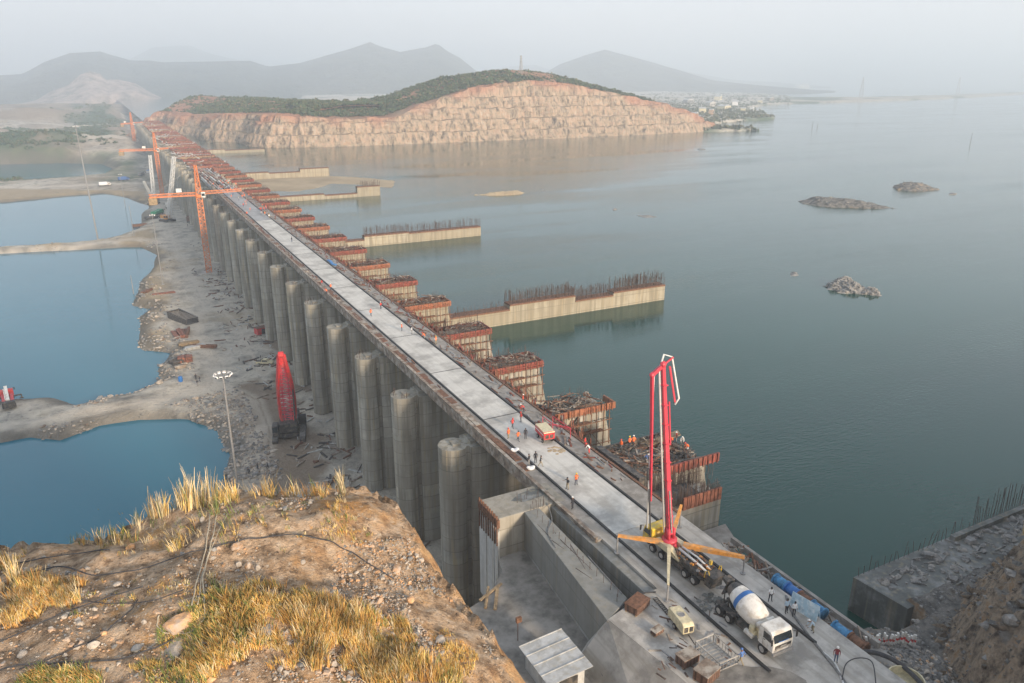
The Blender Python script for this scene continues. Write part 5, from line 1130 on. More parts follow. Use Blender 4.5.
# red site trailer on the deck
tr = empty('red_trailer', (50.9, 87.2, DD), R(-97), 'bright red box trailer with cream top parked at the right rail', 'trailer')
mb = MB(); mb.box(-1.7, 1.7, -.85, .85, .75, 1.75); mb.side([(-1.75, 1.752), (1.75, 1.752), (1.6, 1.95), (-1.6, 1.95)], -.9, .9, 1); mb.build('box_body', [M['red'], M['cream']], tr, bevel=.04)
mb = MB(); mb.box(1.702, 1.74, -.6, -.1, .95, 1.5); mb.box(1.702, 1.74, .1, .6, .95, 1.5); mb.build('rear_panel', M['dark'], tr)
mb = MB(); mb.box(-1.6, 1.6, -.5, .5, .55, .74); mb.bar((-1.5, 0, .6), (-3.4, 0, .45), .12); mb.bar((-1.4, .5, .6), (-3.2, 0, .45), .08); mb.bar((-1.4, -.5, .6), (-3.2, 0, .45), .08); mb.tube([(-3.0, 0, .5), (-3.0, 0, .05)], .05, 6); mb.build('tow_frame', M['dark'], tr)
for x in (-.9, .9):
    for s_ in (-1, 1): wheel(tr, x, s_ * .75, .32, .2, s_)
for s_ in (-1, 1):
    mb = MB(); mb.box(-1.5, 1.5, s_ * .86 - .006, s_ * .86 + .006, 1.35, 1.5); mb.build('stripe', M['white'], tr)
mb = MB(); 
for (x, y) in ((53.0, 88.5), (54.6, 86.0), (53.0, 91.5), (54.5, 91)): mb.bar((x, y, 32.97), (x, y, 34.5), .07)
mb.bar((53, 88.5, 34.5), (54.6, 86, 34.5), .07, .12); mb.bar((53, 91.5, 34.5), (53, 88.5, 34.5), .07, .12); mb.bar((54.5, 91, 34.4), (54.6, 86, 34.4), .07, .12); mb.bar((53, 91.5, 33.5), (54.6, 86, 34.2), .1)
tag(mb.build('pink_frame', M['boomred']), 'pinkish red steel frame standing just behind the red trailer', 'frame')
mb = MB(); 
for q in range(26):
    a = rr.uniform(0, 6.28); d = rr.random() ** .5 * 1.2; mb.ball((50.6 + d * math.cos(a), 83.4 + d * math.sin(a), 33.0), (.3, .25, .05), seg=7, ring=4)
tag(mb.build('sand_heap', M['sand']), 'small spread of yellow sand on the deck below the red trailer', 'sand', kind='stuff')
for (px, py, lab) in [(515, 451, 'white tarpaulin bundle on the left deck edge, farther of two'), (531, 469, 'small white tarpaulin bundle on left deck edge, nearer of two')]:
    p = P(px, py, 33); mb = MB(); mb.ball((0, 0, .2), (.55, .45, .24), seg=9, ring=6); mb.ball((.5, .3, .15), (.35, .3, .16), seg=7, ring=5); mb.ball((-.5, -.1, .5), (.25, .22, .2), seg=7, ring=5); tag(mb.build('tarpaulin', M['tarp'], loc=(p.x, p.y, 32.93)), lab, 'tarpaulin')
mb = MB(); 
for q in range(9): mb.ball((52.9 + rr.uniform(-.4, .4), 212 + q * .8, 33.1), (.5, .6, .3), seg=7, ring=5)
tag(mb.build('blue_tarpaulin', M['bluetarp']), 'blue tarpaulin lying along the right side of the upper deck', 'tarpaulin')

# ------------------------------------------------------------------ things on the work platform
def crate(px, py, a, l, w, h, lab, open_=False):
    p = P(px, py, 33); g = empty('steel_crate', (p.x, p.y, 32.945), R(a), lab, 'crate')
    mb = MB(); t = .07
    mb.box(-l / 2, l / 2, -w / 2, w / 2, .12, h); mb.build('crate_body', M['brownbox'], g, bevel=.03)
    mb = MB(); mb.box(-l / 2 - .04, l / 2 + .04, -w / 2 - .04, w / 2 + .04, h + .002, h + .07); mb.build('lid', M['planks'] if not open_ else M['rust'], g)
    mb = MB(); mb.box(-l / 2, l / 2, -w / 2 + .1, -w / 2 + .25, 0, .118); mb.box(-l / 2, l / 2, w / 2 - .25, w / 2 - .1, 0, .118); mb.build('skid', M['timber'], g)
crate(637, 608, 20, 2.3, 1.5, .9, 'open brown steel crate nearest the trench end', True)
crate(657, 633, 10, 1.2, .7, .5, 'smallest brown crate, left of the cream compressor')
crate(687, 662, 5, 1.9, 1.2, .95, 'dark brown steel crate with pale lid, between two others near the wire cage')
crate(706, 678, 15, 2.0, 1.5, 1.1, 'reddish brown steel crate nearest the bottom edge of the picture')
cp = empty('compressor', (42.3, 45.9, 32.945), R(-100), 'cream site compressor on small wheels beside the deck rail', 'compressor')
mb = MB(); mb.side([(-1.5, .45), (1.5, .45), (1.5, 1.3), (1.2, 1.5), (-1.3, 1.5), (-1.5, 1.2)], -.6, .6); mb.build('housing', M['cream'], cp, bevel=.05)
for y in (-.28, .28):
    mb = MB(); mb.box(1.502, 1.53, y - .2, y + .2, .65, 1.2); mb.build('vent', M['dark'], cp)
mb = MB(); mb.lathe([(.35, 1.502), (.35, 1.56), (.3, 1.56), (.28, 1.52)], 16); mb.build('top_ring', M['grey'], cp)
mb = MB(); mb.box(-1.4, 1.4, -.5, .5, .3, .448); mb.bar((1.5, 0, .35), (2.7, 0, .2), .08); mb.bar((-1.5, 0, .4), (-2.6, .3, .3), .25, .2); mb.build('tow_bar', M['dark'], cp)
for s_ in (-1, 1): wheel(cp, 0, s_ * .62, .3, .18, s_)
# wire cage, ladder, odds
g = empty('wire_cage', (42.7, 41.3, 32.945), R(0), 'pale open wire basket lying by the rail at bottom right', 'cage')
mb = MB()
for z in (.05, .9):
    for a, b_ in (((-1.1, -1.6), (1.1, -1.6)), ((1.1, -1.6), (1.1, 1.6)), ((1.1, 1.6), (-1.1, 1.6)), ((-1.1, 1.6), (-1.1, -1.6))): mb.bar((*a, z), (*b_, z), .08)
mb.build('cage_frame', M['plat'], g)
mb = MB()
for k in range(9):
    t = -1.6 + .4 * k; mb.bar((-1.1, t, .05), (-1.1, t, .9), .04); mb.bar((1.1, t, .05), (1.1, t, .9), .04); mb.bar((-1.1, t, .05), (1.1, t, .05), .04)
for k in range(6): t = -1.1 + .44 * k; mb.bar((t, -1.6, .05), (t, -1.6, .9), .04); mb.bar((t, 1.6, .05), (t, 1.6, .9), .04)
mb.build('wire_mesh', M['grey'], g)
mb = MB(); a, b_ = P(655, 598, 33), P(668, 613, 33)
for s_ in (-.22, .22): mb.bar((a.x + s_, a.y, 33.02), (b_.x + s_, b_.y, 33.02), .07)
for k in range(10): p = a.lerp(b_, k / 9); mb.bar((p.x - .22, p.y, 33.03), (p.x + .22, p.y, 33.03), .05)
tag(mb.build('ladder', M['dark']), 'short dark ladder lying flat between the open crate and compressor', 'ladder')
mb = MB()
for k in range(70):
    p = P(rr.uniform(655, 735), rr.uniform(600, 680), 32.96); d = rr.gauss(1.6, .7); L_ = rr.uniform(.2, 1.3); mb.bar(p, (p.x + math.cos(d) * L_, p.y + math.sin(d) * L_, 32.98), rr.uniform(.04, .2), .06, m=rr.randint(0, 3))
tag(mb.build('loose_offcuts', [M['rust'], M['planks'], M['grey'], M['rebar']]), 'scattered timber and steel offcuts on the dusty platform', 'debris', kind='stuff')
def hose(pts, r, m, label, cat='hose', z=33.0, name='hose', n=7, sm=True):
    P3 = [P(a, b_, z) if len(q) == 2 else P(a, b_, q[2]) for q in pts for a, b_ in [q[:2]]]
    # Catmull-Rom
    out = []
    for i in range(len(P3) - 1):
        p0_, p1, p2, p3 = P3[max(i - 1, 0)], P3[i], P3[i + 1], P3[min(i + 2, len(P3) - 1)]
        for t in [k / 6 for k in range(6)]:
            out.append(.5 * ((2 * p1) + (-p0_ + p2) * t + (2 * p0_ - 5 * p1 + 4 * p2 - p3) * t * t + (-p0_ + 3 * p1 - 3 * p2 + p3) * t ** 3))
    out.append(P3[-1]); mb = MB(); mb.tube(out, r, n); return tag(mb.build(name, m, None, True), label, cat)
hose([(656, 592), (640, 594), (624, 604), (618, 622, 32.0), (621, 645, 31.2), (612, 672, 29.0)], .07, M['hose'], 'dark hose looping from trench end down the sloping concrete, right strand')
hose([(619, 632, 31.6), (600, 642, 30.0), (594, 656, 29.2), (603, 676, 28.8)], .055, M['hosegrey'], 'thinner grey hose curling down the sloping concrete, left strand')
hose([(786, 596), (792, 612), (806, 632), (822, 652), (838, 672), (850, 690)], .13, M['hosegrey'], 'thick grey hose running past the mixer truck along the right rail')
hose([(820, 650), (834, 662), (842, 680), (846, 692)], .10, M['lattice_white'], 'pale hose beside the thick grey one at bottom right')
hose([(848, 660), (862, 652), (880, 654), (900, 664), (918, 680), (925, 690)], .22, M['hose'], 'thick black pipe curving over the rubble at bottom right', 'pipe', 32.6)
hose([(842, 680), (846, 664), (858, 658), (872, 662, 33.4), (876, 684)], .05, M['hose'], 'thin black hose in an arch at bottom right', 'hose', 33.2)
hose([(588, 556, 33.0), (604, 574, 33.0), (622, 594, 33.0)], .06, M['hosegrey'], 'light hose hanging along trench between the two grey walls')
hose([(547, 503), (552, 520), (548, 533), (556, 548)], .05, M['hosegrey'], 'thin hose lying across the top of the thick basin wall')

# mud and broken ground in front of the mixer
mb = MB(); pts = [(708, 690), (716, 668), (735, 664), (752, 667), (768, 666), (790, 671), (806, 680), (812, 700), (720, 700)]
mb.prism([tuple(P(a, b_, 33)[:2]) for a, b_ in pts], 32.9, 32.99); tag(mb.build('mud_patch', M['floorwet']), kind='structure')

# pipes, banner and striped drums at the water side
def pipe_run(a, b_, r, n, cols, lab, name='large_pipe'):
    a, b_ = Vector(a), Vector(b_); g = empty(name, a, 0, lab, 'pipe')
    for k in range(n):
        p, q = (b_ - a) * (k / n), (b_ - a) * ((k + 1) / n - .02 / n); mb = MB(); mb.tube([p, q], r, 14); d = (q - p).normalized()
        mb.tube([p, p + d * .12], r * 1.22, 14); mb.tube([q - d * .12, q], r * 1.22, 14); mb.build('pipe_length', M[cols[k % len(cols)]], g, True)
    return g
pipe_run((56.2, 47.2, 33.0), (56.3, 40.8, 32.9), .55, 4, ['bluepipe', 'blue', 'rust', 'bluepipe'], 'large blue and rust banded pipe lying behind the printed banner')
pipe_run((56.2, 39.6, 32.4), (56.5, 36.0, 32.2), .6, 2, ['bluepipe', 'rust'], 'short large pipe with blue end, nearer one beside the rubble')
mb = MB(); mb.box(55.45, 58.6, 30, 52, 20, 31.6); mb.box(58.2, 58.6, 36, 56, 31.602, 32.3); tag(mb.build('pipe_ledge', M['rough_conc']), 'rough brown concrete ledge carrying the pipes above the water', 'wall')
mb = MB(); 
for k in range(120): 
    x, y = rr.uniform(55.6, 58.2), rr.uniform(36, 56); mb.bar((x, y, 31.65), (x + rr.uniform(-1, 1), y + rr.uniform(-1.5, 1.5), 31.8 + rr.uniform(0, .7)), rr.uniform(.05, .3), rr.uniform(.05, .25), m=rr.randint(0, 2))
tag(mb.build('ledge_debris', [M['rust'], M['planks'], M['greyrock']]), 'tangle of rusty scrap and timber on the pipe ledge', 'debris', kind='stuff')
mb = MB(); mb.side([(-1.5, 0), (1.5, 0), (1.5, 1.7), (-1.5, 1.7)], -.02, .02); mb.bar((-1.4, .02, 0), (-1.4, .9, 0), .05); mb.bar((1.4, .02, 0), (1.4, .9, 0), .05); mb.bar((-1.4, .03, 1.6), (-1.4, .9, 0), .05); mb.bar((1.4, .03, 1.6), (1.4, .9, 0), .05)
bn = tag(mb.build('banner_board', M['banner'], loc=(54.3, 41.8, 32.96)), 'pale blue printed banner board leaning beside the blue pipe', 'banner'); bn.rotation_euler = (R(-12), 0, R(-80))
for k in range(22):
    t = k / 21; p = P(868 + 52 * t, 641 - 22 * t - 5 * math.sin(3.14 * t), 31.9)
    mb = MB(); mb.lathe([(.12, 0), (.12, .45)], 8, 1); mb.lathe([(.12, .452), (.12, .72)], 8, 0); mb.lathe([(.12, .722), (.11, 1.25)], 8, 1)
    o = mb.build('striped_post', [M['red'], M['white']]); o.location = (p.x, p.y, bank_z(p.x, p.y) - .05); o.rotation_euler = (rr.uniform(-.15, .15), rr.uniform(-.25, .25), 0)
    tag(o, 'red and white striped barrier post, %s from the deck end of the curved row' % ordinal(k + 1), 'barrier', 'row of striped barrier posts')
mb = MB()
for k in range(900):
    a, b_ = rr.uniform(862, 960), rr.uniform(618, 700); p = P(a, b_, 32.0)
    if p.x > 56 : s_ = rr.uniform(.05, .26); zz_ = bank_z(p.x, p.y); mb.stone((p.x, p.y, zz_ + s_ * .2), (s_ * 1.3, s_, s_ * .8), seg=5, ring=4, m=rr.choice([0, 0, 0, 0, 1, 1, 2]))
tag(mb.build('rubble', [M['greyrock'], M['paleRock'], M['sandst']]), 'broken grey and orange rubble on the ground beside the striped posts', 'rubble', kind='stuff')
mb = MB(); mb.lathe([(1.5, 0), (1.55, .2), (1.55, .9), (1.45, .9), (1.4, .1)], 20); p = P(905, 684, 32); tag(mb.build('round_basin', M['cream'], loc=(p.x, p.y, 31.8)), 'round pale rimmed tank half seen at bottom right', 'tank')
# ------------------------------------------------------------------ machines and masts on the riverbed
def gz(x, y): return float(bed_height(np.array([float(x)]), np.array([float(y)]))[0])
def lattice(mb, a, b, wa, wb, n, t=.12, m=0, upv=None):
    a, b = Vector(a), Vector(b); d = (b - a).normalized(); s_ = d.cross(upv or Vector((0, 1, 0) if abs(d.z) > .8 else (0, 0, 1))).normalized(); u_ = s_.cross(d)
    c = lambda k, i, j: a.lerp(b, k / n) + (s_ * i + u_ * j) * ((wa + (wb - wa) * k / n) / 2)
    cs = [(-1, -1), (1, -1), (1, 1), (-1, 1)]
    for (i, j) in cs: mb.bar(c(0, i, j), c(n, i, j), t * 1.5, m=m)
    for k in range(n):
        for q in range(4):
            i, j = cs[q], cs[(q + 1) % 4]; mb.bar(c(k, *i), c(k, *j), t * .8, m=m); mb.bar(c(k, *(i if k % 2 else j)), c(k + 1, *(j if k % 2 else i)), t, m=m)
def tower_crane(x, y, rot, lab, h=36.5, cj=20, jl=34, w=3.0, col='craneorange', n=22, jibz=0):
    g = empty('tower_crane', (x, y, 0), R(rot), lab, 'crane', 'orange tower cranes beside the piers')
    mb = MB(); mb.box(-3.5, 3.5, -3.5, 3.5, -.5, .8); mb.build('base_block', M['plat'], g)
    mb = MB(); lattice(mb, (0, 0, .8), (0, 0, h), w, w, n, .2); mb.build('mast', M[col], g)
    mb = MB(); mb.lathe([(1.6, h), (1.8, h + .4), (1.8, h + 1.1), (1.3, h + 1.2)], 12); lattice(mb, (0, 0, h + 1.2), (0, 0, h + 14), 2.2, .8, 6, .24); mb.build('tower_head', M[col], g)
    mb = MB(); mb.box(.9, 2.6, -1.9, -.2, h + .1, h + 2.4); cb_ = mb.build('cab', M['white'], g, bevel=.08)
    mb = MB(); mb.box(1.1, 2.4, -1.93, -1.902, h + .8, h + 1.9); mb.box(2.602, 2.63, -1.7, -.4, h + .7, h + 2.0); mb.build('window', M['glass'], cb_)
    mb = MB(); lattice(mb, (1.4, 0, h + 2), (jl, 0, h + 2.4), 1.3, .9, 16, .11); mb.build('jib', M[col], g)
    mb = MB(); lattice(mb, (-1.4, 0, h + 1.6), (-cj, 0, h + 1.6), 1.3, 1.1, 9, .15); mb.box(-cj, -1.4, -.9, .9, h + .75, h + .95); mb.build('counter_jib', M[col], g)
    mb = MB(); mb.box(-cj - .4, -cj + 3.0, -1.2, 1.2, h - 2.2, h + .7); mb.build('counterweight', M['timber'], g)
    mb = MB(); mb.box(-9, -6.8, -1, 1, h + 2.7, h + 4.2); mb.build('winch_housing', M['white'], g)
    mb = MB()
    for e in ((jl * .55, 0, h + 2.8), (jl * .9, 0, h + 2.8), (-cj + 2, 0, h + 2.2)): mb.bar((0, 0, h + 14), e, .12)
    mb.bar((jl * .7, 0, h + 1.6), (jl * .7, 0, h - 10), .07); mb.build('tie_rope', M['grey'], g)
    return g
tower_crane(33.0, 362, -6, 'nearest orange tower crane standing beside the piers, with white cab', h=34.5, w=2.3, jl=18)
tower_crane(32.5, 640, -10, 'second orange tower crane, its long arm pointing left', h=33, cj=25, jl=9, n=18, w=2.4)
tower_crane(31, 1040, 20, 'farthest orange tower crane near the far end of the piers', h=34, cj=13, jl=13, n=14, w=2.6)
def crawler_base(g, s=1.0, body='yellow'):
    for sd_ in (-1, 1):
        mb = MB(); y = sd_ * 2.2 * s; mb.side([(-3.2 * s, .35 * s), (-2.8 * s, 0), (2.8 * s, 0), (3.2 * s, .35 * s), (3.2 * s, .75 * s), (2.8 * s, 1.1 * s), (-2.8 * s, 1.1 * s), (-3.2 * s, .75 * s)], y - .45 * s, y + .45 * s)
        t = mb.build('track', M['dark'], g)
        mb = MB()
        for k in range(13): x = (-2.7 + .45 * k) * s; mb.box(x, x + .12 * s, y - .5 * s, y + .5 * s, 1.102 * s, 1.16 * s)
        mb.build('track_shoe', M['grey'], t)
    mb = MB(); mb.box(-1.6 * s, 1.6 * s, -1.75 * s, 1.75 * s, .5 * s, 1.2 * s); mb.tube([(0, 0, 1.2 * s), (0, 0, 1.5 * s)], 1.1 * s, 14); mb.build('undercarriage', M['dark'], g)
    mb = MB(); mb.box(-3.4 * s, 1.8 * s, -1.5 * s, 1.5 * s, 1.52 * s, 3.1 * s); b_ = mb.build('machinery_house', M[body], g, bevel=.08)
    mb = MB(); mb.box(.9 * s, 2.8 * s, -2.5 * s, -1.55 * s, 1.5 * s, 3.3 * s); c = mb.build('cab', M[body], g, bevel=.08)
    mb = MB(); mb.box(2.802 * s, 2.84 * s, -2.4 * s, -1.65 * s, 2.2 * s, 3.1 * s); mb.box(1.1 * s, 2.6 * s, -2.54 * s, -2.502 * s, 2.2 * s, 3.1 * s); mb.build('window', M['glass'], c)
    mb = MB(); mb.box(-4.4 * s, -3.42 * s, -1.6 * s, 1.6 * s, 1.5 * s, 3.3 * s); mb.build('counterweight', M['dark'], g, bevel=.06)
def crawler_crane(x, y, rot, tip, lab, body='yellow', L2=None, col='lattice_white'):
    z = gz(x, y); g = empty('crawler_crane', (x, y, z), R(rot), lab, 'crane')
    crawler_base(g, 1.25, body); tp = Vector(tip)
    mb = MB(); lattice(mb, (1.8, 0, 2.4), tp, 1.9, 1.4, 20, .22); mb.build('boom', M[col], g)
    if L2: mb = MB(); lattice(mb, (-.5, 0, 3), L2, 1.3, 1.0, 12, .2); mb.build('mast', M[col], g)
    mb = MB(); mb.bar(tp, L2 or (-3, 0, 3.5), .1); mb.bar(tp, tp + Vector((.5, 0, -18)), .08); mb.build('hoist_rope', M['grey'], g)
    return g
crawler_crane(27, 519, -60, (13, 2, 40), 'crawler crane with orange body and pale lattice boom leaning over the pier row', 'orange')
crawler_crane(24, 600, 70, (4, -1, 34), 'farther pale lattice boom crane standing on riverbed beyond the orange one', 'grey', (-14, 0, 18))
# red crawler rig
p = Vector((29.6, 175.8, 0)); p.z = gz(p.x, p.y); g = empty('crawler_rig', p, R(-105), 'huge bright red folded boom on black crawler tracks by the piers', 'rig')
crawler_base(g, 1.45, 'dark')
LV = [(3.2, .6, 1.3), (6, -.3, 1.75), (10, -.5, 1.85), (14, 0, 1.6), (18, .8, 1.05), (20.5, 1.3, .7), (22, 1.5, .5)]
for s_ in (-1, 1):
    mb = MB()
    for (a, b_) in zip(LV[:-1], LV[1:]): mb.bar((a[1], s_ * a[2], a[0]), (b_[1], s_ * b_[2], b_[0]), .5, .9)
    mb.build('boom_side_frame', M['red'], g)
def lv(z): return [float(np.interp(z, [q[0] for q in LV], [q[k] for q in LV])) for k in (1, 2)]
mb = MB()
for k in range(34):
    z = 3.4 + k * .52; x, y = lv(z); x2, y2 = lv(z + 1.1); mb.bar((x - .3, -y, z), (x - .3, y, z + .05), .16); mb.bar((x - .25, -y if k % 2 else y, z), (x2 - .25, y2 if k % 2 else -y2, z + 1.1), .13)
for q in (-.45, .45):
    for (a, b_) in zip(LV[:-1], LV[1:]): mb.bar((a[1] - .1, q * a[2], a[0]), (b_[1] - .1, q * b_[2], b_[0]), .22, .2)
mb.build('boom_lattice', M['boomred'], g)
mb = MB(); mb.tube([(1.5, -.6, 22), (1.5, .6, 22)], .8, 14); mb.bar((1.3, 0, 19), (1.5, 0, 22), .8, .6, 0, .6, .5); mb.build('boom_head', M['red'], g)
mb = MB(); mb.bar((1.5, 1.6, 2), (1.6, 1.9, 13), .3); mb.bar((1.3, 1.75, 8), (-1.3, 1.9, 8.4), .25); mb.build('boom_cylinder', M['dark'], g)
mb = MB(); mb.box(-3.6, -2.1, 1.8, 4.0, 2.0, 4.2); mb.build('power_pack', M['black'], g, bevel=.05)
def small_truck(name, x, y, rot, lab, cat, cab, body, L=7, w=2.3, kind='flat', s=1.0):
    g = empty(name, (x, y, gz(x, y) + .05), R(rot), lab, cat); g.scale = (s, s, s)
    mb = MB(); mb.box(-L / 2, L / 2, -w * .35, w * .35, .55, .9); mb.build('chassis', M['dark'], g)
    for sd_ in (-1, 1):
        for xx in ((L / 2 - 1.0), -L / 2 + 1.2): wheel(g, xx, sd_ * (w / 2 - .16), .45, .28, sd_)
    truck_cab(g, L / 2 - 1.7, L / 2, w, .85, 2.45, M[cab], .25)
    mb = MB()
    if kind == 'box': mb.box(-L / 2, L / 2 - 1.9, -w / 2, w / 2, .92, 2.9); mb.build('cargo_box', M[body], g, bevel=.05)
    elif kind == 'tipper':
        mb.side([(-L / 2 - .2, 1.0), (L / 2 - 1.9, 1.0), (L / 2 - 1.9, 2.3), (-L / 2 - .4, 2.1)], -w / 2, w / 2); mb.build('tipper_body', M[body], g, bevel=.05)
    return g
# pickup
def pickup(x, y, rot, lab):
    g = empty('pickup_truck', (x, y, gz(x, y) + .1), R(rot), lab, 'pickup truck')
    mb = MB(); mb.side([(-2.6, .5), (2.6, .5), (2.65, .95), (1.3, 1.1), (.75, 1.75), (-.6, 1.78), (-.85, 1.15), (-2.6, 1.12)], -.9, .9); b_ = mb.build('body', M['cream'], g, bevel=.06)
    mb = MB(); mb.side([(1.2, 1.12), (.72, 1.66), (-.5, 1.68), (-.7, 1.15)], -.91, .91); mb.build('window', M['glass'], b_)
    mb = MB(); mb.box(-2.5, -.95, -.75, .75, 1.122, 1.15); mb.build('load_bed', M['dark'], b_)
    for sd_ in (-1, 1):
        for xx in (1.7, -1.6): wheel(g, xx, sd_ * .82, .38, .25, sd_)
    for sd_ in (-1, 1): mb = MB(); mb.box(2.6, 2.68, sd_ * .6 - .15, sd_ * .6 + .15, .72, .9); mb.build('headlight', M['rim'], b_)
p = P(265, 364, 0); pickup(p.x, p.y, -28, 'small cream pickup truck parked on brown earth by the piers')
small_truck('dump_truck', 23.3, 547, 60, 'small green truck on the riverbed track below the far piers', 'truck', 'green', 'green', kind='tipper', s=1.5)
p = P(9, 404, 0); g = small_truck('crane_truck', p.x, p.y, 98, 'red and white truck on the causeway at the left edge of picture', 'truck', 'red', 'red', 8.5, 2.8, 'flat', 1.15)
mb = MB(); mb.box(-3.6, 2.0, -1.2, -.5, .95, 1.9); mb.box(-3.6, 2.0, .5, 1.2, .95, 1.9); mb.build('side_box', M['red'], g); mb = MB(); mb.bar((-2.8, 0, 1.6), (3.6, 0, 3.0), .7, .6); mb.bar((-2.5, .5, 1.8), (3.0, .5, 2.7), .2); mb.build('boom', M['white'], g)
mb = MB(); mb.box(-4.6, -3.4, -1.3, 1.3, .5, 1.9); mb.build('rear_frame', M['dark'], g)
for s_ in (-1, 1): mb = MB(); mb.bar((2.2, s_ * 1.2, .9), (2.2, s_ * 2.8, .9), .3); mb.bar((2.2, s_ * 2.8, 1.0), (2.2, s_ * 2.8, 0), .25); mb.box(1.8, 2.6, s_ * 2.8 - .4, s_ * 2.8 + .4, .0, .15); mb.build('outrigger', M['dark'], g)
rr = random.Random(33)
for (px, py, rot, cab, body, lab) in [(168, 208, 90, 'white', 'white', 'small white truck on riverbed behind the green truck'), (190, 222, 80, 'rust', 'rust', 'rust coloured truck at the foot of piers right of orange crane'), (105, 186, 10, 'white', 'tarp', 'white truck on the embankment between two upper ponds'), (142, 176, 60, 'white', 'grey', 'pale truck parked above the upper ponds'), (124, 181, 20, 'bluesh', 'bluesh', 'dark blue truck parked above the upper ponds')]:
    p = P(px, py, 0); small_truck('parked_truck', p.x, p.y, rot, lab, 'truck', cab, body, kind='box', s=1.25)

def flood_mast(x, y, h, lab, r=.28, heads=10, R_=1.7, lean=0):
    g = empty('light_mast', (x, y, gz(x, y)), 0, lab, 'light mast', 'tall masts on the riverbed')
    mb = MB(); mb.tube([(0, 0, 0), (lean, 0, h)], [r, r * .55], 8); mb.box(-.6, .6, -.6, .6, -.3, .25); mb.build('pole', M['grey'], g, False)
    if heads:
        mb = MB(); mb.tube([(lean + R_ * math.cos(6.283 * k / 12), R_ * math.sin(6.283 * k / 12), h) for k in range(13)], .07, 5)
        for k in range(4): mb.bar((lean, 0, h), (lean + R_ * math.cos(k * 1.57), R_ * math.sin(k * 1.57), h), .09)
        mb.build('head_frame', M['grey'], g)
        for k in range(heads):
            a = 6.283 * k / heads; c = Vector((lean + R_ * math.cos(a), R_ * math.sin(a), h - .15)); Mx = Matrix.Translation(c) @ Matrix.Rotation(a, 4, 'Z') @ Matrix.Rotation(R(30), 4, 'Y')
            mb = MB(); mb.box(-.12, .16, -.3, .3, -.25, .25, 0, Mx); lm = mb.build('flood_lamp', M['whiteh'], g); mb = MB(); mb.box(.162, .18, -.25, .25, -.2, .2, 0, Mx); mb.build('lamp_glass', M['glass'], lm)
    return g
flood_mast(14.3, 157.5, 25.3, 'grey flood light mast with ring of pale lamps, rising behind the grassy crest')
flood_mast(-12, 479, 62, 'very tall thin mast on the causeway between the two large ponds', .42, 6, 1.2, -1)
for (px, py, h, lab) in [(125, 205, 26, 'thin pole standing in the narrow strip left of the far piers'), (134, 236, 17, 'slim pole at the right bank of the middle pond'), (163, 285, 30, 'thin pale mast beside the rubble heaps on the riverbed'), (133, 290, 9, 'short leaning post at the edge of the large pond')]:
    p = P(px, py, 0); flood_mast(p.x, p.y, h, lab, .2, 4 if h > 20 else 0, .9)
# dark steel trough and stacks
p = P(183, 320, 0); g = empty('steel_trough', (p.x, p.y, gz(p.x, p.y)), R(115), 'long black open steel trough with pale ribs lying on the riverbed', 'trough')
mb = MB(); mb.side([(-6.5, 0), (6.0, 0), (6.5, 3.0), (-6.5, 2.0)], -2.4, -2.2); mb.side([(-6.5, 0), (6.0, 0), (6.5, 3.0), (-6.5, 2.0)], 2.2, 2.4); mb.box(-6.5, 6, -2.2, 2.2, 0, .2); mb.box(6.0, 6.3, -2.19, 2.19, .2, 2.9); mb.build('shell', M['dark'], g)
mb = MB()
for k in range(9): x = -6 + 1.5 * k; mb.bar((x, -2.5, 2.15), (x, 2.5, 2.15), .15)
mb.bar((-6.5, -2.3, 2.1), (6.4, -2.3, 3.1), .15); mb.build('rib', M['grey'], g)
def stack(px, py, rot, kind, lab, n=7, L=6, col='rust', w=.5):
    p = P(px, py, 0); g = empty(kind + '_stack', (p.x, p.y, gz(p.x, p.y) + .05), R(rot), lab, kind + ' stack', 'material stacks on the riverbed'); 
    for k in range(n):
        mb = MB(); y = (k % 4) * w * 1.35 + rr.uniform(-.1, .1); z = (k // 4) * w + w / 2
        if kind == 'pipe': mb.tube([(-L / 2, y, z), (L / 2 + rr.uniform(-.5, .5), y, z)], w / 2, 8)
        else: mb.box(-L / 2 + rr.uniform(-.4, .4), L / 2 + rr.uniform(-.4, .4), y, y + w * 1.2, z - w / 2, z + w / 2 - .03)
        mb.build(kind, M[col], g)
stack(183, 334, 95, 'beam', 'long dark beams just below the black trough, left bundle', 6, 9, 'brownform', .6)
stack(189, 333, 80, 'beam', 'long dark beams just below black trough, right bundle', 5, 9, 'rust', .6)
stack(181, 364, 25, 'pipe', 'bundle of dark pipes by the pond shore, left one', 8, 5, 'darkgirder', .6)
stack(186, 362, 35, 'pipe', 'bundle of dark pipes by the pond shore, right one', 8, 5, 'darkgirder', .6)
stack(190, 345, 5, 'plank', 'pale planks laid below the long beams', 7, 6, 'timber', .5)
stack(196, 350, 15, 'plank', 'pale and white planks right of first plank heap', 7, 6, 'sheet', .5)
stack(203, 349, -30, 'beam', 'rusty beams slanting at the right of plank heaps', 5, 8, 'rust', .5)
stack(193, 361, 85, 'beam', 'dark crate like beam bundle beside the pipe bundles', 8, 3, 'brownform', .8)
stack(150, 292, 60, 'beam', 'rust brown frames on the tan shore of large pond', 5, 5, 'rust', .5)
stack(164, 295, 5, 'plank', 'long dark planks on the tan shore right of the frames', 4, 9, 'brownform', .4)
stack(153, 219, 20, 'beam', 'heap of dark beams at the corner of middle pond', 8, 7, 'darkgirder', .8)
stack(140, 224, 10, 'plank', 'rusty planks at the end of the causeway', 7, 8, 'rust', .7)
stack(198, 205, 80, 'beam', 'dark stack against the far piers below the orange crane', 7, 6, 'darkgirder', .8)
stack(181, 369, 10, 'plank', 'small tan heap of boards beside the blue barrel', 5, 3, 'planks', .5)
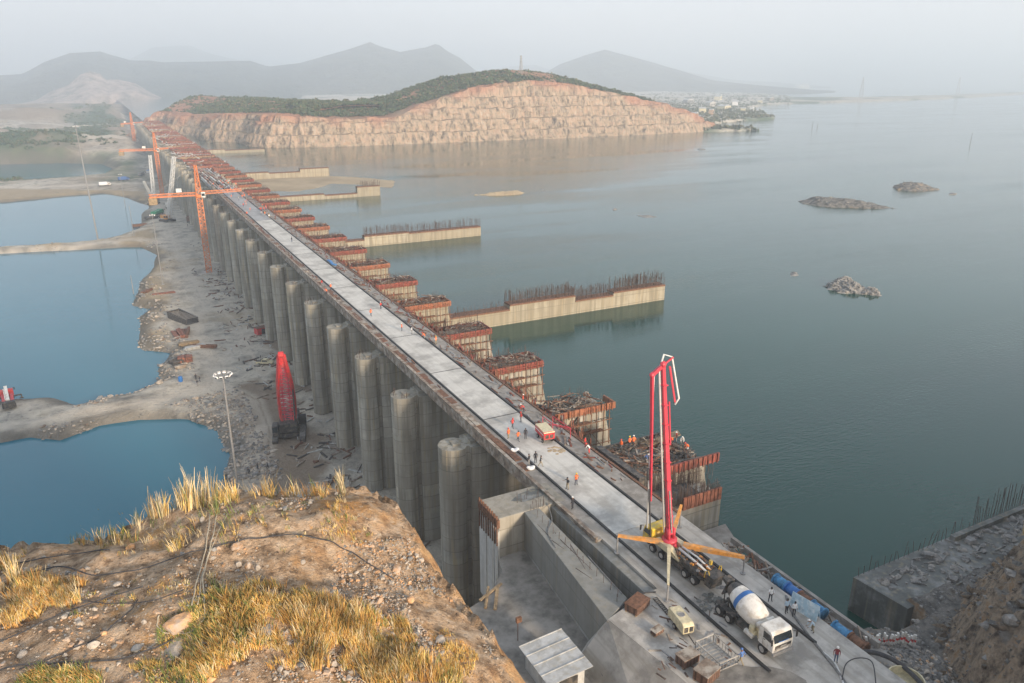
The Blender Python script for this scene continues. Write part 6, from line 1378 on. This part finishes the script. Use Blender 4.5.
p = P(181, 383, 0); mb = MB(); mb.lathe([(.55, 0), (.62, .1), (.6, .7), (.63, .75), (.6, 1.4), (.5, 1.55)], 12); tag(mb.build('barrel', M['blue'], loc=(p.x, p.y, gz(p.x, p.y))), 'single blue barrel standing on the riverbed near the causeway', 'barrel')
for (px, py, m_, lab, n_) in [(232, 265, 'redform', 'dark red box at the foot of nearest tower crane', 'site_container'), (262, 333, 'red', 'small bright red machine at the foot of a pier', 'generator')]:
    p = P(px, py, 0); g = empty(n_, (p.x, p.y, gz(p.x, p.y)), R(15), lab, 'container'); mb = MB(); mb.box(-2.2, 2.2, -1.3, 1.3, .15, 2.4); b_ = mb.build('container_body', M[m_], g, bevel=.05); mb = MB(); mb.box(-.6, .6, -1.34, -1.302, .2, 2.1); mb.build('door', M['dark'], b_); mb = MB(); mb.box(-2.3, 2.3, -1.4, 1.4, 2.402, 2.5); mb.build('roof', M['rust'], g)
for (px, py) in [(160, 168), (150, 173)]:
    p = P(px, py, 0); mb = MB(); mb.box(-3, 3, -1.4, 1.4, 0, 2.4); mb.side([(-3.2, 2.402), (3.2, 2.402), (0, 3.2)], -1.6, 1.6, 1); tag(mb.build('site_hut', [M['whitesh'], M['bluetarp']], loc=(p.x, p.y, gz(p.x, p.y))), 'small blue roofed hut at the foot of far piers, ' + ('right one' if px == 160 else 'left one'), 'hut')

# rubble along the pond shores and pier feet
mb = MB(); n = 0; cand = []
QX = np.array([P(rr.uniform(0, 330), rr.uniform(235, 480), 0)[:2] for k in range(16000)]); dmin = np.full(len(QX), -1e9)
for pd in ponds: dmin = np.maximum(dmin, sdist(QX[:, 0], QX[:, 1], pd))
HZ = bed_height(QX[:, 0], QX[:, 1]); dn = fbm(QX[:, 0], QX[:, 1], 18, 3, 500)
tr_d = pline_dist(QX[:, 0], QX[:, 1], poly(tracks[0][0], 0))
for (x, y), d, h, q, td in zip(QX, dmin, HZ, dn, tr_d):
    if x > 57: continue
    near = -11 < d < 1
    rub = 8 < x < 24 and 150 < y < 215
    if td < 4.5 or not ((near and q > -.1) or (rub and q > -.2) or (q > .42 and d < -3)): continue
    if n > 3200: break
    s_ = rr.uniform(.15, .55) * (2.2 if rr.random() < .08 else 1); a = rr.uniform(.6, 1.3)
    mb.stone((x, y, h + s_ * .2), (s_ * a, s_ / a, s_ * rr.uniform(.35, .8)), seg=5, ring=4, m=rr.choice([0, 0, 0, 1, 1, 2])); n += 1
tag(mb.build('shore_rubble', [M['greyrock'], M['paleRock'], M['planks']]), 'grey broken stones strewn along the pond shores and riverbed', 'rubble', kind='stuff')
mb = MB()
for k in range(700):
    x = rr.uniform(26, 42); y = rr.choice([U0 + SP * q for q in range(2, 14)]) + rr.uniform(-8, 8); L_ = rr.uniform(.5, 4); a = rr.uniform(0, 3.1)
    if rr.random() > .3 + (x - 26) / 20: continue
    mb.bar((x, y, gz(x, y) + .1), (x + L_ * math.cos(a), y + L_ * math.sin(a), .25 + gz(x, y)), rr.uniform(.1, .5), rr.uniform(.1, .4), m=rr.randint(0, 3))
tag(mb.build('site_scrap', [M['rust'], M['darkgirder'], M['sheet'], M['planks']]), 'scattered scrap timber and steel round the feet of piers', 'scrap', kind='stuff')

# ------------------------------------------------------------------ vegetation
def leafmat(name, c1, c2):
    m = mat(name, c1, .9, var=.35, scale=.8, col2=c2); return m
M['leaf'] = leafmat('scrub_leaf', (.035, .060, .030), (.06, .10, .04)); M['leaf2'] = leafmat('dry_leaf', (.07, .08, .035), (.12, .11, .05))
M['gold'] = leafmat('golden_grass', (.50, .32, .08), (.66, .47, .16)); M['ochre'] = leafmat('ochre_grass', (.44, .22, .055), (.56, .31, .09)); M['grn'] = leafmat('green_grass', (.10, .15, .04), (.20, .25, .07)); M['straw'] = leafmat('straw_grass', (.55, .45, .28), (.66, .56, .36))
def clumps(name, centres, sizes, mats, label, cat, per=16, seed=1, parent=None, flat=.7):
    r_ = np.random.RandomState(seed); C_ = np.array(centres); Sz = np.array(sizes); n_ = len(C_)
    c = np.repeat(C_, per, 0); s_ = np.repeat(Sz, per)[:, None]; d = r_.normal(size=(n_ * per, 3)); d /= np.linalg.norm(d, axis=1)[:, None]; d[:, 2] = np.abs(d[:, 2]) * flat
    p_ = c + d * s_ * (.5 + .5 * r_.rand(n_ * per, 1)); a = r_.normal(size=(n_ * per, 3)); a /= np.linalg.norm(a, axis=1)[:, None]; b_ = np.cross(a, r_.normal(size=(n_ * per, 3))); b_ /= np.linalg.norm(b_, axis=1)[:, None]
    q = s_ * .38; V = np.stack([p_ - a * q, p_ + b_ * q * .8, p_ + a * q, p_ - b_ * q * .8], 1).reshape(-1, 3)
    o = np_mesh(name, V, np.arange(len(V)).reshape(-1, 4), mats, False, r_.randint(0, len(mats), len(V) // 4)); return tag(o, label, cat, kind='stuff')
# scrub on the crest of the far hill
ctr = []; szs = []
for k in range(15000):
    i = rr.randrange(len(S)); off_ = rr.uniform(44, 235) if rr.random() < .8 else rr.uniform(46, 75)
    zc, zt = hv[2][i], hv[3][i]
    if zt - zc < 2.5 and rr.random() < .6: continue
    tt = np.interp(off_ , [44, 52, 62, 80, 105, 130, 155, 205, 305], [0, .12, .3, .62, .9, 1, .9, .5, .1])
    z = zc + (zt - zc) * tt if off_ < 130 else (WZ + (zt - WZ) * tt if off_ > 155 else zc + (zt - zc) * tt)
    x, y = hv[0][i] + nx_[i] * off_, hv[1][i] + ny_[i] * off_
    ctr.append((x, y, z + .5)); szs.append(rr.uniform(1.2, 3.6) * (1.7 if rr.random() < .06 else 1))
clumps('far_hill_scrub', ctr, szs, [M['leaf'], M['leaf'], M['leaf2']], 'dark green trees and scrub covering the crest of quarried hill', 'scrub', 14, 2)
ctr = []; szs = []
for k in range(9000):
    x, y = P(rr.uniform(-30, 140), rr.uniform(104, 176), 4)[:2]
    if y > 3500 or (y > 600 and y < 1000 and x > -75): continue
    ctr.append((x, y)); szs.append(rr.uniform(1.5, 4.5))
ca = np.array(ctr); v1 = np.zeros(len(ca))
for pg in ([(35, 158), (60, 132), (78, 120), (110, 116), (128, 122), (122, 146), (95, 155), (60, 160)],): v1 = np.maximum(v1, np.clip(sdist(ca[:, 0], ca[:, 1], poly(pg, 5)) / 25 + fbm(ca[:, 0], ca[:, 1], 60, 5, 430) * 2.2, 0, 1))
v1 = np.maximum(v1 * .8, np.clip((fbm(ca[:, 0], ca[:, 1], 120, 5, 440) - .05) * 3, 0, .6)); hh = bed_height(ca[:, 0], ca[:, 1])
pd_ = np.full(len(ca), -1e9)
for pd in ponds: pd_ = np.maximum(pd_, sdist(ca[:, 0], ca[:, 1], pd))
ok = (np.random.RandomState(3).rand(len(ca)) < v1) & (pd_ < -6) & (ca[:, 0] < 30)
clumps('plain_scrub', np.c_[ca, hh][ok], np.array(szs)[ok], [M['leaf'], M['leaf'], M['leaf2']], 'green bushes scattered over the brown plain beyond the ponds', 'scrub', 12, 4)
# scrub on the far headland
ctr = []; szs = []
for k in range(2600):
    x, y = P(rr.uniform(640, 790), rr.uniform(93, 134), WZ)[:2]; ctr.append((x, y)); szs.append(rr.uniform(2, 6))
ca = np.array(ctr); ok = sdist(ca[:, 0], ca[:, 1], land[0]) > 6
clumps('headland_scrub', np.c_[ca, bed_height(ca[:, 0], ca[:, 1])][ok], np.array(szs)[ok], [M['leaf'], M['leaf2'], M['leaf2']], 'hazy bushes over the low far headland', 'scrub', 10, 5)
# buildings on the headland and white tanks
k = 0
nmz = ['nearest the hill end', 'beside the first', 'with a pink wall', 'taller, standing mid headland', 'low and wide', 'at the back of the cluster', 'toward the shore', 'small one by the point', 'behind the point', 'far back at the left', 'far back in the middle', 'rightmost of the cluster']
for (px, py, w_, h_, m_) in [(694, 118, 14, 7, 'planks'), (702, 114, 18, 8, 'cream'), (711, 116, 10, 9, 'sandst'), (710, 107, 22, 9, 'plat'), (724, 110, 26, 7, 'cream'), (735, 106, 20, 10, 'whitesh'), (743, 112, 14, 6, 'cream'), (752, 110, 10, 5, 'whitesh'), (760, 103, 18, 7, 'cream'), (688, 104, 24, 9, 'greyrock'), (718, 101, 26, 10, 'cream'), (770, 101, 20, 7, 'planks')]:
    p = P(px, py, WZ + 3); z = gz(p.x, p.y); g = empty('building', (p.x, p.y, z), R(rr.uniform(0, 60)), 'pale hazy building on the far headland, ' + nmz[k], 'building', 'buildings on the far headland'); k += 1
    mb = MB(); mb.box(-w_ / 2, w_ / 2, -w_ / 3, w_ / 3, -2, h_); mb.build('wall', M[m_], g); mb = MB(); mb.side([(-w_ / 2 - .5, h_ + .003), (w_ / 2 + .5, h_ + .003), (0, h_ + w_ * .14)], -w_ / 3 - .5, w_ / 3 + .5); mb.build('roof', M['sheet'], g)
    for q in range(3): mb = MB(); mb.box(-w_ / 2 + w_ * (.15 + .28 * q), -w_ / 2 + w_ * (.28 + .28 * q), -w_ / 3 - .1, -w_ / 3 - .003, h_ * .35, h_ * .7); mb.build('window', M['glass'], g)
for (px, py, r_, lab) in [(748.5, 90.5, 22, 'left one of two white domes near the horizon'), (754.5, 90.5, 20, 'right one of two white domes near the horizon'), (799, 88.5, 40, 'wide white dome far out near the horizon at right'), (805, 88.2, 40, 'second wide white dome touching the far right one')]:
    p = P(px, py, WZ); mb = MB(); mb.lathe([(r_, -3), (r_, r_ * .3), (r_ * .9, r_ * .65), (r_ * .6, r_ * .9), (.5, r_ * 1.02)], 20); tag(mb.build('storage_tank', M['white'], None, True, loc=(p.x, p.y, WZ)), lab, 'tank')
def pylon(x, y, z, h, lab):
    g = empty('transmission_pylon', (x, y, z), R(30), lab, 'pylon'); mb = MB(); lattice(mb, (0, 0, 0), (0, 0, h), h * .18, h * .03, 9, h * .008); mb.build('lattice_tower', M['grey'], g)
    for zz in (.72, .84, .95): mb = MB(); mb.bar((-h * .14, 0, h * zz), (h * .14, 0, h * zz), h * .015); mb.build('cross_arm', M['grey'], g)
for (px, py, h, lab) in [(861, 91, 75, 'faint tall pylon on the far spit, left of two'), (957, 90.5, 75, 'faint tall pylon on the far spit, right of two')]:
    p = P(px, py + 5, WZ); pylon(p.x, p.y, WZ + 1, h, lab)
p = PR(521, 72, 930); pylon(p.x, p.y, p.z - 4, 22, 'thin pylon standing on top of the quarried hill')

# ------------------------------------------------------------------ near hill: rocks, grass, cables
def rock(px, py, s, m, lab, name='boulder', sq=(1, .8, .6), seed=0, rot=0):
    r_ = random.Random(seed + int(px)); c = on_hill(px, py); bm = bmesh.new(); bmesh.ops.create_icosphere(bm, subdivisions=3, radius=1)
    o_ = Vector((r_.random() * 9, r_.random() * 9, r_.random() * 9)); pl_ = [Vector((r_.gauss(0, 1), r_.gauss(0, 1), r_.gauss(0, 1))).normalized() for _ in range(9)]
    for v in bm.verts:
        for n_ in pl_:
            d = v.co.dot(n_) - .68
            if d > 0: v.co -= n_ * d * .85
        v.co += v.co.normalized() * .10 * mn.fractal(v.co * 2.2 + o_, 1.0, 2, 4); v.co = Vector((v.co.x * sq[0], v.co.y * sq[1], v.co.z * sq[2])) * s
    me = bpy.data.meshes.new(name); bm.to_mesh(me); bm.free(); me.materials.append(M[m]); o = bpy.data.objects.new(name, me); C.collection.objects.link(o)
    o.location = c + Vector((0, 0, s * sq[2] * .35)); o.rotation_euler = (0, 0, R(rot)); return tag(o, lab, 'rock', 'boulders on the near hill')
for a in [(180, 628, .95, 'sandst', 'large flat topped orange and cream boulder with rope round its foot'), (176, 648, .85, 'paleRock', 'long grey slab of rock right under the roped boulder', (1.5, .6, .3)), (237, 547, .52, 'sandst', 'round pinkish orange boulder where ropes run over the crest'),
          (203, 521, .5, 'paleRock', 'pale upright rock on the crest beside the rope', (.6, .5, .8)), (239, 566, .36, 'paleRock', 'pale rock, left one in the small cluster below the pink boulder', (.7, .6, .9)), (248, 568, .38, 'sandst', 'tan rock, middle of the small cluster below pink boulder', (.7, .6, .9)), (258, 570, .36, 'paleRock', 'pale rock, right one in the small cluster below the pink boulder', (.6, .6, .9)),
          (131, 549, .45, 'sandst', 'tan rock half way along the crest at left'), (94, 647, .42, 'paleRock', 'rounded pale rock left of the roped boulder', (1, .8, .8)), (22, 656, .36, 'paleRock', 'pale rock near the left edge of the picture'), (137, 650, .38, 'greyrock', 'small grey angular rock between roped boulder and rounded pale rock'),
          (264, 633, .7, 'greyrock', 'grey rock half hidden in golden grass right of roped boulder', (1.1, .7, .5)), (118, 587, .3, 'paleRock', 'small pale rock among black cables mid hill'), (64, 618, .28, 'paleRock', 'small pale rock beside the golden grass at left'), (225, 590, .3, 'paleRock', 'small flat pale rock below the rock cluster'), (302, 562, .3, 'paleRock', 'small white rock on bare earth right of the crest'), (396, 572, .5, 'sandst', 'tan rock high on the bare slope edge'), (440, 640, .5, 'paleRock', 'pale rock near the lower right slope edge'), (410, 600, .4, 'sandst', 'orange rock in the scree along slope edge'), (171, 540, .4, 'sandst', 'low tan rock on the crest behind the reeds')]:
    rock(a[0], a[1], a[2] * (.72 if a[2] > .6 else .62), a[3], a[4], sq=a[5] if len(a) > 5 else (1, .85, .62), seed=3, rot=a[0] * 7 % 90)
mb = MB(); rr = random.Random(9)
for k in range(15000):
    z = rr.random()
    if z < .6: px, py = rr.uniform(280, 500), rr.uniform(490, 683); 
    else: px, py = rr.uniform(0, 470), rr.uniform(500, 683)
    c = on_hill(px, py)
    if hz_at(c.x, c.y)[1] < .5: continue
    if vn(c.x, c.y, 3, 8) < -.15: continue
    s_ = rr.uniform(.018, .06) * (2.6 if rr.random() < .06 else 1); mb.stone(c + Vector((0, 0, s_ * .2)), (s_ * rr.uniform(.8, 1.5), s_, s_ * .7), seg=5, ring=4, m=rr.choice([0, 0, 1, 1, 2]))
tag(mb.build('hill_pebbles', [M['paleRock'], M['sandst'], M['greyrock']]), 'loose pebbles and broken stones over the near hill', 'pebbles', kind='stuff')
# stones on the right bank
mb = MB()
for k in range(5200):
    x, y = rr.uniform(52, 105), rr.uniform(10, 42); st_ = y < np.interp(x, [t[0] for t in toe], [t[1] for t in toe]) + 1; s_ = rr.uniform(.06, .24) * (3.2 if rr.random() < .10 and st_ else 1); mb.stone((x, y, bank_z(x, y) + s_ * .1), (s_ * rr.uniform(.8, 1.5), s_, s_ * .8), seg=5, ring=4, m=(1 if st_ and rr.random() < .85 else 0))
tag(mb.build('bank_stones', [M['greyrock'], M['bankearth']]), 'broken stones over the brown rocky bank at lower right', 'stones', kind='stuff')
def blades(name, tufts, label, seed, mats):
    """tufts: (x, y, z, height, spread, count, material index)"""
    r_ = np.random.RandomState(seed); V = []; Fm = []
    for (x, y, z, h, sp, n_, mi_) in tufts:
        a = r_.rand(n_) * 6.283; q = r_.rand(n_) * sp; bx, by = x + q * np.cos(a), y + q * np.sin(a); h = h * (.75 + .9 * max(-.3, float(fbm(x, y, 1.6, 2, 33)))); hh_ = h * (.45 + .65 * r_.rand(n_)); ln = (.10 + .45 * r_.rand(n_)) * hh_ * min(1, .9 / h); la = np.where(r_.rand(n_) < .6, 2.2 + float(vn(x, y, 2.5, 4)) * 4 + r_.normal(0, .6, n_), a)
        wd = .006 + .009 * r_.rand(n_) + .004 * h; wa = r_.rand(n_) * 3.14; wx, wy = np.cos(wa) * wd, np.sin(wa) * wd
        mxx, myy = bx + np.cos(la) * ln * .35, by + np.sin(la) * ln * .35; tx_, ty_ = bx + np.cos(la) * ln, by + np.sin(la) * ln; z0 = z - .05
        q1 = np.stack([np.stack([bx - wx, by - wy, np.full(n_, z0)], 1), np.stack([bx + wx, by + wy, np.full(n_, z0)], 1), np.stack([mxx + wx * .8, myy + wy * .8, z0 + hh_ * .6], 1), np.stack([mxx - wx * .8, myy - wy * .8, z0 + hh_ * .6], 1)], 1)
        q2 = np.stack([q1[:, 3], q1[:, 2], np.stack([tx_ + wx * .25, ty_ + wy * .25, z0 + hh_], 1), np.stack([tx_ - wx * .25, ty_ - wy * .25, z0 + hh_], 1)], 1)
        V += [q1, q2]; Fm += [np.where(r_.rand(n_) < .75, mi_, r_.randint(0, len(mats), n_))] * 2
    V = np.concatenate(V).reshape(-1, 3); return tag(np_mesh(name, V, np.arange(len(V)).reshape(-1, 4), mats, False, np.concatenate(Fm)), label, 'grass', kind='stuff')
GM = [M['gold'], M['ochre'], M['grn'], M['straw']]
tf = []
def region(pts, n_, hmin, hmax, mis, dens=0.0, cnt=(8, 16)):
    pxs = [p[0] for p in pts]; pys = [p[1] for p in pts]; k = 0; q = 0
    while k < n_ and q < n_ * 12:
        q += 1; x, y = rr.uniform(min(pxs), max(pxs)), rr.uniform(min(pys), max(pys))
        if sdist(np.array([x]), np.array([y]), pts)[0] < 0: continue
        c = on_hill(x, y)
        ed = sdist(np.array([x]), np.array([y]), pts)[0]
        if fbm(c.x, c.y, 3.2, 4, 12, .7) + .35 * rr.random() - .24 < dens + .04 + .45 * max(0, 1 - ed / 22): continue
        tf.append((c.x, c.y, c.z, rr.uniform(hmin, hmax), rr.uniform(.08, .22), rr.randint(*cnt), rr.choice(mis))); k += 1
GRK = 1
region([(100, 690), (130, 640), (200, 640), (220, 600), (250, 580), (330, 565), (370, 590), (420, 620), (470, 690)], 2700, .4, .95, [0, 0, 1, 0, 3, 1, 2], -.01, (8, 18))
region([(230, 690), (240, 610), (330, 580), (400, 640), (430, 690)], 1500, .6, 1.15, [0, 0, 1, 1, 3], -.04, (8, 18))
region([(0, 560), (40, 575), (85, 580), (80, 610), (40, 625), (0, 640)], 620, .4, .9, [0, 1, 1, 3], -.2, (12, 20))
region([(0, 690), (0, 660), (60, 668), (160, 660), (200, 690)], 360, .3, .6, [2, 2, 0, 1], -.1)
region([(340, 560), (430, 560), (500, 680), (440, 690), (400, 620)], 420, .2, .45, [1, 0, 0], 0)
region([(200, 580), (260, 585), (250, 620), (190, 640)], 220, .3, .7, [2, 0, 0], -.2)
region([(0, 545), (345, 490), (380, 540), (250, 600), (0, 650)], 520, .15, .45, [0, 1, 2, 3], .12, (6, 12))
for (x0, x1, y0, y1, n_, h0, h1, mis) in [(60, 130, 528, 540, 46, .35, .8, [2, 2, 0]), (95, 145, 508, 530, 60, .8, 1.7, [3, 0, 2]), (120, 142, 508, 522, 36, .6, 1.1, [2, 2, 3]), (150, 166, 504, 520, 60, 1.6, 2.5, [3, 3, 0]), (168, 200, 494, 512, 80, 1.6, 2.6, [3, 3, 0]), (214, 238, 488, 505, 60, 1.0, 1.9, [3, 0, 0]), (195, 214, 492, 500, 30, .5, 1.1, [2, 3]), (255, 276, 486, 500, 40, .7, 1.5, [3, 0]), (270, 330, 487, 498, 70, .3, .8, [0, 1, 1]), (340, 346, 489, 492, 14, 1.4, 2.2, [3, 3]), (12, 20, 580, 592, 14, 1.0, 1.6, [3, 0]), (170, 182, 540, 552, 26, .6, 1.1, [0, 3]), (308, 318, 487, 490, 8, 1.0, 1.5, [3, 2]), (60, 240, 498, 545, 150, .3, 1.1, [3, 0, 2]), (160, 215, 490, 506, 90, 1.2, 2.6, [3, 3, 0]), (215, 345, 486, 496, 90, .3, 1.3, [3, 0, 1])]:
    for k in range(n_):
        c = on_hill(rr.uniform(x0, x1), rr.uniform(y0, y1)); tf.append((c.x, c.y, c.z, rr.uniform(h0, h1), rr.uniform(.08, .3), rr.randint(4, 9), rr.choice(mis)))
region([(100, 690), (125, 640), (190, 600), (230, 600), (210, 690)], 500, .3, .6, [2, 2, 0], -.15, (8, 16))
blades('dry_grass', tf, 'golden and green dry grass and reeds over the near hill', 3, GM)
p = (88, 38.6, bank_z(88, 38.6)); blades('bank_bush', [(p[0] + rr.uniform(-1.2, 1.2), p[1] + rr.uniform(-.8, .8), bank_z(p[0], p[1]) - .1, rr.uniform(1.6, 3.6), .3, 16, rr.choice([0, 3])) for k in range(22)], 'tall dry straw bush on the rocky bank at right edge', 5, GM)
def cable(pts, r, m, label, name='cable', cat='cable', lift=.13):
    out = []
    for i in range(len(pts) - 1):
        for t in range(8):
            a = t / 8; x = pts[i][0] * (1 - a) + pts[i + 1][0] * a; y = pts[i][1] * (1 - a) + pts[i + 1][1] * a; c = on_hill(x + .5 * math.sin(i * 8 + t), y + .4 * math.cos(i * 5 + t * 1.3)); out.append(c + Vector((0, 0, lift)))
    for _ in range(2): out = [out[0]] + [(out[i - 1] + out[i] * 2 + out[i + 1]) / 4 for i in range(1, len(out) - 1)] + [out[-1]]
    mb = MB(); mb.tube(out, r, 6); return tag(mb.build(name, m, None, True), label, cat)
cable([(-8, 569), (30, 563), (64, 557), (117, 552)], .03, M['hose'], 'black cable nearest the hill crest at left')
cable([(21, 577), (60, 568), (96, 579), (142, 572), (185, 557), (217, 548), (248, 541), (294, 536), (330, 543), (356, 557), (400, 585)], .032, M['hose'], 'long black cable crossing the whole hill below the crest')
cable([(-8, 648), (30, 632), (60, 618), (107, 600), (149, 588)], .03, M['hose'], 'black cable running diagonally mid slope at left')
cable([(0, 673), (21, 668), (71, 666), (125, 662), (157, 650), (178, 640)], .034, M['hose'], 'black cable along the bottom edge ending at the roped boulder')
cable([(20, 672), (60, 658), (100, 640), (130, 615), (140, 600)], .025, M['hose'], 'thin dark cable curving up the middle of the hill')
cable([(60, 598), (100, 606), (150, 606), (190, 590)], .022, M['hose'], 'thin dark cable running level across mid hill')
cable([(213, 500), (209, 530), (205, 557), (196, 589), (192, 611)], .03, M['rope'], 'pale rope running up over the crest, left strand', 'rope', 'rope')
cable([(220, 502), (214, 535), (208, 560), (203, 582), (206, 621), (190, 636), (165, 636), (157, 628), (160, 616)], .03, M['rope'], 'pale rope looping round the large orange boulder', 'rope', 'rope')
cable([(228, 515), (216, 540), (203, 575), (198, 612)], .02, M['rope'], 'thin pale rope beside the two thicker strands', 'rope', 'rope')
# ------------------------------------------------------------------ haze
hb = MB(); hb.box(-7500, 19000, -1500, 17500, -16, 470)
hm = bpy.data.materials.new('haze_air'); hm.use_nodes = True; nt = hm.node_tree; nt.nodes.clear()
pv = nt.nodes.new('ShaderNodeVolumePrincipled'); pv.inputs['Color'].default_value = (.80, .90, 1.0, 1); pv.inputs['Density'].default_value = HAZE_DENSITY; pv.inputs['Anisotropy'].default_value = 0.2
mo = nt.nodes.new('ShaderNodeOutputMaterial'); nt.links.new(pv.outputs[0], mo.inputs['Volume'])
ho = tag(hb.build('haze', hm), 'thin grey blue haze filling the air over the valley', 'haze', kind='stuff')
